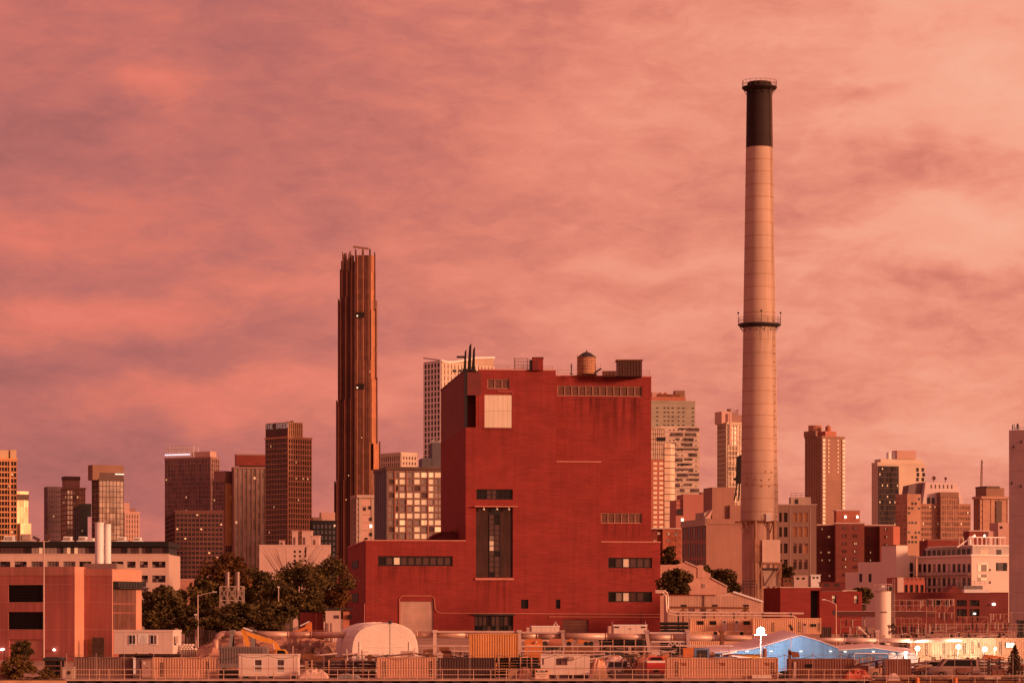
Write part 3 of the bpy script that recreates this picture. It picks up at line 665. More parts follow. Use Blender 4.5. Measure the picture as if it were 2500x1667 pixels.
f_, r, wd, dp, z1 = tower('apartment_tower', 'mauve tower with dark window column, left of the lit glass tower', 109, 116, 152, 1191, 1750, 18, PURP, GLASSB, (6, 11, .5, 1.6, .4), pb=1330, lit=.06, group=G_SKY)
rbox(r, f_, 116, 150, 1188, 1192, -.2, 6, 'crown', BRN)
f_, r, wd, dp, z1 = tower('office_tower', 'glass tower with warm lit floors and round dark crown on the left', 150, 163, 208, 1194, 1500, 24, BRN, GLASSM, (6, 11, .35, .7, .35), (3, 11, .3, .9, .35), pb=1330, lit=.26, group=G_SKY)
rbox(r, f_, 160, 195, 1170, 1193, 1, 8, 'penthouse', ROSE); rbox(r, f_, 159, 196, 1162, 1171, .7, 8.4, 'crown', BRND)
f_, r, wd, dp, z1 = tower('dark_block', 'near black stepped block between two glass towers on the left', 181, 198, 214, 1235, 1420, 14, BLACK, DGREY, (4, 8, .4, .5, .3), pb=1340, lit=.08, group=G_SKY)
rbox(r, f_, 199, 223, 1229, 1260, .5, 6, 'upper_storeys', BLACK)
f_, r, wd, dp, z1 = tower('office_tower', 'glass tower with amber front, dark cap and white light strips on the left', 225, 242, 302, 1172, 1480, 27, BRND, GLASSM, (7, 12, .14, .35, .25), (5, 12, .2, .5, .25), pb=1330, lit=0, group=G_SKY)
rbox(r, f_, 226, 302, 1134, 1171, .2, 8, 'mechanical_cap', BRN); rbox(r, f_, 244, 302, 1153, 1168, .0, .19, 'cap_band', BRND)
MB().box(f_.u(281), f_.u(302), -.35, -.02, f_.z(1157), f_.z(1155)).build('light_strip', LITW, r); MB().bar((-.3, .5, f_.z(1165)), (-.3, dp * .7, f_.z(1157)), .5).build('light_strip', LITW, r)
f_, r, wd, dp, z1 = tower('apartment_tower', 'small pink stepped apartment tower right of the amber glass tower', 300, 304, 341, 1252, 1800, 20, PINKP, GLASSB, (5, 7, 1.2, 1.2, .4), pb=1340, group=G_SKY)
rbox(r, f_, 302, 316, 1227, 1252, .5, 6, 'upper_block', PINKP); rbox(r, f_, 315, 331, 1240, 1252, 1, 6, 'upper_block', ROSE)
# wide glass tower with lattice crown
f_, r, wd, dp, z1 = tower('office_tower', 'broad mauve glass tower with white lattice crown and orange sunlit edge', 403, 514, 535, 1122, 1700, -27, ROSE, GLASSB, (16, 24, .12, .45, .3), (4, 24, .5, .5, .3), pb=1380, lit=.05, group=G_SKY, right=True)
rbox(r, f_, 470, 513, 1103, 1121, 2, 9, 'penthouse', PINKP)
mb = MB()
for i in range(15):
    x = f_.u(404 + 69 * i / 14, 1); mb.box(x, x + .25, .6, .9, z1 + .5, f_.z(1088, x)); mb.box(x, x + .2, 5.6, 5.9, z1 + .5, f_.z(1090, x))
for py in (1089, 1096, 1110): mb.box(f_.u(404, 1), f_.u(474, 1), .5, .7, f_.z(py + .8), f_.z(py))
mb.build('lattice_crown', WHITEP, r, kind='stuff')
MB().box(f_.u(404, 1), f_.u(465, 1), .2, .45, f_.z(1112), f_.z(1109)).build('light_strip', mat('pale_light_strip', (.9, .9, .9), .5, emit=(.85, .75, .85), es=1.1), r)
f_, r, wd, dp, z1 = tower('apartment_tower', 'dark slab with sunlit orange striped end face, behind the mauve glass tower', 520, 548, 567, 1176, 1660, -32, ROSE, GLASSB, (4, 16, .3, .5, .3), (3, 10, .9, .9, .35), pb=1335, right=True, group=G_SKY, lit=.05)
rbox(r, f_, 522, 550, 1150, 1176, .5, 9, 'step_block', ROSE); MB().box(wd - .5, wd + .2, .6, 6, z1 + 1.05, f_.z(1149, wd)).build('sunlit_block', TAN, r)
MB().box(wd + .36, wd + .42, .5, dp - .5, f_.z(1332), f_.z(1180)).build('sunlit_face_panel', mat('sunlit_face_panel', (.90, .52, .24), .5, .1, .1, metal=.1), r)  # sunlight on the end face put in as an added orange panel
f_, r, wd, dp, z1 = tower('apartment_tower', 'dark maroon lower block with scattered lit windows in front of the glass tower', 405, 428, 545, 1250, 1350, 12, mat('plum_panel', (.14, .055, .05), .7, .2, .1), GLASSD, (12, 13, .5, .9, .3), pb=1400, lit=.08, group=G_SKY)
f_, r, wd, dp, z1 = tower('apartment_tower', 'grey tower of tall vertical bays under a red brown top storey', 567, 571, 650, 1143, 1650, 10, ROSE, GLASSP, (7, 14, .9, .25, .5), pb=1360, lit=.07, group=G_SKY)
rbox(r, f_, 576, 652, 1111, 1136, 1, 9, 'mechanical_storey', BRICKD); rbox(r, f_, 586, 652, 1136, 1143, 2, 8, 'recess', DARK); rbox(r, f_, 575, 653, 1108, 1111, .8, 9.2, 'roof_rim', ROSE)
# tower with the sign
f_, r, wd, dp, z1 = tower('hotel_tower', 'tall brown corner tower carrying roof lettering on its dark left face', 648, 702, 760, 1068, 1550, 44, mat('orange_grid', (.55, .28, .17), .6, .1, .1), GLASSD, (10, 21, .55, .75, .5), (14, 22, .12, .28, .15), pb=1345, lit=.05, group=G_SKY, parapet=.6)
zt = f_.z(1030); MB().box(0.02, f_.u(738), .02, dp * .995, z1 + .62, zt).build('crown_block', mat('brown_crown', (.16, .07, .06), .6, .1, .1), r)
mb = MB(); grid(mb, (0, 0), (1, 0), (0, -1), f_.u(738), z1 + .65, zt, 7, 2, .8, .5, .5); mb.build('crown_fins', mat('crown_fins', (.68, .40, .22), .6, .1, .1), r)
MB().bar((2, 3, zt), (f_.u(724), 3, f_.z(1026)), .7).build('window_cleaning_crane', BRN, r)
MB().box(-.25, -.02, .5, dp - .5, f_.z(1060), zt - .3).build('sign_fascia', BRND, r)
def glyphs(mb, word, org, d, nrm, size, gap, th):
    """upright block lettering from strokes on a 3 x 5 grid"""
    FONT = {'T': ((0, 5, 3, 5), (1.5, 5, 1.5, 0)), 'H': ((0, 0, 0, 5), (3, 0, 3, 5), (0, 2.5, 3, 2.5)), 'E': ((0, 0, 0, 5), (0, 5, 3, 5), (0, 2.5, 2.5, 2.5), (0, 0, 3, 0)),
            'B': ((0, 0, 0, 5), (0, 5, 2.6, 5), (0, 2.5, 2.6, 2.5), (0, 0, 2.6, 0), (3, .3, 3, 2.2), (3, 2.8, 3, 4.7)), 'R': ((0, 0, 0, 5), (0, 5, 3, 5), (3, 5, 3, 2.5), (0, 2.5, 3, 2.5), (1.2, 2.5, 3, 0)),
            'O': ((0, 0, 0, 5), (3, 0, 3, 5), (0, 5, 3, 5), (0, 0, 3, 0)), 'K': ((0, 0, 0, 5), (0, 2.3, 3, 5), (0.8, 2.8, 3, 0)), 'N': ((0, 0, 0, 5), (3, 0, 3, 5), (0, 5, 3, 0)),
            'I': ((1.5, 0, 1.5, 5),), 'C': ((0, 0, 0, 5), (0, 5, 3, 5), (0, 0, 3, 0)), ' ': ()}
    o = Vector(org); d = Vector(d); nrm = Vector(nrm); x = 0.0; s_ = size / 5
    for ch in word:
        for a, b, c, e in FONT[ch]:
            mb.bar(o + d * ((x + a) * s_) + Vector((0, 0, b * s_)) + nrm * .05, o + d * ((x + c) * s_) + Vector((0, 0, e * s_)) + nrm * .05, th, th)
        x += 3 + gap
mb = MB(); glyphs(mb, 'THE BROOK', (-.3, dp - 1.0, f_.z(1048, 0, dp)), (0, -1, 0), (-1, 0, 0), 2.6, 1.5, .42)
mb.build('lettering', mat('sign_letters', (.5, .4, .36), .5, emit=(1, .7, .6), es=.10), r)
f_, r, wd, dp, z1 = tower('dark_block', 'dark block with a few lit windows, just left of the skyscraper', 758, 762, 822, 1275, 1300, 12, BLACK, DGREY, (6, 5, .5, .9, .3), pb=1345, lit=.10, group=G_SKY)
rbox(r, f_, 764, 786, 1262, 1275, 1, 7, 'roof_block', BRN); rbox(r, f_, 784, 818, 1250, 1275, 2, 8, 'roof_block', PINKP)
# ------------------------------------------------------------------ the supertall
f_ = Fr(866, 2150, 0); r = thing('skyscraper', 'very slender dark bronze skyscraper with ribbed stepped sides', 'skyscraper', f_, zb=3.5)
BRONZE = mat('bronze_fins', (.13, .055, .036), .5, .25, .05, metal=.2); BRONZG = mat('bronze_glass', (.26, .12, .075), .2, 0, metal=.35, cells=(3.0, 4.0, .3)); SUNFLANK = mat('sunlit_face', (.55, .23, .11), .38, .1, .05, metal=.35, cells=(2, 4, .12))  # orange of the right flank is sunlight put into the colour
U = f_.u
def facet(a, b, z0, z1, n, core=None, fin=.9, dep=1.1, spike=0.0):
    """a run of ribs between plan points a and b"""
    a = Vector((a[0], a[1], 0)); b = Vector((b[0], b[1], 0)); d = (b - a); L_ = d.length; d.normalize(); nn = Vector((d.y, -d.x, 0)); mb = MB(); mb2 = MB()
    for i in range(n + 1):
        zz = z1 + (spike * random.uniform(.1, 1) if spike else 0)
        (mb2 if i % 3 == 1 else mb).ob(a + d * ((L_ - fin) * i / n) + Vector((0, 0, z0)), d * fin, nn * dep * random.uniform(.6, 1), (0, 0, zz - z0))
    mb.build('rib_screen', BRONZE, r); mb2.build('bright_ribs', mat('bright_bronze', (.42, .19, .11), .5, .2, .05), r)
tiers = [(1420, 975, 820, 926, 0), (1150, 978, 822, 924, -1.2), (1040, 727, 826, 921, -.6), (990, 660, 828, 921, -.3), (760, 608, 834, 914, 0)]
tiers = [ # (bottom row, top row, left px, right px)
    (1420, 1175, 818, 928), (1420, 975, 822, 928 - 6), (1175, 727, 827, 921), (980, 657, 832, 917), (740, 634, 835, 914)]
for i, (pb, pt, xl, xr) in enumerate(tiers):
    zt = f_.z(pt); zb_ = 3.5
    inset = 4.0 - i * .8
    poly = [(U(xl, 16), 16), (U(864), 1.5 + i * .15), (U(903), 1.5 + i * .15), (U(xr, 11), 11), (U(xr - 5, 30), 30), (U(xl + 6, 32), 32)]
    MB().prism(poly, zb_, zt - 1).build('tier', BRONZG, r)
    facet((U(xl, 16), 16), (U(864), 1.5 + i * .15), 3.5, zt, 8, spike=7.5 if i == 4 else 2)
# centre bay and the right flank, its sunlight painted as orange
for pa, pb_, pt, vv in ((866, 903, 1080, -1.0), (866, 905, 880, -.5), (867, 902, 623, 0.0)):
    MB().box(U(pa), U(pb_), vv, 3, 3.5, f_.z(pt)).build('centre_bay', BRONZG, r)
    facet((U(pa), vv), (U(pb_), vv), 3.5, f_.z(pt), 7, fin=.55, dep=.5)
for x0, x1, pb, pt in ((903.5, 914, 757, 622), (906, 916, 925, 757), (907, 919, 1082, 925), (912, 926, 1145, 1082)):
    v0 = 0.2
    a, b = (U(x0, v0), v0), (U(x1, 8), 8); zb_, zt = f_.z(pb), f_.z(pt)
    MB().q((a[0], a[1], zb_), (b[0], b[1], zb_), (b[0], b[1], zt), (a[0], a[1], zt)).q((a[0], a[1], zt), (b[0], b[1], zt), (b[0], 12, zt), (a[0], 12, zt)).q((b[0], b[1], zb_), (b[0], 12, zb_), (b[0], 12, zt), (b[0], b[1], zt)).build('sunlit_flank', SUNFLANK, r)
    MB().box(b[0] - .2, b[0] + .8, 7.5, 9, zb_, zt + 2).build('edge_fin', BRONZE, r)
MB().box(U(903), U(905), -.5, 2, f_.z(1300), f_.z(608)).build('corner_fin', BRONZE, r)
for py in (762, 937):
    for px in (870, 877, 884):
        w = MB().box(U(px), U(px + 5), -1.3, -1.05, f_.z(py + 14), f_.z(py)).build('dark_opening', BLACK, r)
    MB().box(U(871), U(874), -1.4, -1.31, f_.z(py + 11), f_.z(py + 8)).build('lit_window', LITW, r)
mb = MB()
for k in range(7):
    px = random.choice((869, 880, 893, 900, 850, 842)) + random.uniform(-3, 3); py = random.uniform(860, 1330); mb.box(U(px), U(px + 1.6), -1.7, -1.6, f_.z(py + 3), f_.z(py))
mb.build('lit_windows', LIT, r, kind='stuff')
for px, pt in ((835, 614), (866, 607), (868, 610), (901, 607), (913, 614), (850, 618), (845, 622)): MB().box(U(px), U(px + 2), 1.5, 2.5, f_.z(660), f_.z(pt)).build('crown_spike', BRONZE, r)
MB().bar((U(886, 6), 6, f_.z(622)), (U(886, 6), 6, f_.z(605)), 1.5).bar((U(862, 6), 6, f_.z(600)), (U(900, 6), 6, f_.z(605)), 1.4).build('roof_crane', BRN, r)
# ------------------------------------------------------------------ between skyscraper and power house
f_, r, wd, dp, z1 = tower('narrow_building', 'narrow pale building with small dark windows beside the ribbed skyscraper foot', 862, 876, 913, 1215, 900, 16, CONC2, PINKP, (1, 6, .9, .3, .25), (4, 9, .3, .5, .8), pb=1335)
for i, (px, py) in enumerate(((900, 1235), (887, 1238), (902, 1263), (902, 1280), (902, 1300), (891, 1312))):
    a, b, c, d = hole(f_, px, px + 6, py, py + 8); MB().box(a, b, -.3, -.26, c, d).build('window', LITW if i == 3 else GLASSD, r)
g = Fr(945, 760, 12); r = thing('glass_apartment_block', 'ten storey dark framed apartment block with many warmly lit windows', 'building', g)
wd = g.u(1082); dpp = g.v(915); z1 = g.z(1147); holes = []
cols = [(949, 962), (966, 972), (976, 990), (994, 1008), (1012, 1026), (1029, 1043), (1047, 1059), (1062, 1079)]
rows = [(1153 + 16.6 * i, 1165 + 16.6 * i) for i in range(11)]
for c_ in cols:
    for r_ in rows: holes.append(hole(g, c_[0], c_[1], r_[0], r_[1]))
mb = block(MB(), 0, wd, 0, dpp, 3.5, z1, holes, .3); mb.build('wall', mat('bronze_frame', (.20, .11, .09), .6, .15, .3), r)
for px in (963, 992, 1044): MB().box(g.u(px), g.u(px + 1.6), -.25, -.003, 3.6, z1 - .1).build('pilaster', BRICKO, r)
for h_ in holes:
    x = random.random(); m_ = LIT if x < .07 else (LITD if x < .34 else (GLASSP if x < .86 else GLASSR)); w = MB().box(h_[0], h_[1], .24, .28, h_[2], h_[3]).build('window', m_, r)
    if m_ is not LITD and random.random() < .5: xm = (h_[0] + h_[1]) / 2; MB().box(xm - .05, xm + .05, .18, .235, h_[2] + .01, h_[3] - .01).build('mullion', FRM, w)
mb = MB(); grid(mb, (0, dpp), (0, -1), (-1, 0), dpp, 3.5, z1, 6, 11, .2, .5, .15); mb.build('side_bands', DGREY, r)
MB().box(-.4, wd, -.4, dpp + .2, z1 + .002, z1 + .9).build('parapet', BRND, r); MB().box(g.u(1048), g.u(1080), 1, 5, z1 + .9, g.z(1138)).build('roof_plant', CONC2, r)
MB().box(-.06, -.02, .2, dpp, 3.5, z1).build('side_wall', DGREY, r)
f_, r, wd, dp, z1 = tower('apartment_block', 'low beige gridded block above the lit apartment windows', 930, 979, 1018, 1108, 1500, 38, BEIGE, GLASSB, (5, 4, .9, 1.3, .4), (9, 3, .8, .9, .4), pb=1160)
g = Fr(1030, 900, 8); r = thing('dark_plant_block', 'plain dark slate block against the left edge of the power house', 'building', g)
rbox(r, g, 1030, 1054, 1118, 1180, 0, 10, 'lower_block', DGREY); rbox(r, g, 1055, 1078, 1080, 1180, .5, 11, 'upper_block', DGREY)
z_ = g.z(1080)
for i in range(6): x = g.u(1056) + i * .6; MB().bar((x, 2, z_), (x + random.uniform(-.6, .6), 2, z_ + random.uniform(.5, 1.4)), .12).build('antenna', WHITE, r)
# white lattice tower with the dished top
f_ = Fr(1077, 1500, 40); r = thing('lattice_tower', 'white gridded apartment tower with dished roofline behind the power house', 'building', f_, G_SKY, zb=3.5)
dpp = f_.v(1035); wd = f_.u(1206)
prof = [(1077, 880), (1092, 884), (1110, 883), (1130, 880), (1160, 874), (1206, 873)]
top = [(f_.u(px), f_.z(py, f_.u(px))) for px, py in prof]
MB().slab([(0, 3.5), (wd, 3.5)] + top[::-1], 0.0, .5).build('front_glass', mat('tan_glass', (.44, .30, .22), .4, 0, cells=(5, 4, .25)), r)
MB().box(0, .4, .5, dpp, 3.5, f_.z(880)).build('side_glass', GLASSD, r)
mb = MB(); z1 = f_.z(884); grid(mb, (0, 0), (1, 0), (0, -1), wd, f_.z(1180), z1, 15, 20, 1.7, 1.0, .5)
mb.build('front_grid', BEIGE, r, kind='stuff')
mb = MB(); grid(mb, (0, dpp), (0, -1), (-1, 0), dpp, f_.z(1180), f_.z(882), 5, 21, 1.0, .75, .4); mb.build('side_grid', WHITEP, r, kind='stuff')
MB().bar((0, -.3, f_.z(880)), (-.0, dpp, f_.z(874, 0, dpp)), 1.0).build('crest_rim', WHITEP, r)
mb = MB()
for (a, b), (c, d) in zip(top, top[1:]): mb.bar((a, -.2, b), (c, -.2, d), 1.0)
mb.build('crest_rim', WHITEP, r)
for px in (1104, 1118, 1132): MB().box(f_.u(px), f_.u(px + 8), -.9, -.55, f_.z(908, f_.u(px)), f_.z(902, f_.u(px))).build('louvre_opening', BLACK, r)
# ------------------------------------------------------------------ skyline, right
f_, r, wd, dp, z1 = tower('apartment_tower', 'grey green slab with dotted windows and roof tanks right of the power house', 1575, 1580, 1697, 982, 1500, 6, GREENG, GREENG, (0, 13, 0, .25, .15), pb=1140, group=G_SKY)
mb = MB()
for px in (1603, 1621, 1630, 1641, 1655, 1667, 1690):
    for k in range(5): py = 994 + k * 10.4; mb.box(f_.u(px), f_.u(px + 4), -.3, -.18, f_.z(py + 2.4), f_.z(py))
mb.build('windows', GLASSD, r, kind='stuff'); rbox(r, f_, 1580, 1674, 968, 981, 1, 9, 'plant_storey', BRICKO); rbox(r, f_, 1592, 1606, 957, 968, 2, 7, 'plant_block', PINKP); rbox(r, f_, 1648, 1672, 953, 970, 2, 8, 'plant_block', BRN)
for px in (1615, 1628): MB().lathe(f_.u(px), 4, [(1.5, f_.z(968)), (1.5, f_.z(960)), (.1, f_.z(955))], 12).build('roof_tank', BRICKO, r)
rbox(r, f_, 1606, 1660, 962, 968, 1.5, 8, 'plant_screen', RUSTY)
f_ = Fr(1612, 1450, 4); r = thing('chequered_tower', 'pale tower with scattered dark rectangular windows behind the orange brick one', 'building', f_, G_SKY, zb=3.5)
wd = f_.u(1708); MB().box(0, wd, 0, 14, 3.5, f_.z(1040)).build('wall', mat('pale_block_wall', (.60, .50, .42), .7, .1, .3), r)
mb = MB(); mb2 = MB()
for k in range(13):
    py = 1044 + k * 12.4
    mb.box(0, wd, -.12, -.02, f_.z(py + 11), f_.z(py + 9.6))
    for q in range(3):
        x0 = random.uniform(1632, 1690); w_ = random.uniform(8, 34); x1 = min(1707, x0 + w_); tgt = mb2
        tgt.box(f_.u(x0), f_.u(x1), -.2, -.1, f_.z(py + random.choice((5, 8))), f_.z(py))
    for px in (1634, 1644, 1654, 1664, 1698): mb2.box(f_.u(px), f_.u(px + 3), -.16, -.11, f_.z(py + 7), f_.z(py + 4))
mb.build('floor_lines', CONC2, r); mb2.build('windows', mat('grey_window', (.12, .085, .08), .3, 0, cells=(3, 3, .4)), r, kind='stuff')
# orange brick tower with white windows and curved glass top
f_ = Fr(1584, 1200, 6); r = thing('brick_apartment_tower', 'orange brick apartment tower with white windows beside the power house corner', 'building', f_, G_SKY, zb=3.5)
wd = f_.u(1633); z1 = f_.z(1122)
MB().box(0, wd, 0, 12, 3.5, z1).build('wall', BRICKO, r)
PALEW = mat('bright_window', (.82, .72, .58), .5, 0, cells=(1.4, 2.2, .1))
for k in range(15):
    py = 1128 + k * 11.9
    for a, b in ((1595, 1604), (1609, 1619)):
        if py < 1290: MB().box(f_.u(a), f_.u(b), -.15, -.01, f_.z(py + 6.5), f_.z(py)).build('window', PALEW, r)
poly = [(f_.u(1622), -.25)] ; n = 10
for i in range(n + 1):
    a = math.radians(-90 + 90 * i / n); poly.append((f_.u(1634) + 2.9 * math.cos(a), 2.7 + 2.95 * math.sin(a)))
poly += [(f_.u(1634) + 2.9, 11), (f_.u(1622), 11)]
MB().prism(poly, 3.5, f_.z(1083)).build('curved_bay', mat('cream_glass', (.72, .56, .42), .45, 0, cells=(1.6, 2.1, .12)), r, smooth=False)
mb = MB()
for k in range(12): py = 1093 + k * 16; c_ = [(x * 1.0 + (.12 if i > 1 else 0), y - .12) for i, (x, y) in enumerate(poly)]; mb.prism(c_, f_.z(py + 1.6), f_.z(py))
mb.build('bay_bands', BRND, r)
MB().slab([(0, z1), (f_.u(1622), z1), (f_.u(1622), f_.z(1040)), (0, f_.z(1046))], .1, 9).build('glass_storeys', mat('cream_glass2', (.62, .48, .37), .4, 0, cells=(1.8, 2.0, .12)), r)
mb = MB(); grid(mb, (0, .1), (1, 0), (0, -1), f_.u(1622), z1, f_.z(1046), 7, 6, .12, .2, .1); mb.build('glass_bars', BRND, r)
MB().box(f_.u(1604), f_.u(1625), -.2, .05, f_.z(1076), f_.z(1067)).build('dark_opening', BLACK, r)
f_, r, wd, dp, z1 = tower('glass_tower', 'slim glass tower with balconies and roof tank partly behind the tall chimney', 1754, 1776, 1815, 1035, 1500, 24, BEIGE, GLASSM, (5, 13, .3, .7, .4), (5, 14, .2, .7, .8), pb=1200, group=G_SKY)
rbox(r, f_, 1762, 1783, 1004, 1034, 1, 9, 'lift_block', PINKP); rbox(r, f_, 1783, 1812, 1012, 1034, 2, 10, 'plant_block', ROSE); rbox(r, f_, 1781, 1786, 1008, 1085, -1, -.5, 'vertical_fin', PINKP)
MB().lathe(f_.u(1791), 5, [(1.0, f_.z(1012)), (1.0, f_.z(1000)), (1.5, f_.z(998)), (1.2, f_.z(996))], 10).build('roof_tank', BRN, r)
mb = MB()
for i in range(8): mb.bar((f_.u(1797 + i * 2), 4, f_.z(1010)), (f_.u(1797 + i * 2 + random.uniform(-3, 3)), 4, f_.z(1010 - random.uniform(3, 14))), .25)
mb.build('antennas', BRN, r)
# brown tower with pale window columns
f_, r, wd, dp, z1 = tower('apartment_tower', 'brown brick tower with pale bay window columns and roof tank on the right', 1966, 2007, 2061, 1068, 1450, 33, mat('brown_brick', (.30, .165, .125), .8, .1, .1), mat('brown_brick2', (.31, .17, .13), .8, .12, .15), (0, 21, 0, .15, .1), (6, 24, 1.2, .6, .3), pb=1285, group=G_SKY)
mb = MB(); mb2 = MB()
for k in range(22):
    py = 1071 + k * 9.6
    for a, b in ((2007, 2013), (2055, 2061)): mb.box(f_.u(a), f_.u(b), -.7, -.11, f_.z(py + 7), f_.z(py))
    if k < 9:
        for a in (2021, 2044): mb2.box(f_.u(a), f_.u(a + 3), -.3, -.11, f_.z(py + 5), f_.z(py + 1))
mb.build('bay_windows', PALEW, r, kind='stuff'); mb2.build('small_windows', PALEW, r, kind='stuff')
MB().box(-1, 0.2, 4, dp, z1 + 1.01, f_.z(1050)).build('plant_block', BRN, r)
MB().lathe(f_.u(1990, 14), 14, [(3.6, z1), (3.6, f_.z(1034))], 20).build('round_stair_tower', mat('brown_tank', (.40, .19, .13), .8, .1, .2), r)
MB().lathe(f_.u(2022, 6), 6, [(1.6, f_.z(1058)), (1.6, f_.z(1039)), (.1, f_.z(1034))], 14).build('roof_tank', BRICKO, r); rbox(r, f_, 2015, 2042, 1052, 1068, 3, 9, 'plant_block', BRICKO)
f_, r, wd, dp, z1 = tower('hotel_tower', 'cream tower with dark glazed bay, two white tanks and plant box on its roof', 2129, 2143, 2258, 1133, 1350, 17, BEIGE, BEIGE, (0, 0, 0, 0, .1), (4, 0, .5, 0, .2), pb=1290, group=G_SKY)
MB().box(f_.u(2144), f_.u(2193), -.5, -.01, 3.5, f_.z(1137)).build('glazed_bay', GLASSD, r)
mb = MB(); a = f_.u(2144); grid(mb, (a, -.5), (1, 0), (0, -1), f_.u(2193) - a, f_.z(1300), f_.z(1137), 4, 12, .18, .25, .15); mb.build('bay_mullions', BRND, r)
mb = MB(); lits(mb, (a, -.5), (1, 0), (0, -1), f_.u(2193) - a, f_.z(1300), f_.z(1137), 8, 12, .18, .08); mb.build('lit_windows', LITD, r, kind='stuff')
for px, py in ((2237, 1140), (2250, 1140), (2238, 1152), (2252, 1152), (2237, 1164), (2250, 1164)): MB().box(f_.u(px), f_.u(px + 6), -.12, -.01, f_.z(py + 9), f_.z(py)).build('window', GLASSD, r)
rbox(r, f_, 2150, 2250, 1120, 1133, 2, 9, 'setback_storey', BEIGE); rbox(r, f_, 2190, 2236, 1099, 1120, 3, 9, 'plant_box', PINKP)
for px in (2170, 2184): MB().lathe(f_.u(px, 6), 6, [(1.2, f_.z(1120)), (1.2, f_.z(1103)), (.1, f_.z(1099))], 14).build('roof_tank', WHITE, r)
# stepped office with sloping penthouse and dishes
f_ = Fr(2248, 1250, 14); r = thing('stepped_office', 'stepped brown office block with sloping pale penthouse and roof dishes', 'building', f_, G_SKY, zb=3.5)
OFF = mat('office_spandrel', (.42, .22, .15), .7, .1, .1); OFG = mat('office_glass', (.34, .20, .15), .2, 0, metal=.4, cells=(1.2, 2.2, .3))
wd = f_.u(2369); z1 = f_.z(1229)
MB().box(0, wd, 0, 14, 3.5, z1).build('lower_storeys', OFG, r)
mb = MB(); grid(mb, (0, 0), (1, 0), (0, -1), wd, f_.z(1340), z1, 30, 8, .12, 1.1, .25); mb.build('spandrels', OFF, r, kind='stuff')
mb = MB(); lits(mb, (0, 0), (1, 0), (0, -1), wd, f_.z(1340), z1, 30, 8, .12, .05, .7, .4); mb.build('lit_windows', LIT, r, kind='stuff')
MB().box(f_.u(2290), f_.u(2333), -3, 2, 3.5, f_.z(1212)).build('projecting_bay', OFG, r)
mb = MB(); a = f_.u(2290); grid(mb, (a, -3), (1, 0), (0, -1), f_.u(2333) - a, f_.z(1340), f_.z(1204), 10, 10, .15, .6, .2); mb.build('bay_spandrels', OFF, r, kind='stuff')
MB().box(a - .2, f_.u(2333) + .2, -3.25, 2, f_.z(1212), f_.z(1201)).build('bay_cap', BRN, r)
MB().slab([(f_.u(2255), z1 + .01), (f_.u(2356), z1 + .01), (f_.u(2339), f_.z(1177)), (f_.u(2262), f_.z(1176))], 1.0, 11).build('sloping_penthouse', mat('pale_metal_roof', (.62, .50, .50), .5, .05, .1), r)
MB().slab([(f_.u(2212, 6), f_.z(1205)), (f_.u(2254), f_.z(1205)), (f_.u(2262), f_.z(1176)), (f_.u(2215, 6), f_.z(1184))], 4.0, 11).build('sloping_penthouse', PURP, r)
for i in range(6): px = 2275 + i * 10; MB().box(f_.u(px), f_.u(px + 2), .8, .98, f_.z(1191), f_.z(1182)).build('slot', BRND, r)
for px in (2266, 2277, 2337): MB().box(f_.u(px), f_.u(px + 6), .7, .97, z1 + .05, f_.z(1214)).build('window', GLASSD, r)
wg = thing('office_wing', 'brown office wing with dotted windows left of the stepped office', 'building', Fr(2215, 1200, 30), G_SKY, zb=3.5); g = Fr(2215, 1200, 30)
w2 = g.u(2248); d2 = g.v(2186); z2 = g.z(1205)
MB().box(0, w2, 0, d2, 3.5, z2).build('wall', OFF, wg)
mb = MB(); lits(mb, (0, d2), (0, -1), (-1, 0), d2, g.z(1340), z2 - 1, 12, 12, .9, .1, .5, .6); mb.build('side_windows', OFG, wg, kind='stuff')
mb = MB(); lits(mb, (0, 0), (1, 0), (0, -1), w2, g.z(1340), z2 - 1, 4, 11, .9, .1, .6, .5); mb.build('front_windows', GLASSD, wg, kind='stuff')
for px, py, rr in ((2279, 1167, 5), (2308, 1168, 3.5)):
    f2 = Fr(px, 1254); zz = f_.z(1176)
    dsh = thing('satellite_dish', 'large round dish on the stepped office roof' if rr > 4 else 'small round dish on the stepped office roof', 'satellite dish', f2, zb=zz)
    k_ = f2.k; c_ = f2.z(py)
    mb = MB(); n = 18; rings = ((rr * k_, -.5), (rr * k_ * .6, -.1), (.05, .1))
    for (r0, y0), (r1, y1) in zip(rings, rings[1:]):
        for i in range(n):
            a0, a1 = 2 * math.pi * i / n, 2 * math.pi * (i + 1) / n
            mb.q((r0 * math.cos(a0), y0, c_ + r0 * math.sin(a0)), (r0 * math.cos(a1), y0, c_ + r0 * math.sin(a1)), (r1 * math.cos(a1), y1, c_ + r1 * math.sin(a1)), (r1 * math.cos(a0), y1, c_ + r1 * math.sin(a0)))
    mb.build('bowl', BRN, dsh); MB().bar((0, .3, zz), (0, .1, c_), .25).build('mount', DARK, dsh)
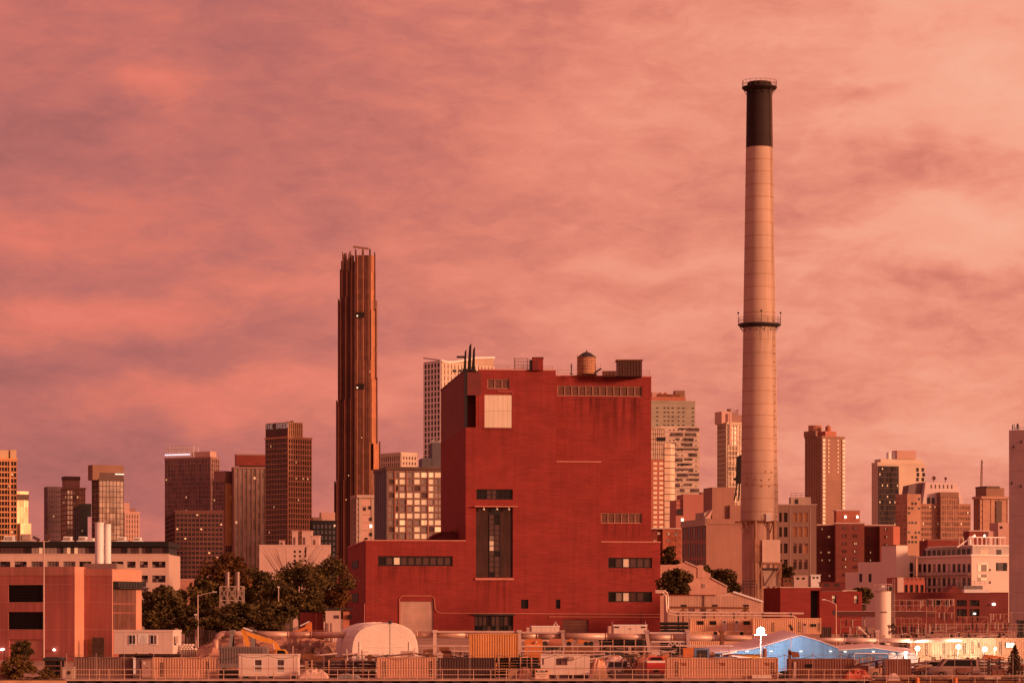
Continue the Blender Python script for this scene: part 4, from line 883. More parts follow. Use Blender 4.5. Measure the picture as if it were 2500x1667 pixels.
# tower under construction with crane
f_, r, wd, dp, z1 = tower('unfinished_tower', 'tan tower under construction with open balconies near the right edge', 2383, 2399, 2460, 1217, 1150, 20, mat('tan_concrete', (.46, .26, .19), .8, .1, .1), mat('tan_concrete2', (.44, .25, .18), .8, .15, .1), (3, 6, .3, .3, .3), (4, 7, .3, .4, 1.2), pb=1320, group=G_SKY)
rbox(r, f_, 2408, 2452, 1190, 1217, 3, 12, 'core_block', BRN); rbox(r, f_, 2409, 2441, 1186, 1191, 2.7, 12.3, 'core_rim', BRND); rbox(r, f_, 2432, 2446, 1222, 1275, -.5, -.31, 'recess_panel', BRND)
g = Fr(2401, 1180); r = thing('tower_crane', 'thin lattice crane mast rising above the unfinished tower', 'crane', g, zb=g.z(1215))
mb = MB(); n = 14; b0, b1 = Vector((0, 6, g.z(1215))), Vector((g.u(2403), 6, g.z(1121)))
for dx, dy in ((-.5, 0), (.5, 0), (0, .8)): mb.bar(b0 + Vector((dx, dy, 0)), b1 + Vector((dx * .5, dy * .5, 0)), .22)
mb.build('mast_chords', BRN, r)
mb = MB()
for i in range(n):
    t_ = i / n; p0 = b0.lerp(b1, t_); p1 = b0.lerp(b1, (i + 1) / n); sg = -1 if i % 2 else 1; mb.bar(p0 + Vector((-.5 * sg, 0, 0)), p1 + Vector((.5 * sg, 0, 0)), .14)
mb.build('lacing', RUSTY, r)
# white panel tower at the right edge
g = Fr(2463, 575, -24); r = thing('panel_tower', 'tall blank mauve panel tower cut off by the right edge', 'building', g)
PAN = mat('mauve_concrete_panel', (.44, .31, .31), .8, .10, .2, streak=.10); u1 = g.u(2560)
rows = [1050, 1100, 1150, 1204, 1260, 1310, 1350, 1400, 1445, 1495, 1540]
for i, (a, b) in enumerate(zip(rows, rows[1:])):
    for j in range(2): MB().box(u1 * j / 2 + .02, u1 * (j + 1) / 2 - .02, .01 * ((i + j) % 2), 9, g.z(b) + .03, g.z(a)).build('wall_panel', PAN, r)
for px, py in ((2469, 1176), (2491, 1184), (2474, 1088), (2492, 1076)): MB().box(g.u(px), g.u(px + 3), -.1, -.005, g.z(py + 6), g.z(py)).build('vent', DARK, r)
mb = MB(); z_ = g.z(1050)
for i in range(14): px = random.choice((2466, 2470, 2474, 2478, 2482, 2486, 2493, 2497)); mb.bar((g.u(px), 2, z_), (g.u(px + random.uniform(-2, 2)), 2, z_ + random.uniform(.5, 1.6)), .1)
mb.bar((g.u(2464), 2, z_ + .6), (g.u(2500), 2, z_ + .6), .08); mb.build('antenna_frame', DARK, r)
# ------------------------------------------------------------------ trees
def leaf_cloud(mb, c, r, n, size, rnd):
    for _ in range(n):
        while True:
            p = Vector((rnd.uniform(-1, 1), rnd.uniform(-1, 1), rnd.uniform(-1, 1)))
            if .35 < p.length < 1: break
        p = Vector((c[0] + p.x * r[0], c[1] + p.y * r[1], c[2] + p.z * r[2])); s_ = size * rnd.uniform(.5, 1.2)
        a = Vector((rnd.uniform(-1, 1), rnd.uniform(-1, 1), rnd.uniform(-.6, .6))).normalized() * s_; b = a.cross(Vector((rnd.uniform(-1, 1), rnd.uniform(-1, 1), rnd.uniform(-1, 1)))).normalized() * s_ * .7
        mb.q(p - a, p + b * .8, p + a, p - b * .8)
def tree(name, label, px, py0, py1, wpx, D, seed, kind='broad', leafm=None, group=None, clumps=22, per=150, size=.32, cat='tree'):
    g = Fr(px, D); rnd = random.Random(seed); zg_ = ground_z(D); r = thing(name, label, cat, g, group)
    zt, zb_ = g.z(py0), g.z(py1); R = wpx / 2 * g.k; hh = (zt - zb_) / 2; cz = (zt + zb_) / 2
    if kind != 'cone': clumps = int(clumps * 1.7); per = int(per * .75)
    cr = MB(); tr = MB(); tr.tube([(0, 0, zg_ - .3), (.1 * R * rnd.uniform(-1, 1), 0, (zg_ + cz) / 2), (0, 0, cz + hh * .5)], [max(.12, R * .09), max(.1, R * .065), .05], 7)
    if kind == 'cone':
        n = clumps
        for i in range(n):
            t_ = i / n; rr = R * (1 - t_) ** .8 * rnd.uniform(.75, 1.05); a = rnd.uniform(0, 6.28); z_ = zb_ + (zt - zb_) * t_
            for k in range(3):
                a += 2.1 + rnd.uniform(-.5, .5); leaf_cloud(cr, (math.cos(a) * rr * .55, math.sin(a) * rr * .55, z_ - rr * .1), (rr * .55, rr * .55, max(.25, hh / n * 2.2)), per // 2, size, rnd)
    else:
        for i in range(clumps):
            while True:
                p = Vector((rnd.uniform(-1, 1), rnd.uniform(-1, 1), rnd.uniform(-1, 1)))
                if .3 < p.length < .92: break
            cr_ = R * rnd.uniform(.18, .42); c = (p.x * R * 1.02, p.y * R * .7, cz + p.z * hh * 1.0)
            leaf_cloud(cr, c, (cr_, cr_, cr_ * min(1, hh / R) * .85), per, size, rnd)
            if i % 3 == 0: tr.tube([(0, 0, zb_ + hh * .3), (c[0] * .5, c[1] * .5, (c[2] + zb_) / 2 + hh * .1), c], [.1 + R * .02, .08, .03], 5)
    tr.build('trunk', BARK, r); cr.build('crown', leafm or LEAF, r); return r
GT = 'trees left of the power house'
LEAFR = mat('foliage_rust', (.13, .060, .022), .85, .5, .8, spec=.1)
tree('leafy_tree', 'tall leafy tree with rusty top left of the twin steel exhausts', 548, 1352, 1470, 120, 470, 1, group=GT, leafm=LEAFR, clumps=30)
tree('leafy_tree', 'broad leafy tree behind the twin steel exhausts', 620, 1385, 1500, 150, 480, 2, group=GT, clumps=34)
tree('leafy_tree', 'dark leafy tree touching the left corner of the power house', 800, 1352, 1500, 130, 505, 3, group=GT, clumps=34)
tree('leafy_tree', 'dark leafy tree second from the power house corner', 735, 1372, 1505, 130, 490, 4, group=GT, clumps=34)
tree('leafy_tree', 'low leafy tree below the bare pink tree', 690, 1415, 1512, 110, 470, 5, group=GT, clumps=26)
tree('leafy_tree', 'rust coloured low tree at the foot of the power house wing', 825, 1430, 1500, 70, 500, 15, group=GT, clumps=18, leafm=LEAFR)
tree('leafy_tree', 'leafy tree between the conifers and the twin steel exhausts', 505, 1410, 1510, 90, 468, 7, group=GT, clumps=24)
tree('conifer', 'dark spreading conifer right of the white parapet building', 398, 1430, 1560, 110, 440, 8, group=GT, clumps=30)
tree('conifer', 'narrower dark conifer beside the spreading one', 455, 1425, 1550, 90, 455, 9, group=GT, clumps=26)
tree('low_shrub', 'wide dark shrub under the twin steel exhausts', 585, 1468, 1520, 110, 432, 10, group=GT, clumps=20, cat='shrub')
tree('low_shrub', 'wide dark shrub right of the twin steel exhausts', 680, 1472, 1525, 100, 434, 11, group=GT, clumps=18, cat='shrub')
tree('low_shrub', 'dark shrub against the wooden board fence', 500, 1485, 1530, 90, 436, 12, group=GT, clumps=16, cat='shrub')
tree('low_shrub', 'dark shrub below the spreading conifer', 375, 1490, 1545, 80, 425, 13, group=GT, clumps=14, cat='shrub')
tree('low_shrub', 'dark shrub at the left foot of the power house', 765, 1470, 1520, 100, 470, 14, group=GT, clumps=16, cat='shrub')
tree('low_shrub', 'olive shrub in front of the left half of the board fence', 545, 1498, 1548, 110, 421, 61, group=GT, clumps=18, cat='shrub')
tree('low_shrub', 'olive shrub in front of the right half of the board fence', 650, 1496, 1546, 120, 422, 62, group=GT, clumps=18, cat='shrub')
tree('low_shrub', 'olive shrub at the left end of the board fence beside the street lamp', 462, 1500, 1552, 70, 419, 63, group=GT, clumps=14, cat='shrub')
# bare tree
g = Fr(712, 510); r = thing('bare_tree', 'bare pinkish tree with thin branches above the dark treetops', 'tree', g); mb = MB(); rnd = random.Random(3)
MB().tube([(0, 0, ground_z(510)), (0, 0, g.z(1450))], .25, 6).build('trunk', BARK, r)
for i in range(46):
    a = rnd.uniform(-.75, .75); L_ = rnd.uniform(4, 9.5); p = Vector((rnd.uniform(-.6, .6), rnd.uniform(-1, 1), g.z(1450))); q_ = p + Vector((math.sin(a) * L_ * .5, 0, L_ * .55)); e = q_ + Vector((math.sin(a * 1.2) * L_ * .4, rnd.uniform(-.6, .6), L_ * .45)); mb.tube([p, q_, e], [.07, .05, .02], 4)
mb.build('branches', mat('pink_twigs', (.24, .11, .09), .9), r)
GR = 'trees right of the power house'
tree('leafy_tree', 'round dark tree in front of the gabled house right of the power house', 1652, 1385, 1470, 84, 500, 21, group=GR, clumps=26)
tree('leafy_tree', 'tree rising behind the round dark one at the power house corner', 1630, 1335, 1400, 56, 600, 22, group=GR, clumps=18)
tree('leafy_tree', 'sloping dark tree below the blank pink wall', 1735, 1378, 1440, 95, 590, 23, group=GR, clumps=20)
tree('leafy_tree', 'dark tree at the left foot of the tall chimney', 1778, 1392, 1465, 85, 588, 24, group=GR, clumps=22)
tree('leafy_tree', 'small dark tree at the right foot of the tall chimney', 1918, 1378, 1415, 44, 610, 25, group=GR, clumps=14)
tree('leafy_tree', 'small round tree left of the white silo', 2098, 1422, 1490, 60, 620, 26, group=GR, clumps=20)
# ------------------------------------------------------------------ left mid ground
# long white building with black top storey
g = Fr(-30, 520, 0); r = thing('parapet_building', 'long pale building with black glazed top storey and many square windows', 'building', g)
PB = mat('pale_pink_render', (.60, .44, .38), .8, .06, .2, streak=.08); k = g.k
W2 = [(-20, 25), (35, 65), (76, 105), (115, 144), (154, 184), (193, 223), (235, 262), (272, 301), (310, 331), (341, 361), (371, 404)]
holes = [hole(g, a, b, 1370, 1385) for a, b in W2]
for y0, y1 in ((1404, 1421), (1437, 1454), (1470, 1487), (1503, 1520)): holes += [hole(g, a, b, y0, y1) for a, b in ((310, 331), (345, 361), (371, 404))]
block(MB(), 0, g.u(412), 0, 18, 3, g.z(1353), holes, .5).build('wall', PB, r)
for i, h_ in enumerate(holes): window(r, *h_, .45, 4 if h_[1] - h_[0] > 1.6 else 2, 2, [GLASSW, GLASSR, GLASSP] if i not in (2, 3, 4) else GLASSP, FRM, .05)
MB().box(.2, g.u(405), 1.0, 17, g.z(1353) + .002, g.z(1334)).build('glazed_storey_core', DARK, r)
for a, b in ((-20, 65), (75, 147), (152, 225), (230, 262), (267, 303), (309, 363), (369, 405)):
    u0, u1 = g.u(a), g.u(b); n = max(2, int((b - a) / 9)); 
    for i in range(n): MB().box(u0 + (u1 - u0) * i / n + .03, u0 + (u1 - u0) * (i + 1) / n - .03, .9, .97, g.z(1352), g.z(1336)).build('pane', random.choice([GLASSP, GLASSR, GLASSP, LITD]) if a in (75, 152, 309) else GLASSR, r)
MB().box(-.5, g.u(411), .2, 18, g.z(1334), g.z(1321)).build('black_fascia', BLACK, r)
for a in (65, 147, 225, 262, 303, 363, 405): MB().box(g.u(a), g.u(a + 6), .5, .99, g.z(1353) + .003, g.z(1334) - .003).build('black_post', BLACK, r)
MB().box(-.6, g.u(412) + .1, -.1, .5, g.z(1353) - .01, g.z(1351)).build('coping', PB, r)
zr = g.z(1321)
for i, (a, b, t_, m_, lab) in enumerate(((8, 36, 1307, WHITE, 'sloped pale vent hood at the left end of the black roofline'), (49, 75, 1303, CONC2, 'brown roof cabinet on the black roofline'), (154, 175, 1309, WHITE, 'pale air handler left of the second one on the black roofline'),
        (191, 211, 1309, WHITE, 'pale air handler just left of the white twin chimneys'), (220, 228, 1313, WHITE, 'small pale box right beside the white twin chimneys'), (288, 307, 1310, WHITE, 'pale air handler right of the white twin chimneys'), (326, 344, 1311, WHITE, 'last pale air handler at the right end of the black roofline'))):
    g2 = Fr(a, 526); r2 = thing('roof_air_handler', lab, 'air handler', g2, 'plant on the black roofline', zb=zr)
    w_ = g2.u(b); MB().slab([(0, zr + .01), (w_, zr + .01), (w_ * .93, g2.z(t_)), (w_ * .06, g2.z(t_))], 0, 2).build('casing', m_, r2); MB().box(-.3, w_ + .3, -.1, 2.1, zr + .005, zr + .3).build('curb', m_, r2)
    MB().box(w_ * .2, w_ * .8, -.12, .0, zr + .4, g2.z(t_) - .2).build('grille', CONC2, r2)
# industrial block with louvres (right-hand faces coloured lighter to look sunlit)
g = Fr(-40, 410, -20); r = thing('pump_building', 'low dark red industrial block with two black louvres at the lower left', 'building', g)
RW = mat('weathered_red_panel', (.43, .14, .12), .8, .18, .25, (1, 1, .35), streak=.25); RWT = mat('weathered_concrete_band', (.50, .21, .165), .8, .18, .3, (1, 1, .3), streak=.25); SUNW = mat('sunlit_wall_and_joint', (.60, .30, .21), .8, .08, .3, streak=.1)
ua = g.u(182); vb2 = g.v(205, ua); ub = g.u(273, vb2); ve = g.v(345, ub); zr = g.z(1384); zgd = .2
lou = [hole(g, 20, 105, 1427, 1470), hole(g, 20, 105, 1493, 1536), hole(g, 22, 105, 1560, 1606)]
block(MB(), 0, ua, 0, 12, zgd, zr, lou, .4).build('wall', RW, r)
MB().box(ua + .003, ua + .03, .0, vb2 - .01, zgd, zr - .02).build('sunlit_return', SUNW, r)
block(MB(), ua - 2, ub, vb2, ve, zgd, zr - .3, [], .3).build('wall', RW, r)
MB().box(-.05, ua + .04, -.06, -.003, g.z(1405), zr + .01).build('concrete_band', RWT, r)
MB().box(ua + .04, ub, vb2 - .05, vb2 - .003, g.z(1405, ub, vb2), zr - .29).build('concrete_band', RWT, r)
for py in (1427, 1470, 1536):
    MB().box(-.05, ua + .05, -.035, -.004, g.z(py) - .03, g.z(py) + .03).build('pale_joint', SUNW, r); MB().box(ua + .05, ub + .02, vb2 - .035, vb2 - .004, g.z(py, ub, vb2) - .03, g.z(py, ub, vb2) + .03).build('pale_joint', SUNW, r)
for h_ in lou[:2]:
    MB().box(h_[0], h_[1], .36, .39, h_[2], h_[3]).build('louvre_backing', BLACK, r); n = 12
    for j in range(n):
        z_ = h_[2] + (h_[3] - h_[2]) * (j + .5) / n; MB().q((h_[0], .08, z_ - .07), (h_[1], .08, z_ - .07), (h_[1], .25, z_ + .05), (h_[0], .25, z_ + .05)).build('slat', mat('black_slat', (.03, .022, .022), .4), r)
h_ = lou[2]
for j in range(8): z0_ = h_[2] + (h_[3] - h_[2]) * j / 8; MB().box(h_[0], h_[1], .2, .25, z0_ + .015, z0_ + (h_[3] - h_[2]) / 8 - .01).build('door_slat', RWT, r)
# right face of block: glazing with scalloped eave
va, vc = g.v(275, ub), g.v(331, ub); zc_ = g.z(1434, ub, va)
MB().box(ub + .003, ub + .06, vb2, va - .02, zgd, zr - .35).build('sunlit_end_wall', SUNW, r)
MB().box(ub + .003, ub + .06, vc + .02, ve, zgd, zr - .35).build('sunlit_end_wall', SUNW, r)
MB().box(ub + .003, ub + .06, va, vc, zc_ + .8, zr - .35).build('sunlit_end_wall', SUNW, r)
for i in range(5):
    for (za, zb_) in ((1536, 1496), (1494, 1474), (1472, 1436)):
        y0, y1 = va + (vc - va) * i / 5, va + (vc - va) * (i + 1) / 5; MB().box(ub + .01, ub + .05, y0 + .04, y1 - .04, g.z(za, ub, va), g.z(zb_, ub, va)).build('pane', mat('mesh_glass', (.16, .07, .055), .3, .3, 1.2, (2, 2, .2)), r)
for i in range(10):
    y0 = va + (ve - va) * i / 10; y1 = va + (ve - va) * (i + 1) / 10
    MB().prism([(ub, y0), (ub + .9, y0 + .05), (ub + .9, y1 - .12), (ub, y1 - .12)], zc_ + .1 + .05 * (i % 2), zc_ + .95).build('eave_scallop', DARK, r)
MB().box(ub + .01, ub + 1.2, va, ve + .3, zc_ - .12, zc_ + .08).build('eave', DARK, r)
MB().prism([(g.u(207, vb2 + 1), vb2 + .6), (g.u(288, vb2 + 1), vb2 + .6), (g.u(275, vb2 + 5), ve - 1), (g.u(220, vb2 + 5), ve - 1)], zr - .28, g.z(1376)).build('metal_roof', mat('grey_metal_roof', (.34, .24, .21), .5, .1, 1), r)
MB().box(g.u(216, vb2), g.u(231, vb2), vb2 - .25, vb2 - .06, zgd, g.z(1560, ub, vb2)).build('door', RUSTY, r)
for i in range(6): x = g.u(243, vb2) + i * .33; MB().box(x, x + .28, vb2 - 2.2, vb2 - 2.12, zgd, g.z(1555, ub, vb2)).build('gate_board', WOOD, r)
for px in (6, 134):
    MB().lathe(g.u(px), -.25, [(.05, g.z(1581)), (.2, g.z(1584)), (.22, g.z(1586)), (.05, g.z(1587))], 8).build('wall_lamp', LAMP, r)
for i, (a, b, t_, lab) in enumerate(((232, 253, 1275, 'taller white chimney of the pair above the red block'), (254, 271, 1279, 'shorter white chimney of the pair above the red block'))):
    g2 = Fr((a + b) / 2, 415 + i * 1.2); r2 = thing('white_chimney', lab, 'chimney', g2, 'white twin chimneys', zb=zr - .3); R_ = (b - a) / 2 * g2.k
    for p0, p1 in ((1383, 1328), (1328, 1283), (1283, t_)): MB().lathe(0, 0, [(R_, g2.z(p0)), (R_, g2.z(p1) - .03)], 24).build('flue_section', WHITE, r2); 
    for ch in list(r2.children):
        for p_ in ch.data.polygons: p_.use_smooth = len(p_.vertices) == 4
    MB().lathe(0, 0, [(R_ + .04, g2.z(1328) - .08), (R_ + .04, g2.z(1328) + .05)], 24).lathe(0, 0, [(R_ + .04, g2.z(t_) - .1), (R_ + .04, g2.z(t_))], 24).build('flange', WHITE, r2)
# tall white pole with lamps
g = Fr(107, 392); r = thing('flood_light_mast', 'tall pale mast with tilted dark lamp heads in front of the red louvre block', 'lamp post', g)
MB().tube([(0, 0, 0), (0, 0, g.z(1322))], [.13, .09], 10).build('pole', STUCCO, r)
MB().tube([(g.u(85), 0, g.z(1321)), (g.u(118), 0, g.z(1321)), (g.u(122), 0, g.z(1316))], .06, 6).build('cross_arm', STUCCO, r)
MB().ob((g.u(82), -.2, g.z(1307)), (g.u(98) - g.u(82), 0, -.5), (0, .4, 0), (-.15, 0, -.35)).build('lamp_head', BRND, r); MB().box(g.u(111), g.u(124), -.2, .2, g.z(1316), g.z(1304)).build('lamp_head', BRND, r)
# brick row and white low building behind the trees
g = Fr(412, 640, 4); r = thing('brick_row', 'low pink brick row with chimney seen between conifer and white building', 'building', g)
holes = [hole(g, a, a + 6, 1424, 1437) for a in (418, 432, 462, 485)]
block(MB(), 0, g.u(520), 0, 10, 3.5, g.z(1416), holes, .3).build('wall', mat('pink_brick', (.42, .20, .16), .85, .15, .5), r)
for h_ in holes: window(r, *h_, .25, 2, 2, [GLASSR, LITD], FRM, .08)
rbox(r, g, 427, 436, 1392, 1416, 1, 3, 'chimney', PINKP); rbox(r, g, 500, 530, 1385, 1416, 4, 8, 'back_gable', PINKP); rbox(r, g, 412, 522, 1413, 1416, -.2, .3, 'coping', PINKP)
g = Fr(633, 720, 3); r = thing('white_warehouse', 'plain pale flat roofed warehouse behind the treetops', 'building', g)
wv = g.u(806); holes = [hole(g, 717 + i * 13, 722 + i * 13, 1343 + j * 11, 1349 + j * 11) for i in range(3) for j in range(4)] + [hole(g, 744, 748, 1335, 1356)]
block(MB(), 0, wv, 0, 14, 3.5, g.z(1331), holes, .3).build('wall', STUCCO, r)
for h_ in holes: MB().box(h_[0], h_[1], .2, .26, h_[2], h_[3]).build('window', GLASSD, r)
MB().box(-.1, wv + .1, -.1, 14.1, g.z(1331) + .005, g.z(1329)).build('parapet', STUCCO, r)
for a, b, t_, n_ in ((713, 727, 1297, 'white stair tower left on the pale warehouse roof'), (737, 761, 1297, 'white stair tower right on the pale warehouse roof'), (682, 694, 1321, 'small white vent on the left of the pale warehouse roof'), (762, 780, 1309, 'white stepped box at the right of the pale warehouse roof')):
    g2 = Fr(a, 728); zr_ = g.z(1331); r2 = thing('roof_block', n_, 'roof structure', g2, zb=zr_); MB().box(0, g2.u(b), 0, 4, zr_ + .1, g2.z(t_)).build('wall', STUCCO, r2); MB().box(-.15, g2.u(b) + .15, -.15, 4.1, g2.z(t_) + .002, g2.z(t_) + .25).build('cap', PINKP, r2); MB().box(.3, .9, -.05, -.003, zr_ + .3, (zr_ + g2.z(t_)) / 2 + .4).build('door', GLASSB, r2)
# twin exhausts on a lattice frame
g = Fr(537, 445); r = thing('exhaust_frame', 'steel lattice frame carrying two round metal exhausts among the trees', 'exhaust stacks', g)
w_ = g.u(593); z0_, z1_, zm_ = ground_z(445), g.z(1431), g.z(1465)
for x in (0, w_ * .31, w_ * .66, w_):
    for y in (0, 2.2): MB().box(x - .06, x + .06, y - .06, y + .06, z0_, z1_).build('post', CONC2, r)
mb = MB()
for y in (0, 2.2):
    for z_ in (z1_, zm_): mb.bar((0, y, z_), (w_, y, z_), .14)
    for i in range(3):
        a, b = w_ * i / 3, w_ * (i + 1) / 3
        for zz0, zz1 in ((zm_, z1_), (g.z(1495), zm_)): mb.bar((a, y, zz0), (b, y, zz1), .09); mb.bar((b, y, zz0), (a, y, zz1), .09)
mb.build('bracing', CONC2, r)
for a, b in ((548, 559), (572, 584)):
    R_ = (b - a) / 2 * g.k; MB().lathe(g.u((a + b) / 2), 1.1, [(.2, g.z(1462)), (R_, g.z(1440)), (R_, g.z(1395))], 18).build('exhaust_pipe', mat('dull_steel', (.26, .19, .17), .4, .15, .8, metal=.4), r)
# street lamps
for px, pt, pb, arm, D, lab in ((483, 1450, 1567, 525, 418, 'galvanised street lamp with arm reaching right before the conifers'), (478, 1500, 1560, 0, 424, 'short pale post beside the street lamp'), (680, 1433, 1480, 0, 455, 'thin pole rising in front of the dark trees')):
    g = Fr(px, D); r = thing('street_lamp' if arm else 'pole', lab, 'street lamp' if arm else 'pole', g)
    MB().tube([(0, 0, ground_z(D)), (0, 0, g.z(pt))], [.14, .07], 8).build('pole', STUCCO, r); MB().lathe(0, 0, [(.25, ground_z(D)), (.25, ground_z(D) + .3), (.15, ground_z(D) + .4)], 8).build('base', GREY, r)
    if arm: MB().tube([(0, 0, g.z(pt + 4)), (g.u(500), 0, g.z(pt - 1)), (g.u(arm), 0, g.z(pt - 6))], .05, 6).build('arm', STUCCO, r); MB().box(g.u(arm - 6), g.u(arm + 4), -.15, .15, g.z(pt - 5), g.z(pt - 7)).build('lamp_head', WHITE, r)
    else: MB().box(-.2, .2, -.12, .12, g.z(pt + 1), g.z(pt - 2)).build('head', WHITE, r)
# wooden board fence
g = Fr(462, 428); r = thing('board_fence', 'weathered wooden board fence in front of the dark trees', 'fence', g)
x = 0; rnd = random.Random(5); wend = g.u(712)
while x < wend:
    w_ = rnd.uniform(.24, .32); MB().box(x, x + w_ - .03, rnd.uniform(0, .03), .06, ground_z(428), g.z(1509) + rnd.uniform(-.2, .25)).build('board', WOOD, r); x += w_
for z_ in (1.6, 3.2): MB().box(0, wend, .065, .12, z_, z_ + .12).build('rail', WOOD, r)
# sheds at the left foot of the power house
g = Fr(732, 455, 4); r = thing('red_cabin', 'small dull red cabin left of the power house', 'cabin', g); w_ = g.u(790)
MB().box(0, w_, 0, 4, ground_z(455), g.z(1495)).build('wall', BRICKD, r); MB().box(-.1, w_ + .1, -.1, 4.1, g.z(1495) + .004, g.z(1494)).build('roof', MAROON, r); MB().box(w_ * .67, w_ * .7, -.05, -.003, ground_z(455), g.z(1497)).build('corner_strip', BRICKO, r)
g = Fr(795, 450, 4); r = thing('pump_shed', 'pale open shed with flat dark roof beside the power house wing', 'shed', g); w_ = g.u(853)
MB().box(0, g.u(832), 0, 3.5, ground_z(450), g.z(1490)).build('wall', STUCCO, r); MB().box(g.u(838), w_, .4, 3.5, ground_z(450), g.z(1492)).build('wall', BRICKO, r)
MB().box(g.u(790), w_ + .6, -.4, 4, g.z(1487), g.z(1484)).build('roof', DARK, r); MB().box(g.u(815), g.u(828), -.06, -.004, g.z(1509), g.z(1501)).build('window', GLASSR, r); MB().box(g.u(849), g.u(858), -.06, .39, g.z(1511), g.z(1500)).build('window', GLASSD, r)
MB().tube([(g.u(803), -.3, ground_z(450)), (g.u(803), -.3, g.z(1520)), (g.u(812), -.3, g.z(1520)), (g.u(812), -.3, ground_z(450))], .14, 6).build('pipe', STUCCO, r)
# ------------------------------------------------------------------ right mid ground
# five storey beige block right of the stack
g = Fr(1895, 700, 0); r = thing('beige_block', 'flat fronted mauve beige block with rows of amber windows right of the chimney', 'building', g)
holes = []; cols = [(1902, 1909), (1913, 1923), (1936, 1945), (1949, 1958), (1962, 1972)]; rows = [(1251, 1274), (1286, 1310), (1326, 1350), (1365, 1389)]
for i, c_ in enumerate(cols):
    for j, q_ in enumerate(rows): holes.append(hole(g, c_[0], c_[1], q_[0], q_[1]))
block(MB(), 0, g.u(1993), 0, 16, 3.5, g.z(1233), holes, .5).build('wall', mat('mauve_beige_render', (.25, .155, .13), .85, .06, .2, streak=.08), r)
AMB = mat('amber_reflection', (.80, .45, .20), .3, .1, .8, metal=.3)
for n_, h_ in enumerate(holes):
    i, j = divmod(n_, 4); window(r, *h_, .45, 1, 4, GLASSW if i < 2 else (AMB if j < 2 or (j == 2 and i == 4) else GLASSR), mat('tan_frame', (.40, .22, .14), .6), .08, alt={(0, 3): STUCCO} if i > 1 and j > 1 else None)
MB().box(-.1, g.u(1993) + .1, -.15, 16, g.z(1233) + .003, g.z(1230)).build('parapet', CONC2, r)
for px in (1928, 1977): MB().box(g.u(px), g.u(px + 1.5), -.1, -.003, 3.5, g.z(1240)).build('pilaster', CONC2, r)
g2 = Fr(1931, 708); r2 = thing('roof_plant_room', 'brown plant room with railing on the mauve beige block', 'plant room', g2, zb=g.z(1233)); z_ = g.z(1230)
MB().box(0, g2.u(1980), 0, 5, z_ + .02, g2.z(1213)).build('wall', CONC2, r2); mb = MB(); railing(mb, [(0, 0, g2.z(1213)), (g2.u(1980), 0, g2.z(1213))], 1.0, .06, 1.2); mb.build('railing', DARK, r2); MB().box(1.0, 1.9, -.05, -.003, z_ + .05, g2.z(1218)).build('door', DARK, r2)
# loft with blank pink wall
g = Fr(1724, 680, 14); r = thing('loft_building', 'loft with big dark windows on its left face and blank pink front wall', 'building', g)
w_ = g.u(1830); dl = g.v(1665); z1_ = g.z(1268); LOFT = mat('dusky_pink_wall', (.34, .175, .14), .85, .07, .2, streak=.12)
MB().box(0, w_, 0, dl, 3.5, z1_).build('wall', LOFT, r)
MB().box(g.u(1745), g.u(1800), 2, 9, z1_, g.z(1188)).build('lift_tower', LOFT, r); MB().box(g.u(1785), g.u(1830), 1, 10, z1_ + .01, g.z(1232)).build('upper_storey', LOFT, r)
MB().box(-.3, w_, -.3, -.003, g.z(1279), z1_ + .2).build('cornice', LOFT, r); MB().box(-.35, -.003, -.3, dl, g.z(1282), z1_ + .2).build('cornice', CONC2, r)
for row in ((1284, 1316), (1326, 1358), (1366, 1390)):
    for i in range(5):
        y0 = dl * (i + .15) / 5; y1 = dl * (i + .75) / 5; a, b = g.z(row[1] + 1, 0, y0), g.z(row[0], 0, y0)
        fr2 = MB().box(-.12, -.004, y0, y1, a, a + .2).box(-.12, -.004, y0, y1, b - .2, b).box(-.13, -.003, y0, y0 + .3, a + .01, b - .01).box(-.13, -.003, y1 - .3, y1, a + .01, b - .01).box(-.11, -.005, y0 + .3, y1 - .3, (a + b) / 2, (a + b) / 2 + .12).build('window', BRN, r)
        MB().box(-.06, -.004, y0 + .3, y1 - .3, a + .2, b - .2).build('pane', random.choice([GLASSD, GLASSR, GLASSW]), fr2)
MB().prism([(-.2, 1), (g.u(1738), 1), (g.u(1738), 8), (-.2, 8)], z1_ + .2, g.z(1250)).build('skylight_base', CONC2, r)
MB().slab([(g.u(1707, 5), z1_ + .3), (g.u(1733, 1), z1_ + .3), (g.u(1738, 1), g.z(1243)), (g.u(1716, 5), g.z(1255))], .5, 5).build('skylight', PINKP, r)
# red terraces behind
g = Fr(1650, 1000, 8); r = thing('terraced_flats', 'red clad stepped flats between brick tower and loft', 'building', g)
for i, (a, b, t_, bt) in enumerate(((1651, 1760, 1220, 1290), (1668, 1760, 1206, 1222), (1650, 1700, 1258, 1300))): rbox(r, g, a, b, t_, bt + 60, i * -.8, 12 - i, 'storey_block', mat('rose_cladding', (.42, .17, .14), .75, .08, .1, (1, 1, 1)))
for py in (1222, 1232, 1244, 1256): MB().box(g.u(1651), g.u(1745), -.2, -.01, g.z(py + 1), g.z(py)).build('joint_line', BRICKD, r)
rbox(r, g, 1712, 1741, 1201, 1206, 2, 6, 'roof_block', BRN); rbox(r, g, 1653, 1664, 1242, 1256, -.95, -.81, 'dark_window', GLASSD, ); rbox(r, g, 1663, 1669, 1265, 1272, -1.9, -1.61, 'lit_window', LITW)
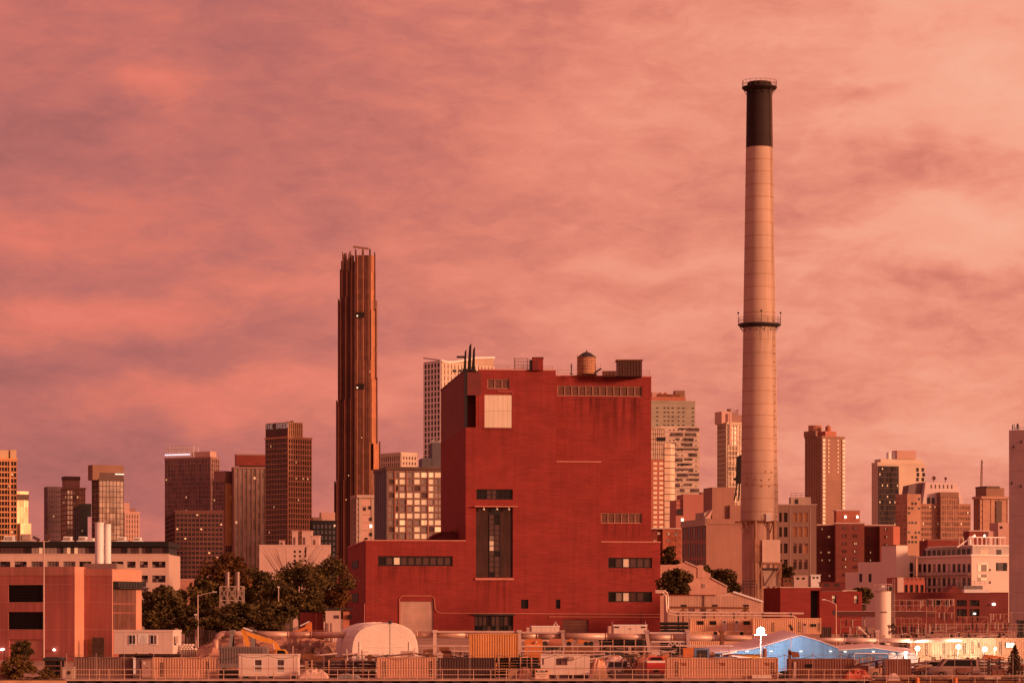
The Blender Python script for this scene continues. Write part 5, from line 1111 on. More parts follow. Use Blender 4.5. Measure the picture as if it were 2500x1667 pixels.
# dark brick blocks
g = Fr(1588, 850, 5); r = thing('corner_tenement', 'dark and orange brick tenement with fire escape below the brick tower', 'building', g)
rbox(r, g, 1588, 1618, 1291, 1420, 0, 10, 'dark_wall', BRICKD); rbox(r, g, 1618, 1664, 1292, 1420, -1, 9, 'orange_wall', mat('rust_brick', (.42, .13, .08), .85, .15, .3)); rbox(r, g, 1586, 1662, 1288, 1291, -1.3, 9.5, 'coping', STUCCO)
for px, py, D_ in ((1628, 1299, -1), (1628, 1316, -1), (1628, 1334, -1), (1647, 1300, -1), (1596, 1318, 0), (1605, 1298, 0)): 
    h_ = hole(g, px, px + 7, py, py + 7, D_); window(r, *h_, D_ - .08, 2, 1, [GLASSR, LITD], STUCCO, .12)
mb = MB()
for k in range(5):
    py = 1300 + k * 17; mb.bar(g.p(1649, py, -2.2), g.p(1664, py, -2.2), .14); mb.bar(g.p(1649, py, -2.2), g.p(1662, py + 15, -2.2), .1); mb.bar(g.p(1649, py - 5, -2.2), g.p(1664, py - 5, -2.2), .1)
mb.bar(g.p(1649, 1295, -2.2), g.p(1649, 1385, -2.2), .1); mb.build('fire_escape', DARK, r)
# housing block with three parts
g = Fr(1994, 900, 0); r = thing('housing_block', 'dark red brick housing block with small paired windows and lamp lit stair head', 'building', g)
HB = mat('housing_brick', (.20, .058, .046), .85, .12, .3, (1, 1, 3)); HBD = mat('housing_brick_shaded', (.11, .03, .026), .85, .2, .3); HBO = mat('housing_brick_sunlit', (.40, .13, .085), .85, .1, .3)  # sunlight and shade put into lighter and darker copies of one brick
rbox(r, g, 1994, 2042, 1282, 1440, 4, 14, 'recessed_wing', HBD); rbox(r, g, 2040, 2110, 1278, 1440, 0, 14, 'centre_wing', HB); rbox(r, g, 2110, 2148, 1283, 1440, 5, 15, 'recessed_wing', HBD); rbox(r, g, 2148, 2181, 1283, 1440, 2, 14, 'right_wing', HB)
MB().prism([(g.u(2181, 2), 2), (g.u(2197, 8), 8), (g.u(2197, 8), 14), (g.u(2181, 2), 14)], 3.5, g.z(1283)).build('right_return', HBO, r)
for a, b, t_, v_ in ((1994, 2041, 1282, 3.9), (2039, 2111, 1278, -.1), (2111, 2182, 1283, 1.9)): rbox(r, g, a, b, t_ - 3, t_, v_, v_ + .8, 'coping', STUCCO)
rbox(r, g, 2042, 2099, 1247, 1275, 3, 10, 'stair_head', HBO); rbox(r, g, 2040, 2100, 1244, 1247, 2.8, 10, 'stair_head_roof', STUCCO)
for px in (2064, 2093): MB().lathe(g.u(px, 2.8), 2.7, [(.1, g.z(1258, 0, 3)), (.35, g.z(1261, 0, 3)), (.3, g.z(1264, 0, 3))], 8).build('lamp', LAMP, r)
for i in range(7):
    py = 1285 + i * 19
    for px in (2058, 2084):
        h_ = hole(g, px, px + 9, py, py + 7); window(r, *h_, -.1, 2, 1, [LITD, GLASSP, GLASSR], HBD, .14)
    for px, v_ in ((2002, 4), (2020, 4), (2120, 5), (2160, 2)):
        if random.random() < .8: h_ = hole(g, px, px + 7, py + 3, py + 9, v_); window(r, *h_, v_ - .1, 2, 1, [GLASSR, GLASSW, LITD], HBD, .12)
    for k in (9, 15): pass
# white stepped building
g = Fr(2188, 760, 40); r = thing('white_stepped_block', 'plain white stepped block with narrow window slots on the right', 'building', g)
WS = mat('white_render', (.74, .60, .55), .8, .04, .2, streak=.05); w_ = g.u(2216); dl = g.v(2152)
MB().box(0, w_, 0, dl, 3.5, g.z(1331)).build('tall_block', WS, r)
MB().box(w_ + .01, g.u(2240), .5, dl, 3.5, g.z(1354)).build('right_block', WS, r)
MB().box(.3, w_ - .2, dl + .01, dl + 9, 3.5, g.z(1371, 0, dl)).build('rear_block', WS, r); MB().box(.5, w_ - .2, dl + 9.02, dl + 14, 3.5, g.z(1396, 0, dl + 9)).build('rear_block', WS, r)
MB().box(-.1, w_ + .1, -.1, dl + .1, g.z(1331) + .003, g.z(1329)).build('roof_rim', BRN, r)
for py in (1373, 1398): h_ = hole(g, 2221, 2228, py, py + 22, .5); window(r, *h_, .4, 1, 2, GLASSD, FRM, .15)
for v_ in (dl + 4, dl + 7.5): MB().box(-.06 + .3, .3 - .003, v_, v_ + 1, g.z(1420, 0, v_), g.z(1400, 0, v_)).build('slot_window', DARK, r)
# long terrace building
g = Fr(2372, 740, 22); r = thing('terrace_building', 'long white apartment building with strip balconies and roof terraces near the right edge', 'building', g)
w_ = g.u(2475); dl = g.v(2240); z1_ = g.z(1357)
MB().box(0, w_, 0, dl, 3.5, z1_).build('lower_storeys', WS, r); MB().box(-.5, w_, -.5, dl, z1_ + .002, z1_ + .45).build('roof_slab', WHITEP, r)
MB().box(1.2, w_, 1.5, dl - 2, z1_ + .46, g.z(1332)).build('penthouse', CONC, r); MB().box(.8, w_, 1.1, dl - 4, g.z(1332) + .003, g.z(1329)).build('penthouse_roof', WHITEP, r)
for i in range(11):
    y0 = dl * (i + .2) / 11; y1 = dl * (i + .75) / 11
    for p0, p1 in ((1376, 1396), (1410, 1430), (1436, 1448)):
        MB().box(-.06, -.004, y0, y1, g.z(p1, 0, y0), g.z(p0, 0, y0)).build('window', random.choice([GLASSD, GLASSD, GLASSP, GLASSR] + ([LIT] if i == 2 else [])), r)
    if i < 10: MB().box(1.1, 1.19, y0 + 2, y1 + 2.3, z1_ + .6, g.z(1338)).build('penthouse_window', random.choice([GLASSD, GLASSD, GLASSW]), r)
for py in (1402, 1432):
    mb = MB().box(-1.2, -.01, 0, dl, g.z(py) - .12, g.z(py)); mb.build('balcony_slab', BRN, r); mb = MB(); railing(mb, [(-1.15, 0, g.z(py)), (-1.15, dl, g.z(py))], 1.0, .05, 2.0); mb.build('balcony_railing', DARK, r)
for i, (a, b, p0, p1, m_) in enumerate(((2386, 2412, 1372, 1394, GLASSP), (2386, 2410, 1402, 1417, GLASSP), (2432, 2459, 1373, 1393, GLASSD), (2414, 2419, 1388, 1393, BRND), (2414, 2419, 1418, 1424, BRND), (2440, 2452, 1341, 1353, GLASSD), (2400, 2420, 1341, 1353, BEIGE))):
    h_ = hole(g, a, b, p0, p1); v_ = 0 if p0 > 1357 else 1.5; MB().box(h_[0], h_[1], v_ - .08, v_ - .004, h_[2], h_[3]).build('window', m_, r)
mb = MB(); zz = g.z(1330)
for i in range(9): x = g.u(2375) + i * 1.4; mb.bar((x, 2, zz), (x, 2, zz + 2.2), .12); mb.bar((x, 7, zz), (x, 7, zz + 2.2), .12)
mb.bar((g.u(2375), 2, zz + 2.2), (g.u(2375) + 11.5, 2, zz + 2.2), .3); mb.bar((-2, 4, zz - .5), (g.u(2400), 4, zz + 3), .3); mb.build('roof_pergola', WHITEP, r)
rbox(r, g, 2368, 2372, 1312, 1330, 3, 4, 'pergola_post', WHITEP)
g2 = Fr(2366, 800, 10); r2 = thing('lamp_lit_stair_head', 'small brown roof house with two wall lamps above the white terraces', 'roof house', g2, zb=g.z(1330))
MB().box(0, g2.u(2404), 0, 5, g.z(1331), g2.z(1297)).build('wall', BRICKD, r2); MB().box(-.3, g2.u(2416), -.5, 5.5, g2.z(1297) + .003, g2.z(1294)).build('roof', STUCCO, r2)
for px in (2378, 2403): MB().lathe(g2.u(px), -.2, [(.08, g2.z(1304)), (.3, g2.z(1307)), (.25, g2.z(1310))], 8).build('lamp', LAMP, r2)
g2 = Fr(2437, 860, 10); r2 = thing('cream_block', 'plain cream block with step beside the mauve panel tower', 'building', g2); MB().box(0, g2.u(2475), 0, 8, 3.5, g2.z(1275)).build('upper_block', PINKP, r2); MB().box(g2.u(2416), -.01, 1, 9, 3.5, g2.z(1296)).build('lower_block', PINKP, r2); MB().box(.5, 1.4, -.06, -.003, g2.z(1290), g2.z(1284)).build('window', GLASSD, r2)
g2 = Fr(2265, 830, 10); r2 = thing('brick_shed', 'dark brick roofline with gable left of the white terraces', 'building', g2); MB().box(0, g2.u(2350), 0, 8, 3.5, g2.z(1318)).build('wall', BRICKD, r2); MB().box(g2.u(2262), g2.u(2290), -.8, -.01, 3.5, g2.z(1332)).build('low_wall', BRICKD, r2); MB().box(-.2, g2.u(2350), -.25, 1, g2.z(1318) + .004, g2.z(1316)).build('coping', ROSE, r2)
# small red terrace front below the white block
g = Fr(2190, 640, 12); r = thing('red_balcony_house', 'small red house front with two dark doorways and balcony rail', 'house', g); w_ = g.u(2258)
holes = [hole(g, a, a + 8, 1427, 1446) for a in (2208, 2221, 2234, 2247)]
block(MB(), 0, w_, 0, 7, 3.5, g.z(1409), holes, .4).build('wall', mat('house_red', (.36, .10, .075), .8, .1, .4), r)
for h_ in holes: window(r, *h_, .3, 1, 2, [GLASSD, GLASSR], FRM, .1)
MB().box(0, g.u(2205), -.3, -.003, 3.5, g.z(1409)).build('pink_side', STUCCO, r); mb = MB(); railing(mb, [(g.u(2206), -.1, g.z(1417)), (w_, -.1, g.z(1417))], .8, .05, 1); mb.build('balcony_railing', DARK, r)
# gabled houses right of the power house
g = Fr(1612, 545, 0); r = thing('gabled_house', 'pale stepped gable house behind the round dark tree', 'house', g); GH = mat('pale_pink_plaster', (.60, .36, .29), .85, .1, .4, streak=.12)
u = g.u
MB().slab([(u(1612), 3.3), (u(1775), 3.3), (u(1775), g.z(1432)), (u(1742), g.z(1412)), (u(1735), g.z(1410)), (u(1735), g.z(1400)), (u(1718), g.z(1392)), (u(1716), g.z(1380)), (u(1704), g.z(1380)), (u(1704), g.z(1385)), (u(1672), g.z(1371)), (u(1650), g.z(1378)), (u(1612), g.z(1378))], 0, 9).build('gable_wall', GH, r)
MB().box(u(1703), u(1717), -.15, .5, g.z(1410), g.z(1379)).build('chimney_breast', GH, r); h_ = hole(g, 1715, 1722, 1424, 1434); window(r, *h_, -.08, 2, 2, GLASSW, STUCCO, .1)
MB().bar((u(1672), -.1, g.z(1370)), (u(1704), -.1, g.z(1384)), .25).build('verge', STUCCO, r); MB().bar((u(1736), -.1, g.z(1410)), (u(1776), -.1, g.z(1431)), .25).build('verge', STUCCO, r)
# light gable shed
g = Fr(1630, 470, 0); r = thing('gable_shed', 'long pale corrugated gable shed right of the power house', 'shed', g); u = g.u
SH = mat('pale_shed_sheet', (.62, .42, .33), .7, .06, .6, (3, 3, .3), streak=.12)
MB().slab([(u(1630), 2.3), (u(1862), 2.3), (u(1862), g.z(1468)), (u(1790), g.z(1445)), (u(1745), g.z(1453)), (u(1630), g.z(1453))], 0, 12).build('front_wall', SH, r)
MB().bar((u(1790), -.15, g.z(1444)), (u(1863), -.15, g.z(1468)), .3).build('verge', WHITE, r); MB().box(u(1716), u(1720), -.15, -.004, 2.4, g.z(1453)).build('downpipe', BRND, r); MB().box(u(1628), u(1748), -.25, .2, g.z(1453), g.z(1451)).build('gutter', BRICKD, r)
for px in (1682, 1710): MB().box(u(px), u(px + 14), -.1, -.003, g.z(1494), g.z(1480)).build('window', GLASSB, r)
mb = MB()
for i in range(60): x = u(1632 + i * 3.8); mb.box(x, x + .05, -.05, -.003, 2.4, min(g.z(1454), g.z(1447 + max(0, (1632 + i * 3.8 - 1800)) * .34)))
mb.build('sheet_ribs', SH, r)
# roof walkway frame in front of the shed
g = Fr(1640, 455, 0); r = thing('pipe_bridge', 'rusty pipe bridge on braced trestles in front of the pale gable shed', 'pipe bridge', g); u = g.u
mb = MB().bar((u(1634), 0, g.z(1482)), (u(1828), 0, g.z(1484)), .35); mb.build('girder', RUSTY, r)
for px in (1668, 1744, 1820):
    MB().box(u(px - 6), u(px + 8), -.3, .8, g.z(1480), g.z(1475)).build('trestle_head', DARK, r); MB().box(u(px - 3), u(px + 2), -.2, .2, ground_z(455), g.z(1480)).build('post', RUSTY, r)
    MB().bar((u(px), .0, g.z(1486)), (u(px + 18), 0, g.z(1500)), .18).bar((u(px), .0, g.z(1486)), (u(px - 18), 0, g.z(1500)), .18).build('brace', RUSTY, r)
# twin loop pipes
PIPEW = mat('pale_pipe', (.70, .52, .44), .4, .1, 1.2, metal=.2)
g = Fr(1612, 440, 0); r = thing('loop_pipe', 'pair of pale pipes bending down from the power house and running right', 'pipe', g); u = g.u
MB().tube([(u(1600), 0, g.z(1442)), (u(1622), 0, g.z(1442)), (u(1629), 0, g.z(1447)), (u(1631), 0, g.z(1455)), (u(1631), 0, g.z(1484)), (u(1634), 0, g.z(1491)), (u(1642), 0, g.z(1494)), (u(1962), 0, g.z(1497))], .16, 8).build('upper_pipe', PIPEW, r)
MB().tube([(u(1600), -.5, g.z(1446)), (u(1618), -.5, g.z(1446)), (u(1625), -.5, g.z(1453)), (u(1627), -.5, g.z(1490)), (u(1634), -.5, g.z(1499)), (u(1645), -.5, g.z(1501)), (u(1785), -.5, g.z(1502)), (u(1935), -.5, g.z(1503)), (u(1944), -.5, g.z(1508))], .14, 8).build('lower_pipe', PIPEW, r)
for px in (1655, 1720, 1790, 1860, 1930): MB().box(u(px), u(px + 3), -.6, .2, ground_z(440), g.z(1496)).build('support', DARK, r)
# red low buildings on the right
g = Fr(1905, 500, 14); r = thing('red_annex', 'low red brick annex with black doorway right of the chimney foot', 'building', g); w_ = g.u(2106); dl = g.v(1864); z1_ = g.z(1434)
h1 = hole(g, 1979, 2001, 1441, 1548); h2 = [hole(g, 2033, 2043, 1452, 1471), hole(g, 2087, 2097, 1452, 1473)]
ANX = mat('annex_brick', (.205, .034, .031), .85, .15, .8, (.5, .5, 4), bump=.1, spec=.15)
block(MB(), 0, g.u(2003), 0, dl, 2.5, z1_, [h1], 1.5).build('wall', ANX, r); MB().box(h1[0], h1[1], 1.4, 1.45, h1[2], h1[3]).build('doorway', BLACK, r)
block(MB(), g.u(2003) + .01, w_, .3, dl - 3, 2.5, g.z(1443, g.u(2003)), h2, .35).build('wall', ANX, r)
for h_ in h2: window(r, *h_, .62, 1, 2, [GLASSP, LITD], FRM, .1)
MB().box(-.1, g.u(2004), -.12, .6, z1_ + .003, z1_ + .15).build('coping', STUCCO, r); MB().box(g.u(2058), g.u(2093), .2, .8, g.z(1442, g.u(2050)), g.z(1440, g.u(2050))).build('coping', STUCCO, r)
for a, b, t_, m_, lab in ((1938, 1972, 1406, STUCCO, 'pale roof cabinet on the red annex'), (1980, 2003, 1404, WHITE, 'white roof cabin with two small windows on the red annex'), (2000, 2062, 1422, MAROON, 'maroon roof penthouse on the red annex'), (1912, 1936, 1412, RUSTY, 'rusty roof unit beside the hopper legs')):
    g2 = Fr(a, 512); r2 = thing('roof_unit', lab, 'roof unit', g2, zb=z1_); z0_ = z1_ - .5; MB().box(0, g2.u(b), 0, 4, z0_, g2.z(t_)).build('casing', m_, r2); MB().box(-.12, g2.u(b) + .12, -.12, 4.1, g2.z(t_) + .003, g2.z(t_) + .15).build('cap', m_, r2)
    for q_ in (.2, .6): MB().box(g2.u(b) * q_, g2.u(b) * (q_ + .2), -.05, -.003, g2.z(t_ + 8), g2.z(t_ + 3)).build('vent', DARK, r2)
g = Fr(2185, 520, 4); r = thing('red_hall', 'long low dark red hall with four dark windows at the right', 'building', g); RH = mat('hall_red', (.17, .034, .032), .8, .12, .3); u = g.u
holes = [hole(g, a, a + 24, p0, p1) for a in (2336, 2367) for p0, p1 in ((1464, 1479), (1486, 1504))] + [hole(g, a, a + 18, 1464, 1478) for a in (2278, 2304)]
block(MB(), 0, u(2462), 0, 12, 3, g.z(1447), holes, .35).build('wall', RH, r)
for h_ in holes: window(r, *h_, .3, 4, 2, [GLASSW, GLASSD, GLASSW, GLASSR], FRM, .07)
MB().slab([(u(2310), g.z(1447)), (u(2355), g.z(1447)), (u(2330), g.z(1428))], .1, 6).build('gable', RH, r); MB().box(0, u(2462), -.15, .5, g.z(1447) + .003, g.z(1445)).build('coping', BRICKD, r)
MB().lathe(u(2425), -.4, [(.1, g.z(1471)), (.35, g.z(1473)), (.35, g.z(1476)), (.1, g.z(1477))], 10).build('flood_lamp', LAMP, r)
MB().lathe(u(2379), -.2, [(.08, g.z(1495)), (.25, g.z(1496)), (.2, g.z(1499))], 8).build('door_lamp', LAMP, r)
g2 = Fr(2354, 515); r2 = thing('white_roof_unit', 'white box unit on the dark red hall roof', 'roof unit', g2, zb=g2.z(1447)); MB().box(0, g2.u(2416), 0, 2.5, g2.z(1446), g2.z(1438)).build('casing', WHITE, r2); MB().box(0, g2.u(2400), .2, 2.3, g2.z(1438) + .01, g2.z(1429)).build('fan_deck', GREY, r2)
mb = MB(); railing(mb, [(0, 0, g2.z(1430)), (g2.u(2405), 0, g2.z(1430))], .9, .05, .8); mb.build('railing', DARK, r2)
# brown canopy girder
g = Fr(2044, 470, 0); r = thing('canopy_girder', 'long dark brown girder on posts crossing behind the white silo', 'canopy', g); u = g.u
MB().box(0, u(2282), 0, 3, g.z(1505), g.z(1492)).build('girder', mat('girder_brown', (.12, .035, .03), .7, .1, .3), r); MB().box(-.1, u(2284), -.15, 3.1, g.z(1492) + .002, g.z(1491)).build('top_flange', STUCCO, r)
for px in (2052, 2083, 2110, 2148, 2185, 2220, 2250, 2278): MB().box(u(px), u(px + 2), .5, .7, ground_z(470), g.z(1505) - .01).build('post', BRN, r)
mb = MB(); railing(mb, [(u(2180), .2, g.z(1491)), (u(2330), .2, g.z(1491))], 1.9, .06, 1.1, 2); mb.build('railing', CONC2, r)
# white silo
g = Fr(2156, 445); r = thing('silo', 'tall white cylindrical silo with railing on top at the lower right', 'silo', g); R_ = 19.5 * g.k; zg_ = ground_z(445)
MB().lathe(0, 0, [(R_, zg_ + .4), (R_, g.z(1443))], 32).build('tank', mat('silo_white', (.78, .66, .58), .5, .05, .4, streak=.06), r)
for p_ in r.children[0].data.polygons: p_.use_smooth = len(p_.vertices) == 4
MB().lathe(0, 0, [(R_ + .1, zg_), (R_ + .1, zg_ + .4)], 24).build('plinth', CONC2, r); MB().lathe(0, 0, [(R_ + .15, g.z(1443) + .005), (R_ + .15, g.z(1442))], 24).build('deck', STUCCO, r)
mb = MB()
for i in range(12):
    a0, a1 = 6.2832 * i / 12, 6.2832 * (i + 1) / 12; p0 = Vector((math.cos(a0), math.sin(a0), 0)) * (R_ + .1); p1 = Vector((math.cos(a1), math.sin(a1), 0)) * (R_ + .1); zz = g.z(1442)
    mb.bar(p0 + Vector((0, 0, zz)), p0 + Vector((0, 0, zz + 1.1)), .06)
    for h_ in (.55, 1.1): mb.bar(p0 + Vector((0, 0, zz + h_)), p1 + Vector((0, 0, zz + h_)), .06)
mb.build('railing', STUCCO, r); MB().box(-.3, .3, -.4, .4, g.z(1442) + .1, g.z(1428)).build('filter_box', WHITE, r); MB().box(.6, 1.4, -1.1, -.5, g.z(1442), g.z(1432)).build('valve_box', DARK, r)
mb = MB()
for x in (R_ + .25, R_ + .55): mb.bar((x, -.3, zg_), (x, -.3, g.z(1412)), .06)
for i in range(26): z_ = zg_ + i * .35; mb.bar((R_ + .25, -.3, z_), (R_ + .55, -.3, z_), .04)
mb.build('ladder', STUCCO, r)
mb = MB(); 
for i in range(9): mb.box(-.55 + i * .12, -.48 + i * .12, -R_ - .03, -R_ + .06, g.z(1495), g.z(1492) - .03 * (i % 3))
mb.build('stencil_mark', BRND, r); MB().ob((.55, -R_ + .1, g.z(1527)), (.35, .05, -.25), (.0, .1, 0), (-.1, 0, .25)).build('hatch', BLACK, r)
for k in range(2):
    mb = MB(); n = 14; c_ = Vector((g.u(2177), -1.2, g.z(1528 + 13.5 * k))); 
    for i in range(n):
        a0, a1 = 6.2832 * i / n, 6.2832 * (i + 1) / n
        for y in (-.12,):
            for r0, r1 in ((.18, .38),):
                P4 = [c_ + Vector((math.cos(a) * q_, y, math.sin(a) * q_)) for a, q_ in ((a0, r0), (a0, r1), (a1, r1), (a1, r0))]; mb.q(*P4); mb.q(*[p + Vector((0, .25, 0)) for p in reversed(P4)]); mb.q(P4[1], P4[1] + Vector((0, .25, 0)), P4[2] + Vector((0, .25, 0)), P4[2])
    mb.build('hose_reel', BLACK, r)
MB().tube([(g.u(2177), -1.1, zg_), (g.u(2177), -1.1, g.z(1525))], .05, 6).build('reel_post', STUCCO, r)
# substation frames
GS = 'steel frames of the substation'
def rack(px0, px1, py0, py1, D, lab, seed, cols_=8, m_=None):
    g = Fr(px0, D); rnd = random.Random(seed); r = thing('switch_frame', lab, 'steel frame', g, GS); w_ = g.u(px1); z0_, z1_ = ground_z(D), g.z(py0)
    m_ = m_ or mat('substation_steel', (.36, .17, .13), .6, .2, 1); 
    for i in range(4): x = w_ * i / 3; MB().box(x - .06, x + .06, 0, .12, z0_, z1_).build('post', m_, r)
    mb = MB()
    for k in range(3): z_ = z0_ + (z1_ - z0_) * (1 - k * .3); mb.bar((0, 0, z_), (w_, 0, z_), .1)
    for i in range(3):
        if rnd.random() < .8: mb.bar((w_ * i / 3, 0, z1_ - (z1_ - z0_) * .3), (w_ * (i + 1) / 3, 0, z1_), .07)
    mb.build('beam', m_, r)
    for i in range(cols_):
        x = w_ * (i + rnd.uniform(.3, .7)) / cols_; zt = z1_ - (z1_ - z0_) * rnd.choice((0, .3, .3, .6)); L_ = rnd.uniform(.8, 1.6)
        pr = []
        for q_ in range(6): pr += [(.06, zt - L_ * q_ / 6), (.16, zt - L_ * (q_ + .5) / 6)]
        MB().lathe(x, -.1, [(a, b) for a, b in pr[::-1]], 7).build('insulator', rnd.choice([CONC2, STUCCO, BRND, DARK]), r)
        if rnd.random() < .6: MB().box(x - .3, x + .3, .3, .9, z0_, z0_ + rnd.uniform(.8, 2.2)).build('cabinet', rnd.choice([DARK, BRN, CONC2]), r)
rack(2052, 2130, 1512, 1548, 462, 'substation frame left of the white silo', 1, 9)
rack(2186, 2250, 1508, 1548, 455, 'substation frame directly right of the white silo', 2, 9)
rack(2262, 2330, 1462, 1545, 460, 'tallest substation frame with hanging insulators in front of the dark red hall', 3, 12)
rack(2335, 2412, 1505, 1545, 450, 'substation frame below the paired hall windows', 4, 11)
rack(2414, 2470, 1498, 1545, 465, 'substation frame against the mauve panel tower', 5, 9)
rack(2200, 2262, 1466, 1500, 480, 'frame with curved loops standing on the brown girder', 6, 10)
rack(2280, 2480, 1522, 1548, 425, 'low wide frame of pipes along the lit container row', 7, 18)
g = Fr(2350, 430); r = thing('mesh_railing', 'long pale railing running to the right edge above the lit containers', 'railing', g); mb = MB(); railing(mb, [(g.u(2270), 0, g.z(1548)), (g.u(2500), 0, g.z(1548))], 1.6, .05, 1.0, 3); mb.build('rails', CONC2, r); MB().box(g.u(2268), g.u(2270), -.1, .1, ground_z(430), g.z(1522)).build('end_post', CONC2, r)
g = Fr(2485, 445); r = thing('dark_gantry', 'dark vertical gantry cut by the right edge', 'gantry', g); MB().box(0, g.u(2492), 0, 1, ground_z(445), g.z(1516)).build('column', DARK, r); MB().box(g.u(2494), g.u(2505), .2, 1.2, ground_z(445), g.z(1514)).build('column', DARK, r); MB().box(-.1, g.u(2506), -.1, 1.3, g.z(1516), g.z(1513)).build('crosshead', DARK, r)
g = Fr(2095, 440); r = thing('chute', 'pale conveyor chute slanting down left of the white silo', 'chute', g); MB().tube([(0, 0, g.z(1530)), (g.u(2122), 0, g.z(1556))], .22, 8).build('chute_pipe', STUCCO, r); MB().lathe(0, 0, [(.35, g.z(1536)), (.42, g.z(1532)), (.3, g.z(1528))], 8).build('chute_head', STUCCO, r); MB().box(g.u(2109), g.u(2113), .3, .7, ground_z(440), g.z(1544)).build('support', DARK, r)
# curved arm street lamp
g = Fr(2041, 360); r = thing('street_lamp', 'tall street lamp with arm curving left in front of the red annex', 'street lamp', g)
MB().tube([(0, 0, 0), (0, 0, g.z(1475))], [.13, .08], 10).build('pole', mat('rust_tinged_pole', (.55, .28, .20), .5, .2, 1.5), r); MB().tube([(0, 0, g.z(1476)), (g.u(2036), 0, g.z(1472)), (g.u(2024), 0, g.z(1466)), (g.u(2012), 0, g.z(1463))], .055, 6).build('arm', STUCCO, r); MB().box(g.u(2007), g.u(2015), -.15, .15, g.z(1464), g.z(1462)).build('lamp_head', WHITE, r)
MB().box(g.u(2033), g.u(2038), -.2, .2, g.z(1500), g.z(1489)).build('signal_box', DARK, r)
# ------------------------------------------------------------------ the yard
TANC = mat('tan_container_paint', (.60, .33, .225), .6, .10, .5, (1, 1, .4), streak=.14, rust=((.34, .12, .06), 1.6, .66)); ORC = mat('orange_container_paint', (.64, .30, .12), .55, .10, .5, (1, 1, .4), streak=.18, rust=((.30, .10, .05), 1.4, .64))
DKC = mat('dark_container_paint', (.075, .035, .035), .6, .15, .6, streak=.1); BRC = mat('brown_container_paint', (.24, .095, .07), .65, .15, .6, streak=.15); GRC = mat('grey_brown_container', (.23, .125, .105), .65, .15, .6, streak=.15)
INK = mat('stencil_ink', (.03, .015, .015), .7); TRL = mat('trailer_white', (.72, .58, .52), .55, .06, .7, streak=.07); CONTM = {}
def marks(mb, x, w, z0, z1, v, seed):
    rnd = random.Random(seed); mb.box(x, x + .05, v - .012, v - .002, z0, z1); mb.box(x + w - .05, x + w, v - .012, v - .002, z0, z1); z_ = z0
    while z_ < z1: mb.box(x + .05, x + w - .05, v - .012, v - .002, z_, min(z1, z_ + .045)); z_ += rnd.uniform(.1, .24)
def corrugated(u0, u1, z0, z1, v, d=.05, per=.28):
    mb = MB(); n = max(2, int((u1 - u0) / per)); p = (u1 - u0) / n; pts = []
    for i in range(n): x = u0 + i * p; pts += [(x, v), (x + p * .35, v), (x + p * .5, v + d), (x + p * .85, v + d)]
    pts.append((u1, v))
    for (a, va), (b, vb_) in zip(pts, pts[1:]): mb.q((a, va, z0), (b, vb_, z0), (b, vb_, z1), (a, va, z1))
    return mb
def container(px0, px1, py0, py1, D, m_, label, mark=(), th=0.0, group='shipping containers in the yard', dep=2.44, name='shipping_container', seed=1, holes=None):
    g = Fr(px0, D, th); w = g.u(px1); z0 = g.z(py1); z1 = g.z(py0); r = thing(name, label, 'container', g, group, zb=z0); fr = MB()
    for x in (0, w - .14):
        for y in (0, dep - .14): fr.box(x, x + .14, y, y + .14, z0, z1)
    for z_ in (z0 + .003, z1 - .123):
        fr.box(.14, w - .14, .005, .1, z_, z_ + .12).box(.14, w - .14, dep - .1, dep - .005, z_, z_ + .12).box(.005, .1, .14, dep - .14, z_, z_ + .12).box(w - .1, w - .005, .14, dep - .14, z_, z_ + .12)
    fr.build('frame', m_, r)
    corrugated(.14, w - .14, z0 + .12, z1 - .12, .03).build('side_wall', m_, r); MB().box(.14, w - .14, dep - .09, dep - .04, z0 + .12, z1 - .12).build('side_wall', m_, r)
    MB().box(.03, .08, .14, dep - .14, z0 + .12, z1 - .12).build('end_wall', m_, r); MB().box(.1, w - .1, .1, dep - .1, z1 - .06, z1 - .01).build('roof', m_, r)
    for k in range(2):
        y0 = .14 + (dep - .28) * k / 2; d_ = MB().box(w - .08, w - .03, y0 + .01, y0 + (dep - .28) / 2 - .01, z0 + .12, z1 - .12).build('door', m_, r); MB().bar((w - .01, y0 + .5, z0 + .15), (w - .01, y0 + .5, z1 - .15), .05).build('lock_bar', GALV, d_)
    for i, (a, b, c, d) in enumerate(mark):
        mb = MB(); marks(mb, g.u(a), g.u(b) - g.u(a), g.z(d), g.z(c), .028, seed + i); mb.build('stencil_mark', INK, r)
    return g, r, w, z0, z1
def panel(r, g, a, b, c, d, v, name, m_, t_=.05): u0, u1 = g.u(a), g.u(b); return MB().box(u0, u1, v - t_, v - .003, g.z(d), g.z(c)).build(name, m_, r)
YB = 1654.5
container(180, 322, 1603, YB, 306, GRC, 'dark brown shipping container third from the left shrubs')
g, r, w, z0, z1 = container(372, 526, 1604, YB, 305.5, TANC, 'tan container with stencilled marks left of the white two window trailer', [(391, 398, 1616, 1650), (504, 510, 1613, 1650)], seed=4)
container(920, 1064, 1603, YB, 305, TANC, 'tan container with two upright stencils right of the white dome tent', [(934, 941, 1613, 1652), (1048, 1055, 1613, 1653)], seed=8)
container(1068, 1208, 1605, YB, 306.5, DKC, 'near black container next to the tan one below the orange container')
container(1628, 1900, 1605, YB, 305, TANC, 'longest tan container at the front with three dark stencils', [(1649, 1656, 1614, 1653), (1882, 1889, 1616, 1653)], seed=12)
r = bpy.data.objects[-1] if False else [o for o in COL.objects if o.get('label', '').startswith('longest tan')][0]; g = Fr(1628, 305)
for a, b in ((1660, 1676), (1755, 1771), (1865, 1878)):
    mb = MB(); 
    for k in range(3): mb.box(g.u(a) + k * .1, g.u(b), .015, .027, g.z(1618.5 + k * 2.6), g.z(1617 + k * 2.6))
    mb.build('stencil_lines', BRICKD, r)
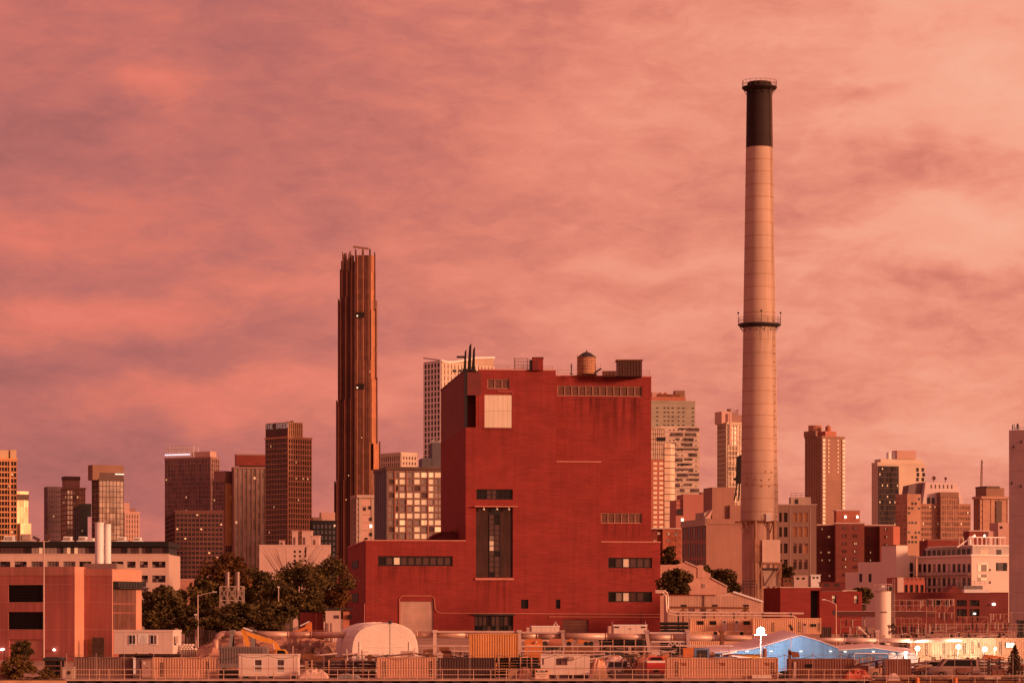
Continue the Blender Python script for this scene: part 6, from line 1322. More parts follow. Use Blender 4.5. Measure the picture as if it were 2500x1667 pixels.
for a in (1835, 1859): panel(r, g, a, a + 23, 1646.5, YB, -.3, 'cabinet_door', TRL, .25)
g, r, w, z0, z1 = container(1926, 2086, 1607, YB, 306, BRC, 'dark brown container behind the street lamp post')
panel(r, g, 1966, 1983, 1620, 1629, .02, 'window', GLASSW); panel(r, g, 1938, 1943, 1615, 1654, -.05, 'downpipe', STUCCO)
container(2161, 2224, 1608, 1656, 303.5, BRC, 'plain brown container end standing by the right shrubs')
# upper and rear containers
g, r, w, z0, z1 = container(1145, 1266, 1546, 1609, 318, ORC, 'bright orange container stacked on top of another')
container(1172, 1262, 1609.5, 1647.5, 318.5, ORC, 'orange container under the bright orange one, mostly hidden')
TANO = mat('tan_office_paint', (.68, .40, .26), .55, .08, .5, streak=.06)
g, r, w, z0, z1 = container(1838, 2005, 1508, 1547, 398, TANO, 'tan office container with door and dark emblem behind the floodlight', [(1884, 1890, 1518, 1541), (1949, 1954, 1517, 1542), (1997, 2001, 1520, 1540)], group='tan office containers', seed=20)
panel(r, g, 1960, 1971, 1520, 1546, .02, 'door', PINKP); panel(r, g, 1963, 1967, 1522, 1526, -.04, 'door_pane', BLACK); panel(r, g, 1979, 1994, 1521, 1530, .02, 'window_frame', BEIGE); panel(r, g, 1980, 1986, 1522, 1529, -.04, 'pane', GLASSW); panel(r, g, 1987.5, 1993, 1522, 1529, -.04, 'pane', GLASSW)
mb = MB(); P3 = lambda px, py: (g.u(px), .0, g.z(py))
mb.tube([P3(1928, 1524), P3(1930, 1529), P3(1933, 1532), P3(1931, 1524)], .08, 5).tube([P3(1931, 1533), P3(1934, 1538), P3(1936, 1534), P3(1932, 1532)], .08, 5).tube([P3(1928, 1525), P3(1936, 1538)], .08, 5); mb.build('emblem', INK, r)
g, r, w, z0, z1 = container(1685, 1836, 1509, 1540, 402, TANO, 'tan office container with two doors and windows left of the floodlight', (), group='tan office containers', seed=25)
for a in (1702, 1733, 1815): panel(r, g, a, a + 16, 1515, 1524, .02, 'window', GLASSW)
for a in (1763, 1793): panel(r, g, a, a + 12, 1512, 1540, .02, 'door', STUCCO); panel(r, g, a + 4, a + 8, 1515, 1520, -.04, 'door_pane', BLACK)
g, r, w, z0, z1 = container(1682, 1836, 1541, 1585, 400, TANO, 'lower tan office container below the one with two doors', (), group='tan office containers', seed=26)
for a in (1743, 1807): panel(r, g, a, a + 8, 1541.5, 1550, .02, 'window', GLASSW)
container(2006, 2030, 1530, 1556, 405, DKC, 'small dark container right of the tan office with the emblem')
# row of lit containers on the right
LCX = [(2222, 2273), (2274, 2316), (2317, 2366), (2367, 2432), (2433, 2520)]
LLAB = ['leftmost container of the floodlit row, beside the burning lamp', 'second container of the floodlit row, with a door mark', 'third container of the floodlit row, brightest white', 'fourth container of the floodlit row with hanging shadow', 'last container of the floodlit row with a lit window']
for i, (a, b) in enumerate(LCX):
    mm = [(b - 14, b - 8, 1569, 1596)] if i < 3 else ([(2371, 2377, 1566, 1594), (2388, 2391, 1568, 1580)] if i == 3 else [(2440, 2446, 1565, 1596)])
    g, r, w, z0, z1 = container(a, b, 1556.5, 1611 + i * .0, 348, TANO if i in (0, 4) else mat('pale_tan_container', (.72, .50, .34), .55, .08, .5, streak=.05), LLAB[i], mm, group='floodlit container row', seed=40 + i)
    if i == 4: panel(r, g, 2455, 2477, 1567, 1581, .02, 'window_frame', DARK); panel(r, g, 2456.5, 2465.5, 1568, 1580, -.04, 'pane', LITW); panel(r, g, 2467, 2476, 1568, 1580, -.04, 'pane', LITW)
    MB().box(.1, w - .1, .1, 2.3, 0, z0 - .005).build('plinth_blocks', CONC2, r)
def point(name, loc, e, col, rad=.25):
    l = bpy.data.lights.new(name, 'POINT'); l.energy = e; l.color = col; l.shadow_soft_size = rad; o = bpy.data.objects.new(name, l); COL.objects.link(o); o.location = loc; return o
for i, (px, py, e, lab) in enumerate(((2240, 1582, 400, 'burning site lamp at the left end of the floodlit containers'), (2340, 1578, 300, 'burning site lamp on the brightest white container'), (2404, 1584, 280, 'burning site lamp on the fourth floodlit container'), (2430, 1583, 110, 'small burning site lamp left of the lit container window'))):
    g = Fr(px, 345.6); r = thing('site_lamp', lab, 'lamp', g, 'burning lamps on the container row', zb=0); R_ = .30 if e > 150 else .16
    MB().tube([(0, .5, 0), (0, .5, g.z(py) - R_)], .05, 6).build('post', GALV, r); n = 12; mb = MB()
    mb.lathe(0, 0, [(.05, g.z(py) - R_), (R_ * .8, g.z(py) - R_ * .6), (R_, g.z(py)), (R_ * .8, g.z(py) + R_ * .6), (.05, g.z(py) + R_)], 12); mb.build('globe', mat('lamp_globe', (1, 1, 1), .3, emit=(1, .93, .72), es=10), r)
    lo = point('lamp_light', (g.X0, 344.4, g.z(py)), e, (1.0, .96, .70)); lo.parent = r; lo.location = (0, -1.2, g.z(py))
# white office cabin raised on the left
g = Fr(278, 316, -7); r = thing('office_cabin', 'white office cabin with two windows and notice raised on a dark container', 'cabin', g, zb=g.z(1595)); w = g.u(422); dl = g.v(443, w); z0, z1 = g.z(1595), g.z(1537)
for i in range(6):
    x0, x1 = w * i / 6, w * (i + 1) / 6; MB().box(x0 + .01, x1 - .01, 0, dl, z0 + .1, z1 - .25).build('wall_panel', TRL, r)
MB().box(-.03, w + .03, -.05, dl + .03, z1 - .24, z1).build('roof_rim', TRL, r); MB().box(-.03, w + .03, -.04, dl + .03, z0, z0 + .1).build('base_rail', TRL, r)
for a in (315, 367):
    h_ = hole(g, a, a + 17, 1549, 1573); fw = MB().box(h_[0], h_[1], -.08, -.004, h_[2], h_[3]).build('window', WHITE, r)
    u0, u1 = h_[0], h_[1]; MB().box(u0 + .07, u0 + .36, -.1, -.081, h_[2] + .1, h_[3] - .04).build('pane', BLACK, fw); MB().box(u0 + .46, u1 - .07, -.1, -.081, h_[2] + .1, h_[3] - .04).build('pane', GLASSB, fw)
pn = panel(r, g, 337, 361, 1547, 1570, 0, 'notice_board', WHITE, .05)
mb = MB()
for k in range(8): mb.box(g.u(342) + (.2 if k in (0, 2) else 0), g.u(356) - (.2 if k in (0, 2) else 0), -.058, -.051, g.z(1551.4 + k * 2.3), g.z(1550.6 + k * 2.3))
mb.build('notice_lines', mat('faded_ink', (.42, .30, .28), .7), pn)
for px in (331, 365): MB().box(g.u(px), g.u(px + 5), -.06, -.041, z0 + .02, z0 + .09).build('fork_pocket', BLACK, r)
MB().box(w + .04, w + .5, .6, 1.4, z0 + 1.2, z0 + 2.0).build('air_conditioner', TRL, r)
mb = MB()
for k in range(5): mb.tube([(w + .06, .3 + k * .18, z0 + 2.0), (w + .12, .4 + k * .12, z0 + 1.5), (w + .06, .5 + k * .2, z0 + 1.0)], .03, 4)
mb.build('wiring', DARK, r)
container(290, 440, 1596, 1648, 317.2, DKC, 'dark container carrying the raised white office cabin', ())
# door unit between the two left containers
g = Fr(324, 305.2); r = thing('door_cabin', 'narrow purple grey cabin with pale door between the two left containers', 'cabin', g, zb=0); w = g.u(371)
MB().box(0, w, .2, 2.3, 0, g.z(1606)).build('wall', mat('purple_grey', (.13, .075, .08), .7), r); panel(r, g, 325, 331, 1605, 1644, .15, 'white_strip', WHITE); panel(r, g, 344, 371, 1608, YB, .19, 'door_frame', BRN); d_ = panel(r, g, 346, 368, 1612, 1653, .1, 'door', mat('pink_grey_door', (.42, .26, .23), .6)); MB().box(g.u(356), g.u(360), .02, .045, g.z(1630), g.z(1628)).build('letter_slot', DARK, d_); panel(r, g, 350, 354, 1615, 1621, .04, 'paper_notice', WHITE, .02)
# grey skip behind the trailer
g = Fr(535, 313); r = thing('grey_skip', 'big grey ribbed skip behind the white two window trailer', 'skip', g, zb=0); w = g.u(652)
MB().slab([(0, 1.0), (w * .45, 1.0), (w, 1.4), (w, g.z(1583)), (w - .3, g.z(1578)), (0, g.z(1578))], 0, 2.4).build('body', mat('skip_grey', (.20, .155, .15), .7, .2, 1), r)
for i in range(16): x = .2 + (w - .5) * i / 16; MB().box(x, x + .08, -.06, -.003, 1.5, g.z(1581)).build('rib', mat('skip_rib', (.17, .13, .13), .7), r)
for x in (.3, w - .6): MB().box(x, x + .3, .2, 2.2, 0, 1.0).build('skid', DARK, r)
# white trailer with two windows
g = Fr(583, 304.5); r = thing('site_trailer', 'white site trailer with two barred windows in the front row', 'trailer', g, zb=0); w = g.u(728); z1 = g.z(1598)
holes = [hole(g, a, a + 18, 1609, 1639) for a in (621, 676)]
block(MB(), 0, w, 0, 2.5, .25, z1, holes, .12).build('wall', TRL, r); MB().box(-.05, w + .05, -.06, 2.56, z1 + .002, z1 + .1).build('roof', TRL, r)
for h_ in holes:
    wn_ = window(r, *h_, .08, 1, 2, GLASSR, WHITE, .05); mb = MB()
    for k in (.38, .46, .08): zz = h_[2] + (h_[3] - h_[2]) * k; mb.box(h_[0] - .05, h_[1] + .05, -.05, -.01, zz, zz + .06)
    mb.build('window_bars', WHITE, wn_)
for x in (.35, w - .5): MB().box(x, x + .06, -.03, -.003, .3, z1 - .05).build('corner_trim', STUCCO, r)
for x in (.5, w * .5, w - .8): MB().box(x, x + .4, .2, 2.3, 0, .25).build('footing', DARK, r)
# white unit on legs with AC
g = Fr(1320, 305); r = thing('equipment_trailer', 'white equipment trailer on dark skirting behind the notice board', 'trailer', g, zb=0); w = g.u(1440); zb_, z1 = g.z(1646), g.z(1599)
hh = [hole(g, 1357, 1385, 1606, 1623), hole(g, 1322.5, 1328, 1606, 1623)]
block(MB(), 0, w, 0, 2.5, zb_, z1, hh, .12).build('wall', TRL, r); MB().box(-.05, w + .05, -.05, 2.55, z1 + .002, z1 + .12).build('roof', TRL, r)
window(r, *hh[0], .08, 2, 1, [GLASSB, GLASSR], BRN, .06); window(r, *hh[1], .08, 1, 1, GLASSB, TRL, .04)
ac = panel(r, g, 1388, 1402, 1601, 1611, 0, 'air_conditioner', STUCCO, .35)
for k in range(4): MB().box(g.u(1389), g.u(1401), -.37, -.352, g.z(1610 - k * 2.2), g.z(1609.2 - k * 2.2)).build('grille_bar', BRN, ac)
MB().box(g.u(1406), g.u(1407), -.02, -.003, zb_, z1).build('panel_joint', CONC2, r); MB().box(0, w, -.02, -.003, g.z(1630.5), g.z(1629.5)).build('belt_line', CONC2, r)
MB().box(.1, w - .1, .3, 2.2, .02, zb_ - .005).build('skirting', DKC, r)
for i in range(4): x = w * i / 3.1; MB().box(x, x + .12, .05, .2, 0, zb_ - .003).build('leg', STUCCO, r)
# notice board at the fence
g = Fr(1306, 299.2); r = thing('notice_sign', 'orange rimmed notice board on the quay railing', 'sign', g, zb=0); w = g.u(1340)
sg = MB().box(0, w, 0, .06, .05, g.z(1632)).build('board', mat('sign_orange', (.80, .42, .28), .6, .05, 1), r); MB().box(.12, w - .12, -.02, -.003, .15, g.z(1634)).build('sign_face', mat('sign_cream', (.85, .62, .50), .6, .05, 1), r)
MB().box(.13, w - .13, -.035, -.021, g.z(1640), g.z(1635)).build('header_bar', INK, r)
mb = MB(); glyphs(mb, 'NOTICE', (.26, -.036, g.z(1639.6)), (1, 0, 0), (0, -1, 0), .18, 1.4, .035); mb.build('header_lettering', mat('sign_letter_cream', (.9, .75, .65), .6), r)
mb = MB(); rnd = random.Random(4)
for py, a, b in ((1641.5, 1312, 1334), (1645, 1310, 1337), (1646.5, 1310, 1337), (1649.5, 1312, 1334), (1652, 1316, 1330)):
    x = g.u(a)
    while x < g.u(b): L_ = rnd.uniform(.06, .2); mb.box(x, min(x + L_, g.u(b)), -.03, -.021, g.z(py + .6), g.z(py - .5)); x += L_ + .05
mb.build('text_lines', mat('sign_text', (.35, .10, .06), .7), r)
for x in (.1, w - .2): MB().box(x, x + .1, .07, .17, -.002, g.z(1636)).build('post', GALV, r)
# dome tent
g = Fr(857, 338, 12); r = thing('dome_tent', 'large white arched fabric tent in the yard', 'tent', g, zb=0); TENT = mat('white_tent_fabric', (.76, .66, .60), .6, .05, .5, (.5, .5, 1.5), streak=.06, bump=.6); w = g.u(1021); LEN = 13.0
def arch(v, s=1.0, drop=0.0):
    pts = []; prof = [(-1, 0), (-1, .28), (-.995, .48), (-.965, .62), (-.9, .74), (-.78, .845), (-.6, .92), (-.35, .975), (0, 1), (.35, .975), (.6, .92), (.78, .845), (.9, .74), (.965, .62), (.995, .48), (1, .28), (1, 0)]
    hgt = g.z(1519, 5) 
    for x, z_ in prof: pts.append((w / 2 * (1 + x * s), v, hgt * z_ * (1 - drop)))
    return pts
ring = [arch(0, .965, .02), arch(.5, 1), arch(LEN * .3), arch(LEN * .65), arch(LEN)]
for n_, (A_, B_) in enumerate(zip(ring, ring[1:])):
    mb = MB()
    for k in range(len(A_) - 1): mb.q(A_[k], B_[k], B_[k + 1], A_[k + 1])
    mb.build('fabric_bay', TENT, r, smooth=True)
for v_ in (.5, LEN * .3, LEN * .65): MB().tube(arch(v_, 1.006), .07, 5).build('arch_rib', TENT, r)
A_ = ring[0]; mb = MB(); n = len(A_)
for k in range(n - 1):
    a, b = Vector(A_[k]), Vector(A_[k + 1])
    cols_ = 6; base = lambda p, t_: Vector((w / 2 + (p.x - w / 2) * (1 - t_ * .0), .0, p.z)) 
mb.f.append(tuple(range(n))); mb.v += A_; mb.build('end_wall', TENT, r)
for x0, x1 in ((w * .12, w * .13), (w * .86, w * .875)): MB().box(x0, x1, -.1, -.004, .1, 3.7).build('door_fold', TENT, r)
MB().box(w * .2, w * .8, -.06, -.003, 2.1, 2.16).build('seam', TENT, r); MB().box(w * .18, w * .82, -.06, -.003, 3.0, 3.05).build('seam', TENT, r)
MB().bar((w * .58, -.05, .1), (w * .58, -.05, g.z(1522)), .025).build('rope', BRND, r); MB().lathe(w * .58, -.1, [(.1, g.z(1522)), (.28, g.z(1519)), (.25, g.z(1516)), (.05, g.z(1514))], 8).build('vent_cowl', DARK, r)
# big pipeline on frames
PIPE = mat('insulated_pipe', (.60, .38, .30), .42, .14, .5, metal=.25, rust=((.50, .16, .08), .5, .62)); g = Fr(520, 346); r = thing('pipeline', 'fat insulated pipeline crossing the whole yard behind the dome tent', 'pipe', g, zb=0); u = g.u
def run(pts, rr, nm, m_=PIPE, v=0.0): return MB().tube([(u(x), v, g.z(y)) for x, y in pts], rr, 14).build(nm, m_, r, smooth=True)
run([(527, 1630), (527, 1575), (528, 1562), (533, 1553), (541, 1548), (552, 1547)], .42, 'elbow_section')
segs = [(552, 1547), (612, 1547), (705, 1549), (760, 1549), (845, 1549), (945, 1549), (1018, 1548), (1060, 1548), (1140, 1549), (1266, 1551), (1312, 1551), (1370, 1552), (1480, 1553), (1580, 1554), (1640, 1555), (1742, 1556), (1840, 1558)]
for i, (a, b) in enumerate(zip(segs, segs[1:])):
    run([(a[0] + .6, a[1]), (b[0] - .6, b[1])], .42 if i % 3 else .40, 'pipe_section'); run([(b[0] - 1.5, b[1]), (b[0] + 1.5, b[1])], .47, 'joint_band')
segs2 = [(1985, 1561), (2060, 1561), (2140, 1562), (2222, 1562), (2345, 1560)]
for a, b in zip(segs2, segs2[1:]): run([(a[0] + .6, a[1]), (b[0] - .6, b[1])], .28, 'pipe_section', PIPEW, -1.0); run([(a[0] - 1, a[1]), (a[0] + 1, a[1])], .33, 'joint_band', PIPEW, -1.0)
FRMG = mat('frame_paint', (.42, .27, .24), .6, .15, 1)
for px, m_, sl in ((568, GREY, -12), (619, GREY, 2), (1062, STUCCO, 0), (1268, STUCCO, 3), (1373, FRMG, 10), (1578, FRMG, 12), (1678, FRMG, 4), (1762, RUSTY, 0), (2140, FRMG, 0), (1012, FRMG, 0), (905, FRMG, 0)):
    MB().bar((u(px), -.7, g.z(1541)), (u(px + sl), -1.1, 0), .42, .3).build('frame_leg', m_, r); MB().bar((u(px), .8, g.z(1541)), (u(px + sl * .3), 1.3, 0), .3, .3).build('frame_leg', DARK, r)
    MB().box(u(px) - .3, u(px) + .3, -.95, 1.0, g.z(1543), g.z(1537)).build('frame_head', m_, r)
for a, b, py in ((1062, 1270, 1540.5), (1273, 1378, 1542.5), (1273, 1372, 1562), (1585, 1680, 1543.5), (1590, 1680, 1565)): MB().box(u(a), u(b), -.75, -.5, g.z(py + 2.5), g.z(py - 1.5)).build('cross_beam', STUCCO, r)
mb = MB(); railing(mb, [(u(735), -.9, g.z(1564)), (u(812), -.9, g.z(1564))], 1.3, .06, 1.2, 2); mb.box(u(735), u(812), -1.2, .3, g.z(1566), g.z(1564)); mb.build('catwalk', BRICKO, r)
mb = MB()
for k in range(5): a = 1630 + k * 11; mb.bar((u(a), -.6, g.z(1577)), (u(a + 6), -.6, g.z(1567)), .12).bar((u(a + 6), -.6, g.z(1567)), (u(a + 12), -.6, g.z(1577)), .12)
mb.build('truss_lacing', STUCCO, r)
# low service pipes
g2 = Fr(1100, 332); r2 = thing('service_pipes', 'two thin pale pipes running parallel across the middle of the yard', 'pipe', g2, zb=0); u2 = g2.u
for i, (a, b, py) in enumerate(((1022, 1145, 1576), (1270, 1640, 1577), (1090, 1145, 1589), (1270, 1605, 1589), (1650, 1790, 1576))): MB().tube([(u2(a), 0, g2.z(py)), (u2(b), 0, g2.z(py + .5))], .085, 8).build('pipe', PIPEW, r2)
for px in (1030, 1100, 1130, 1290, 1330, 1368, 1410, 1450, 1490, 1540, 1590, 1660, 1720, 1780): MB().box(u2(px) - .05, u2(px) + .05, -.05, .05, 0, g2.z(1577)).build('stanchion', FRMG, r2)
# ------------------------------------------------------------------ machines
YEL = mat('excavator_yellow', (.72, .33, .06), .45, .08, .8, streak=.06); ORG = mat('machine_orange', (.62, .20, .06), .5, .12, .8, streak=.1)
def excavator(D, pts_boom, pts_stick, body_px, m_, label, zc):
    g = Fr(body_px, D); r = thing('excavator', label, 'excavator', g, zb=ground_z(D)); z0 = ground_z(D); u = g.u
    for y in (-1.2, .7):
        tk = MB().slab([(-1.9, z0 + .25), (-1.6, z0), (1.6, z0), (1.9, z0 + .25), (1.9, z0 + .6), (1.6, z0 + .85), (-1.6, z0 + .85), (-1.9, z0 + .6)], y, y + .55).build('track', DARK, r)
        for x in (-1.2, -.4, .4, 1.2): MB().tube([(x, y - .03, z0 + .35), (x, y - .001, z0 + .35)], .2, 8).build('track_roller', GREY, tk)
    MB().slab([(-2, z0 + 1), (1.5, z0 + 1), (1.5, z0 + 1.8), (-.2, z0 + 2.0), (-2, z0 + 2.0)], -1.2, 1.2).build('body', m_, r)
    cb = MB().slab([(.2, z0 + 1.8), (1.6, z0 + 1.8), (1.5, z0 + 2.6), (1.2, z0 + zc), (.2, z0 + zc)], -1.25, -.3).build('cab', m_, r); MB().slab([(.35, z0 + 2.0), (1.4, z0 + 2.0), (1.3, z0 + 2.6), (1.1, z0 + zc - .12), (.35, z0 + zc - .12)], -1.28, -1.253).build('cab_glass', GLASSW, cb)
    q_ = lambda l: [(u(a), g.z(b)) for a, b in l]
    MB().slab(q_(pts_boom)[::-1], -.2, .25).build('boom', m_, r); MB().slab(q_(pts_stick)[::-1], -.15, .2).build('stick', m_, r)
    return g, r
def cw(l):  # order outline anticlockwise as seen from the front
    a = sum(x0 * y1 - x1 * y0 for (x0, y0), (x1, y1) in zip(l, l[1:] + l[:1])); return l if a < 0 else l[::-1]
_slab = MB.slab
def slab2(s, poly, y0, y1):
    a = sum(x0 * z1 - x1 * z0 for (x0, z0), (x1, z1) in zip(poly, poly[1:] + poly[:1])); return _slab(s, poly if a > 0 else poly[::-1], y0, y1)
MB.slab = slab2
g, r = excavator(330, [(597, 1540), (603, 1541), (640, 1552), (665, 1561), (674, 1567), (690, 1592), (676, 1592), (664, 1571), (640, 1566), (603, 1550)], [(590, 1533), (596, 1531), (604, 1543), (606, 1560), (613, 1589), (607, 1591), (596, 1565), (589, 1541)], 672, YEL, 'yellow excavator with arm folded above the white two window trailer', 2.9)
MB().tube([g.p(594, 1532, -.3), g.p(616, 1540, -.3)], .09, 8).build('ram', WHITE, r); MB().tube([g.p(616, 1540, -.3), g.p(650, 1552, -.3)], .06, 6).build('ram_rod', DARK, r); MB().tube([g.p(665, 1570, -.3), g.p(671, 1590, -.3)], .09, 8).build('ram', STUCCO, r); MB().tube([g.p(594, 1560, -.3), g.p(598, 1588, -.3)], .06, 8).build('ram', TANC, r)
MB().slab([g.p(606, 1589)[0::2], g.p(614, 1589)[0::2], g.p(620, 1598)[0::2], g.p(612, 1606)[0::2], g.p(602, 1602)[0::2]], -.5, .5).build('bucket', DARK, r)
g, r = excavator(388, [(700, 1543), (718, 1540), (748, 1528), (752, 1533), (735, 1541), (716, 1548)], [(745, 1526), (755, 1517), (761, 1518), (762, 1545), (754, 1545), (750, 1535)], 690, ORG, 'orange excavator with raised boom behind the fat pipeline', 2.8)
MB().tube([g.p(733, 1527, -.3), g.p(755, 1516, -.3)], .08, 8).build('ram', WHITE, r); MB().tube([g.p(704, 1539, -.3), g.p(733, 1527, -.3)], .06, 6).build('ram_rod', DARK, r)
MB().slab([g.p(752, 1543)[0::2], g.p(764, 1543)[0::2], g.p(768, 1556)[0::2], g.p(754, 1558)[0::2]], -.5, .5).build('bucket', DARK, r)
# orange machines under the pipeline
g = Fr(1281, 338); r = thing('orange_compressor', 'orange compressor box with hose under the fat pipeline', 'machine', g, zb=0); w = g.u(1325)
MB().slab([(0, 1.0), (w, 1.0), (w, g.z(1562)), (w - .2, g.z(1559)), (.2, g.z(1559)), (0, g.z(1562))], 0, 1.5).build('casing', ORG, r); MB().box(.2, w - .2, -.04, -.003, g.z(1576), g.z(1573)).build('bright_stripe', mat('stripe_orange', (.85, .35, .12), .5), r); MB().tube([(w * .55, -.1, g.z(1570)), (w * .6, -.25, g.z(1567)), (w * .7, -.1, g.z(1565))], .09, 6).build('handle', STUCCO, r); MB().box(.1, w - .1, .2, 1.3, .35, 1.0).build('chassis', DARK, r)
for x in (.4, w - .5): MB().tube([(x, -.05, .35), (x, .2, .35)], .35, 12).build('wheel', BLACK, r)
g = Fr(1330, 340); r = thing('red_tank', 'red horizontal tank beside the orange compressor', 'tank', g, zb=0); MB().tube([(g.u(1342), 1, g.z(1569)), (g.u(1372), 1, g.z(1569))], .55, 14).build('tank', BRICKO, r); MB().tube([(g.u(1330), 0, g.z(1562)), (g.u(1338), 0, g.z(1566)), (g.u(1341), 0, g.z(1575))], .1, 6).build('hose', TANC, r)
for px in (1346, 1366): MB().box(g.u(px), g.u(px + 4), .6, 1.4, 0, g.z(1574)).build('saddle', DARK, r)
g = Fr(1385, 338); r = thing('loader_parts', 'orange loader arms with round holes lying under the pipeline', 'machine part', g, zb=0)
for (a, b) in (((1384, 1565), (1398, 1560)), ((1408, 1560), (1447, 1571))):
    MB().slab([(g.u(a[0]), g.z(a[1] - 3)), (g.u(b[0]), g.z(b[1] - 3)), (g.u(b[0]), g.z(b[1] + 3)), (g.u((a[0] + b[0]) / 2), g.z(a[1] + 9)), (g.u(a[0]), g.z(a[1] + 10))], 0, .4).build('arm_plate', ORG, r)
for px in (1389, 1431, 1443): MB().tube([(g.u(px), -.05, g.z(1571)), (g.u(px), .5, g.z(1571))], .3, 12).build('wheel', BLACK, r)
MB().bar((g.u(1412), 0, g.z(1558)), (g.u(1402), 0, g.z(1576)), .25).build('strut', BRN, r); MB().box(g.u(1380), g.u(1450), .1, 1.4, 0, g.z(1577)).build('deck', RUSTY, r)
# racks of dark sections under the pipeline
def stack_rack(px0, px1, py0, D, rows, label, m_, n=3, posts=True, name='pipe_stack', cat='pipe stack', rr=None):
    g = Fr(px0, D); r = thing(name, label, cat, g, 'stacked material in the yard', zb=0); w = g.u(px1); z1 = g.z(py0); h_ = z1 / rows
    for k in range(rows):
        for y in range(n): MB().tube([(random.uniform(0, .2), h_ * .6 * y + .2, h_ * (k + .5)), (w - random.uniform(0, .3), h_ * .6 * y + .2, h_ * (k + .5))], (rr or h_ * .42), 8).build('pipe_length', m_, r)
    if posts:
        for i in range(4): x = w * (i + .2) / 4; MB().box(x, x + .14, -.2, -.06, 0, z1 + .1).build('stake', TANC, r)
stack_rack(752, 918, 1612, 308.5, 5, 'stack of long dark pipes behind the quay railing right of the white trailer', DKC)
stack_rack(1462, 1572, 1557, 352, 9, 'tall rack of dark bars below the white generator', BLACK, 2)
stack_rack(1611, 1682, 1517, 395, 11, 'dark stacked sections right of the power house corner', BLACK, 2, False)
stack_rack(1210, 1318, 1604, 311, 7, 'dark lattice stack between the black container and the equipment trailer', BLACK, 2)
stack_rack(1490, 1622, 1641, 304, 2, 'dark pipes low behind the quay railing under the red and white truck', DKC, 2, False)
stack_rack(534, 584, 1634, 304.5, 2, 'two dark pipes left of the white two window trailer', BLACK, 2, False)
stack_rack(1902, 1926, 1637, 304.5, 3, 'short dark pipes between the long tan and dark brown containers', BLACK, 2, False)
# timber / steel stack on the right
g = Fr(2352, 309); r = thing('timber_stack', 'layered stack of dark timbers at the lower right', 'timber stack', g, 'stacked material in the yard', zb=0); w = g.u(2455)
for k in range(6):
    z_ = .25 + k * .33
    for q_ in range(3): x0 = w * q_ / 3 + .1; MB().box(x0, x0 + w / 3 - .25, random.uniform(0, .1), 1.2, z_, z_ + .17).build('timber', random.choice([DKC, BRC, STUCCO if k % 2 else BRND]), r)
    for q_ in range(4): x0 = w * q_ / 4 + .5; MB().box(x0, x0 + .15, .1, 1.1, z_ + .172, z_ + .325).build('spacer', BLACK, r)
MB().slab([(w * .45, g.z(1607)), (w * .55, g.z(1597)), (w * .98, g.z(1603)), (w, g.z(1606))], .1, 1.2).build('tarp', ORG, r)
# white generator and truck body behind
def white_box(px0, px1, py0, py1, D, lab, cat='generator', name='generator'):
    g = Fr(px0, D, 3); r = thing(name, lab, cat, g, zb=ground_z(D)); w = g.u(px1); z0, z1 = g.z(py1), g.z(py0); n = 6
    for i in range(n): MB().box(w * i / n + .01, w * (i + 1) / n - .01, 0, 2.4, z0, z1 - .12).build('side_panel', TRL, r)
    MB().box(-.06, w + .06, -.06, 2.46, z1 - .118, z1).build('roof', WHITE, r); MB().box(.1, w - .1, .1, 2.3, ground_z(D), z0 - .004).build('skid_base', DARK, r); MB().box(g.u(px0 - 12), -.01, .2, 2.2, z0, z1 - .2).build('hood', PINKP, r)
    return g, r, w, z0, z1
g, r, w, z0, z1 = white_box(1498, 1580, 1524, 1549, 385, 'white generator cabin with two dark vents in front of the power house')
for a in (1500, 1565): panel(r, g, a, a + 11, 1528.5, 1532, 0, 'vent', BLACK)
MB().lathe(g.u(1539), -.1, [(.05, g.z(1535)), (.14, g.z(1534)), (.05, g.z(1533))], 8).build('lock', DARK, r)
for px in (1495, 1576): MB().bar((g.u(px), .2, z1), (g.u(px), .2, z1 + .45), .05).build('aerial', STUCCO, r)
g, r, w, z0, z1 = white_box(1298, 1366, 1527, 1545, 388, 'white box body with open lid beside the brown roller door', 'truck body', 'truck_body')
MB().tube([(g.u(1352), .3, z1), (g.u(1357), .3, g.z(1517)), (g.u(1361), .3, z1)], .16, 6).build('goose_neck', STUCCO, r)
# blue gabled tents
BLUE = mat('blue_tarpaulin', (.15, .36, .70), .6, .14, .6, (1, 1, .25), streak=.22, bump=.5); BLUER = mat('pale_tent_roof', (.66, .46, .46), .6, .06, .4)
g = Fr(1745, 336); r = thing('blue_tent', 'large blue gabled tent with flared left eave below the floodlight', 'tent', g, zb=0); u = g.u
out = [(1745, 1592), (1790, 1588), (1830, 1584), (1862, 1577), (1900, 1565), (1955, 1550), (2000, 1563), (2047, 1581)]
MB().slab([(u(2047), .1), (u(2047), g.z(1581))] + [(u(a), g.z(b)) for a, b in out[::-1][1:]] + [(u(1745), g.z(1595)), (u(1870), g.z(1596)), (u(1890), .1)], 0, .12).build('front_gable', BLUE, r)
for i, (a, b) in enumerate(zip(out, out[1:])):
    A_, B_ = (u(a[0]), g.z(a[1])), (u(b[0]), g.z(b[1])); s_ = .62 if i < 5 else 0.05
    MB().q((A_[0], -.05, A_[1] + .02), (B_[0], -.05, B_[1] + .02), (B_[0] - 1.2, 9, B_[1] + s_), (A_[0] - 1.2, 9, A_[1] + s_)).build('roof_panel', BLUER, r)
mb = MB()
for a, b in zip(out, out[1:]): mb.bar((u(a[0]), -.08, g.z(a[1])), (u(b[0]), -.08, g.z(b[1])), .1)
mb.build('verge_trim', BLUER, r)
for px in (1760, 1862, 1952, 2046): MB().box(u(px) - .08, u(px) + .08, .2, .36, 0, 2.6).build('tent_post', GALV, r)
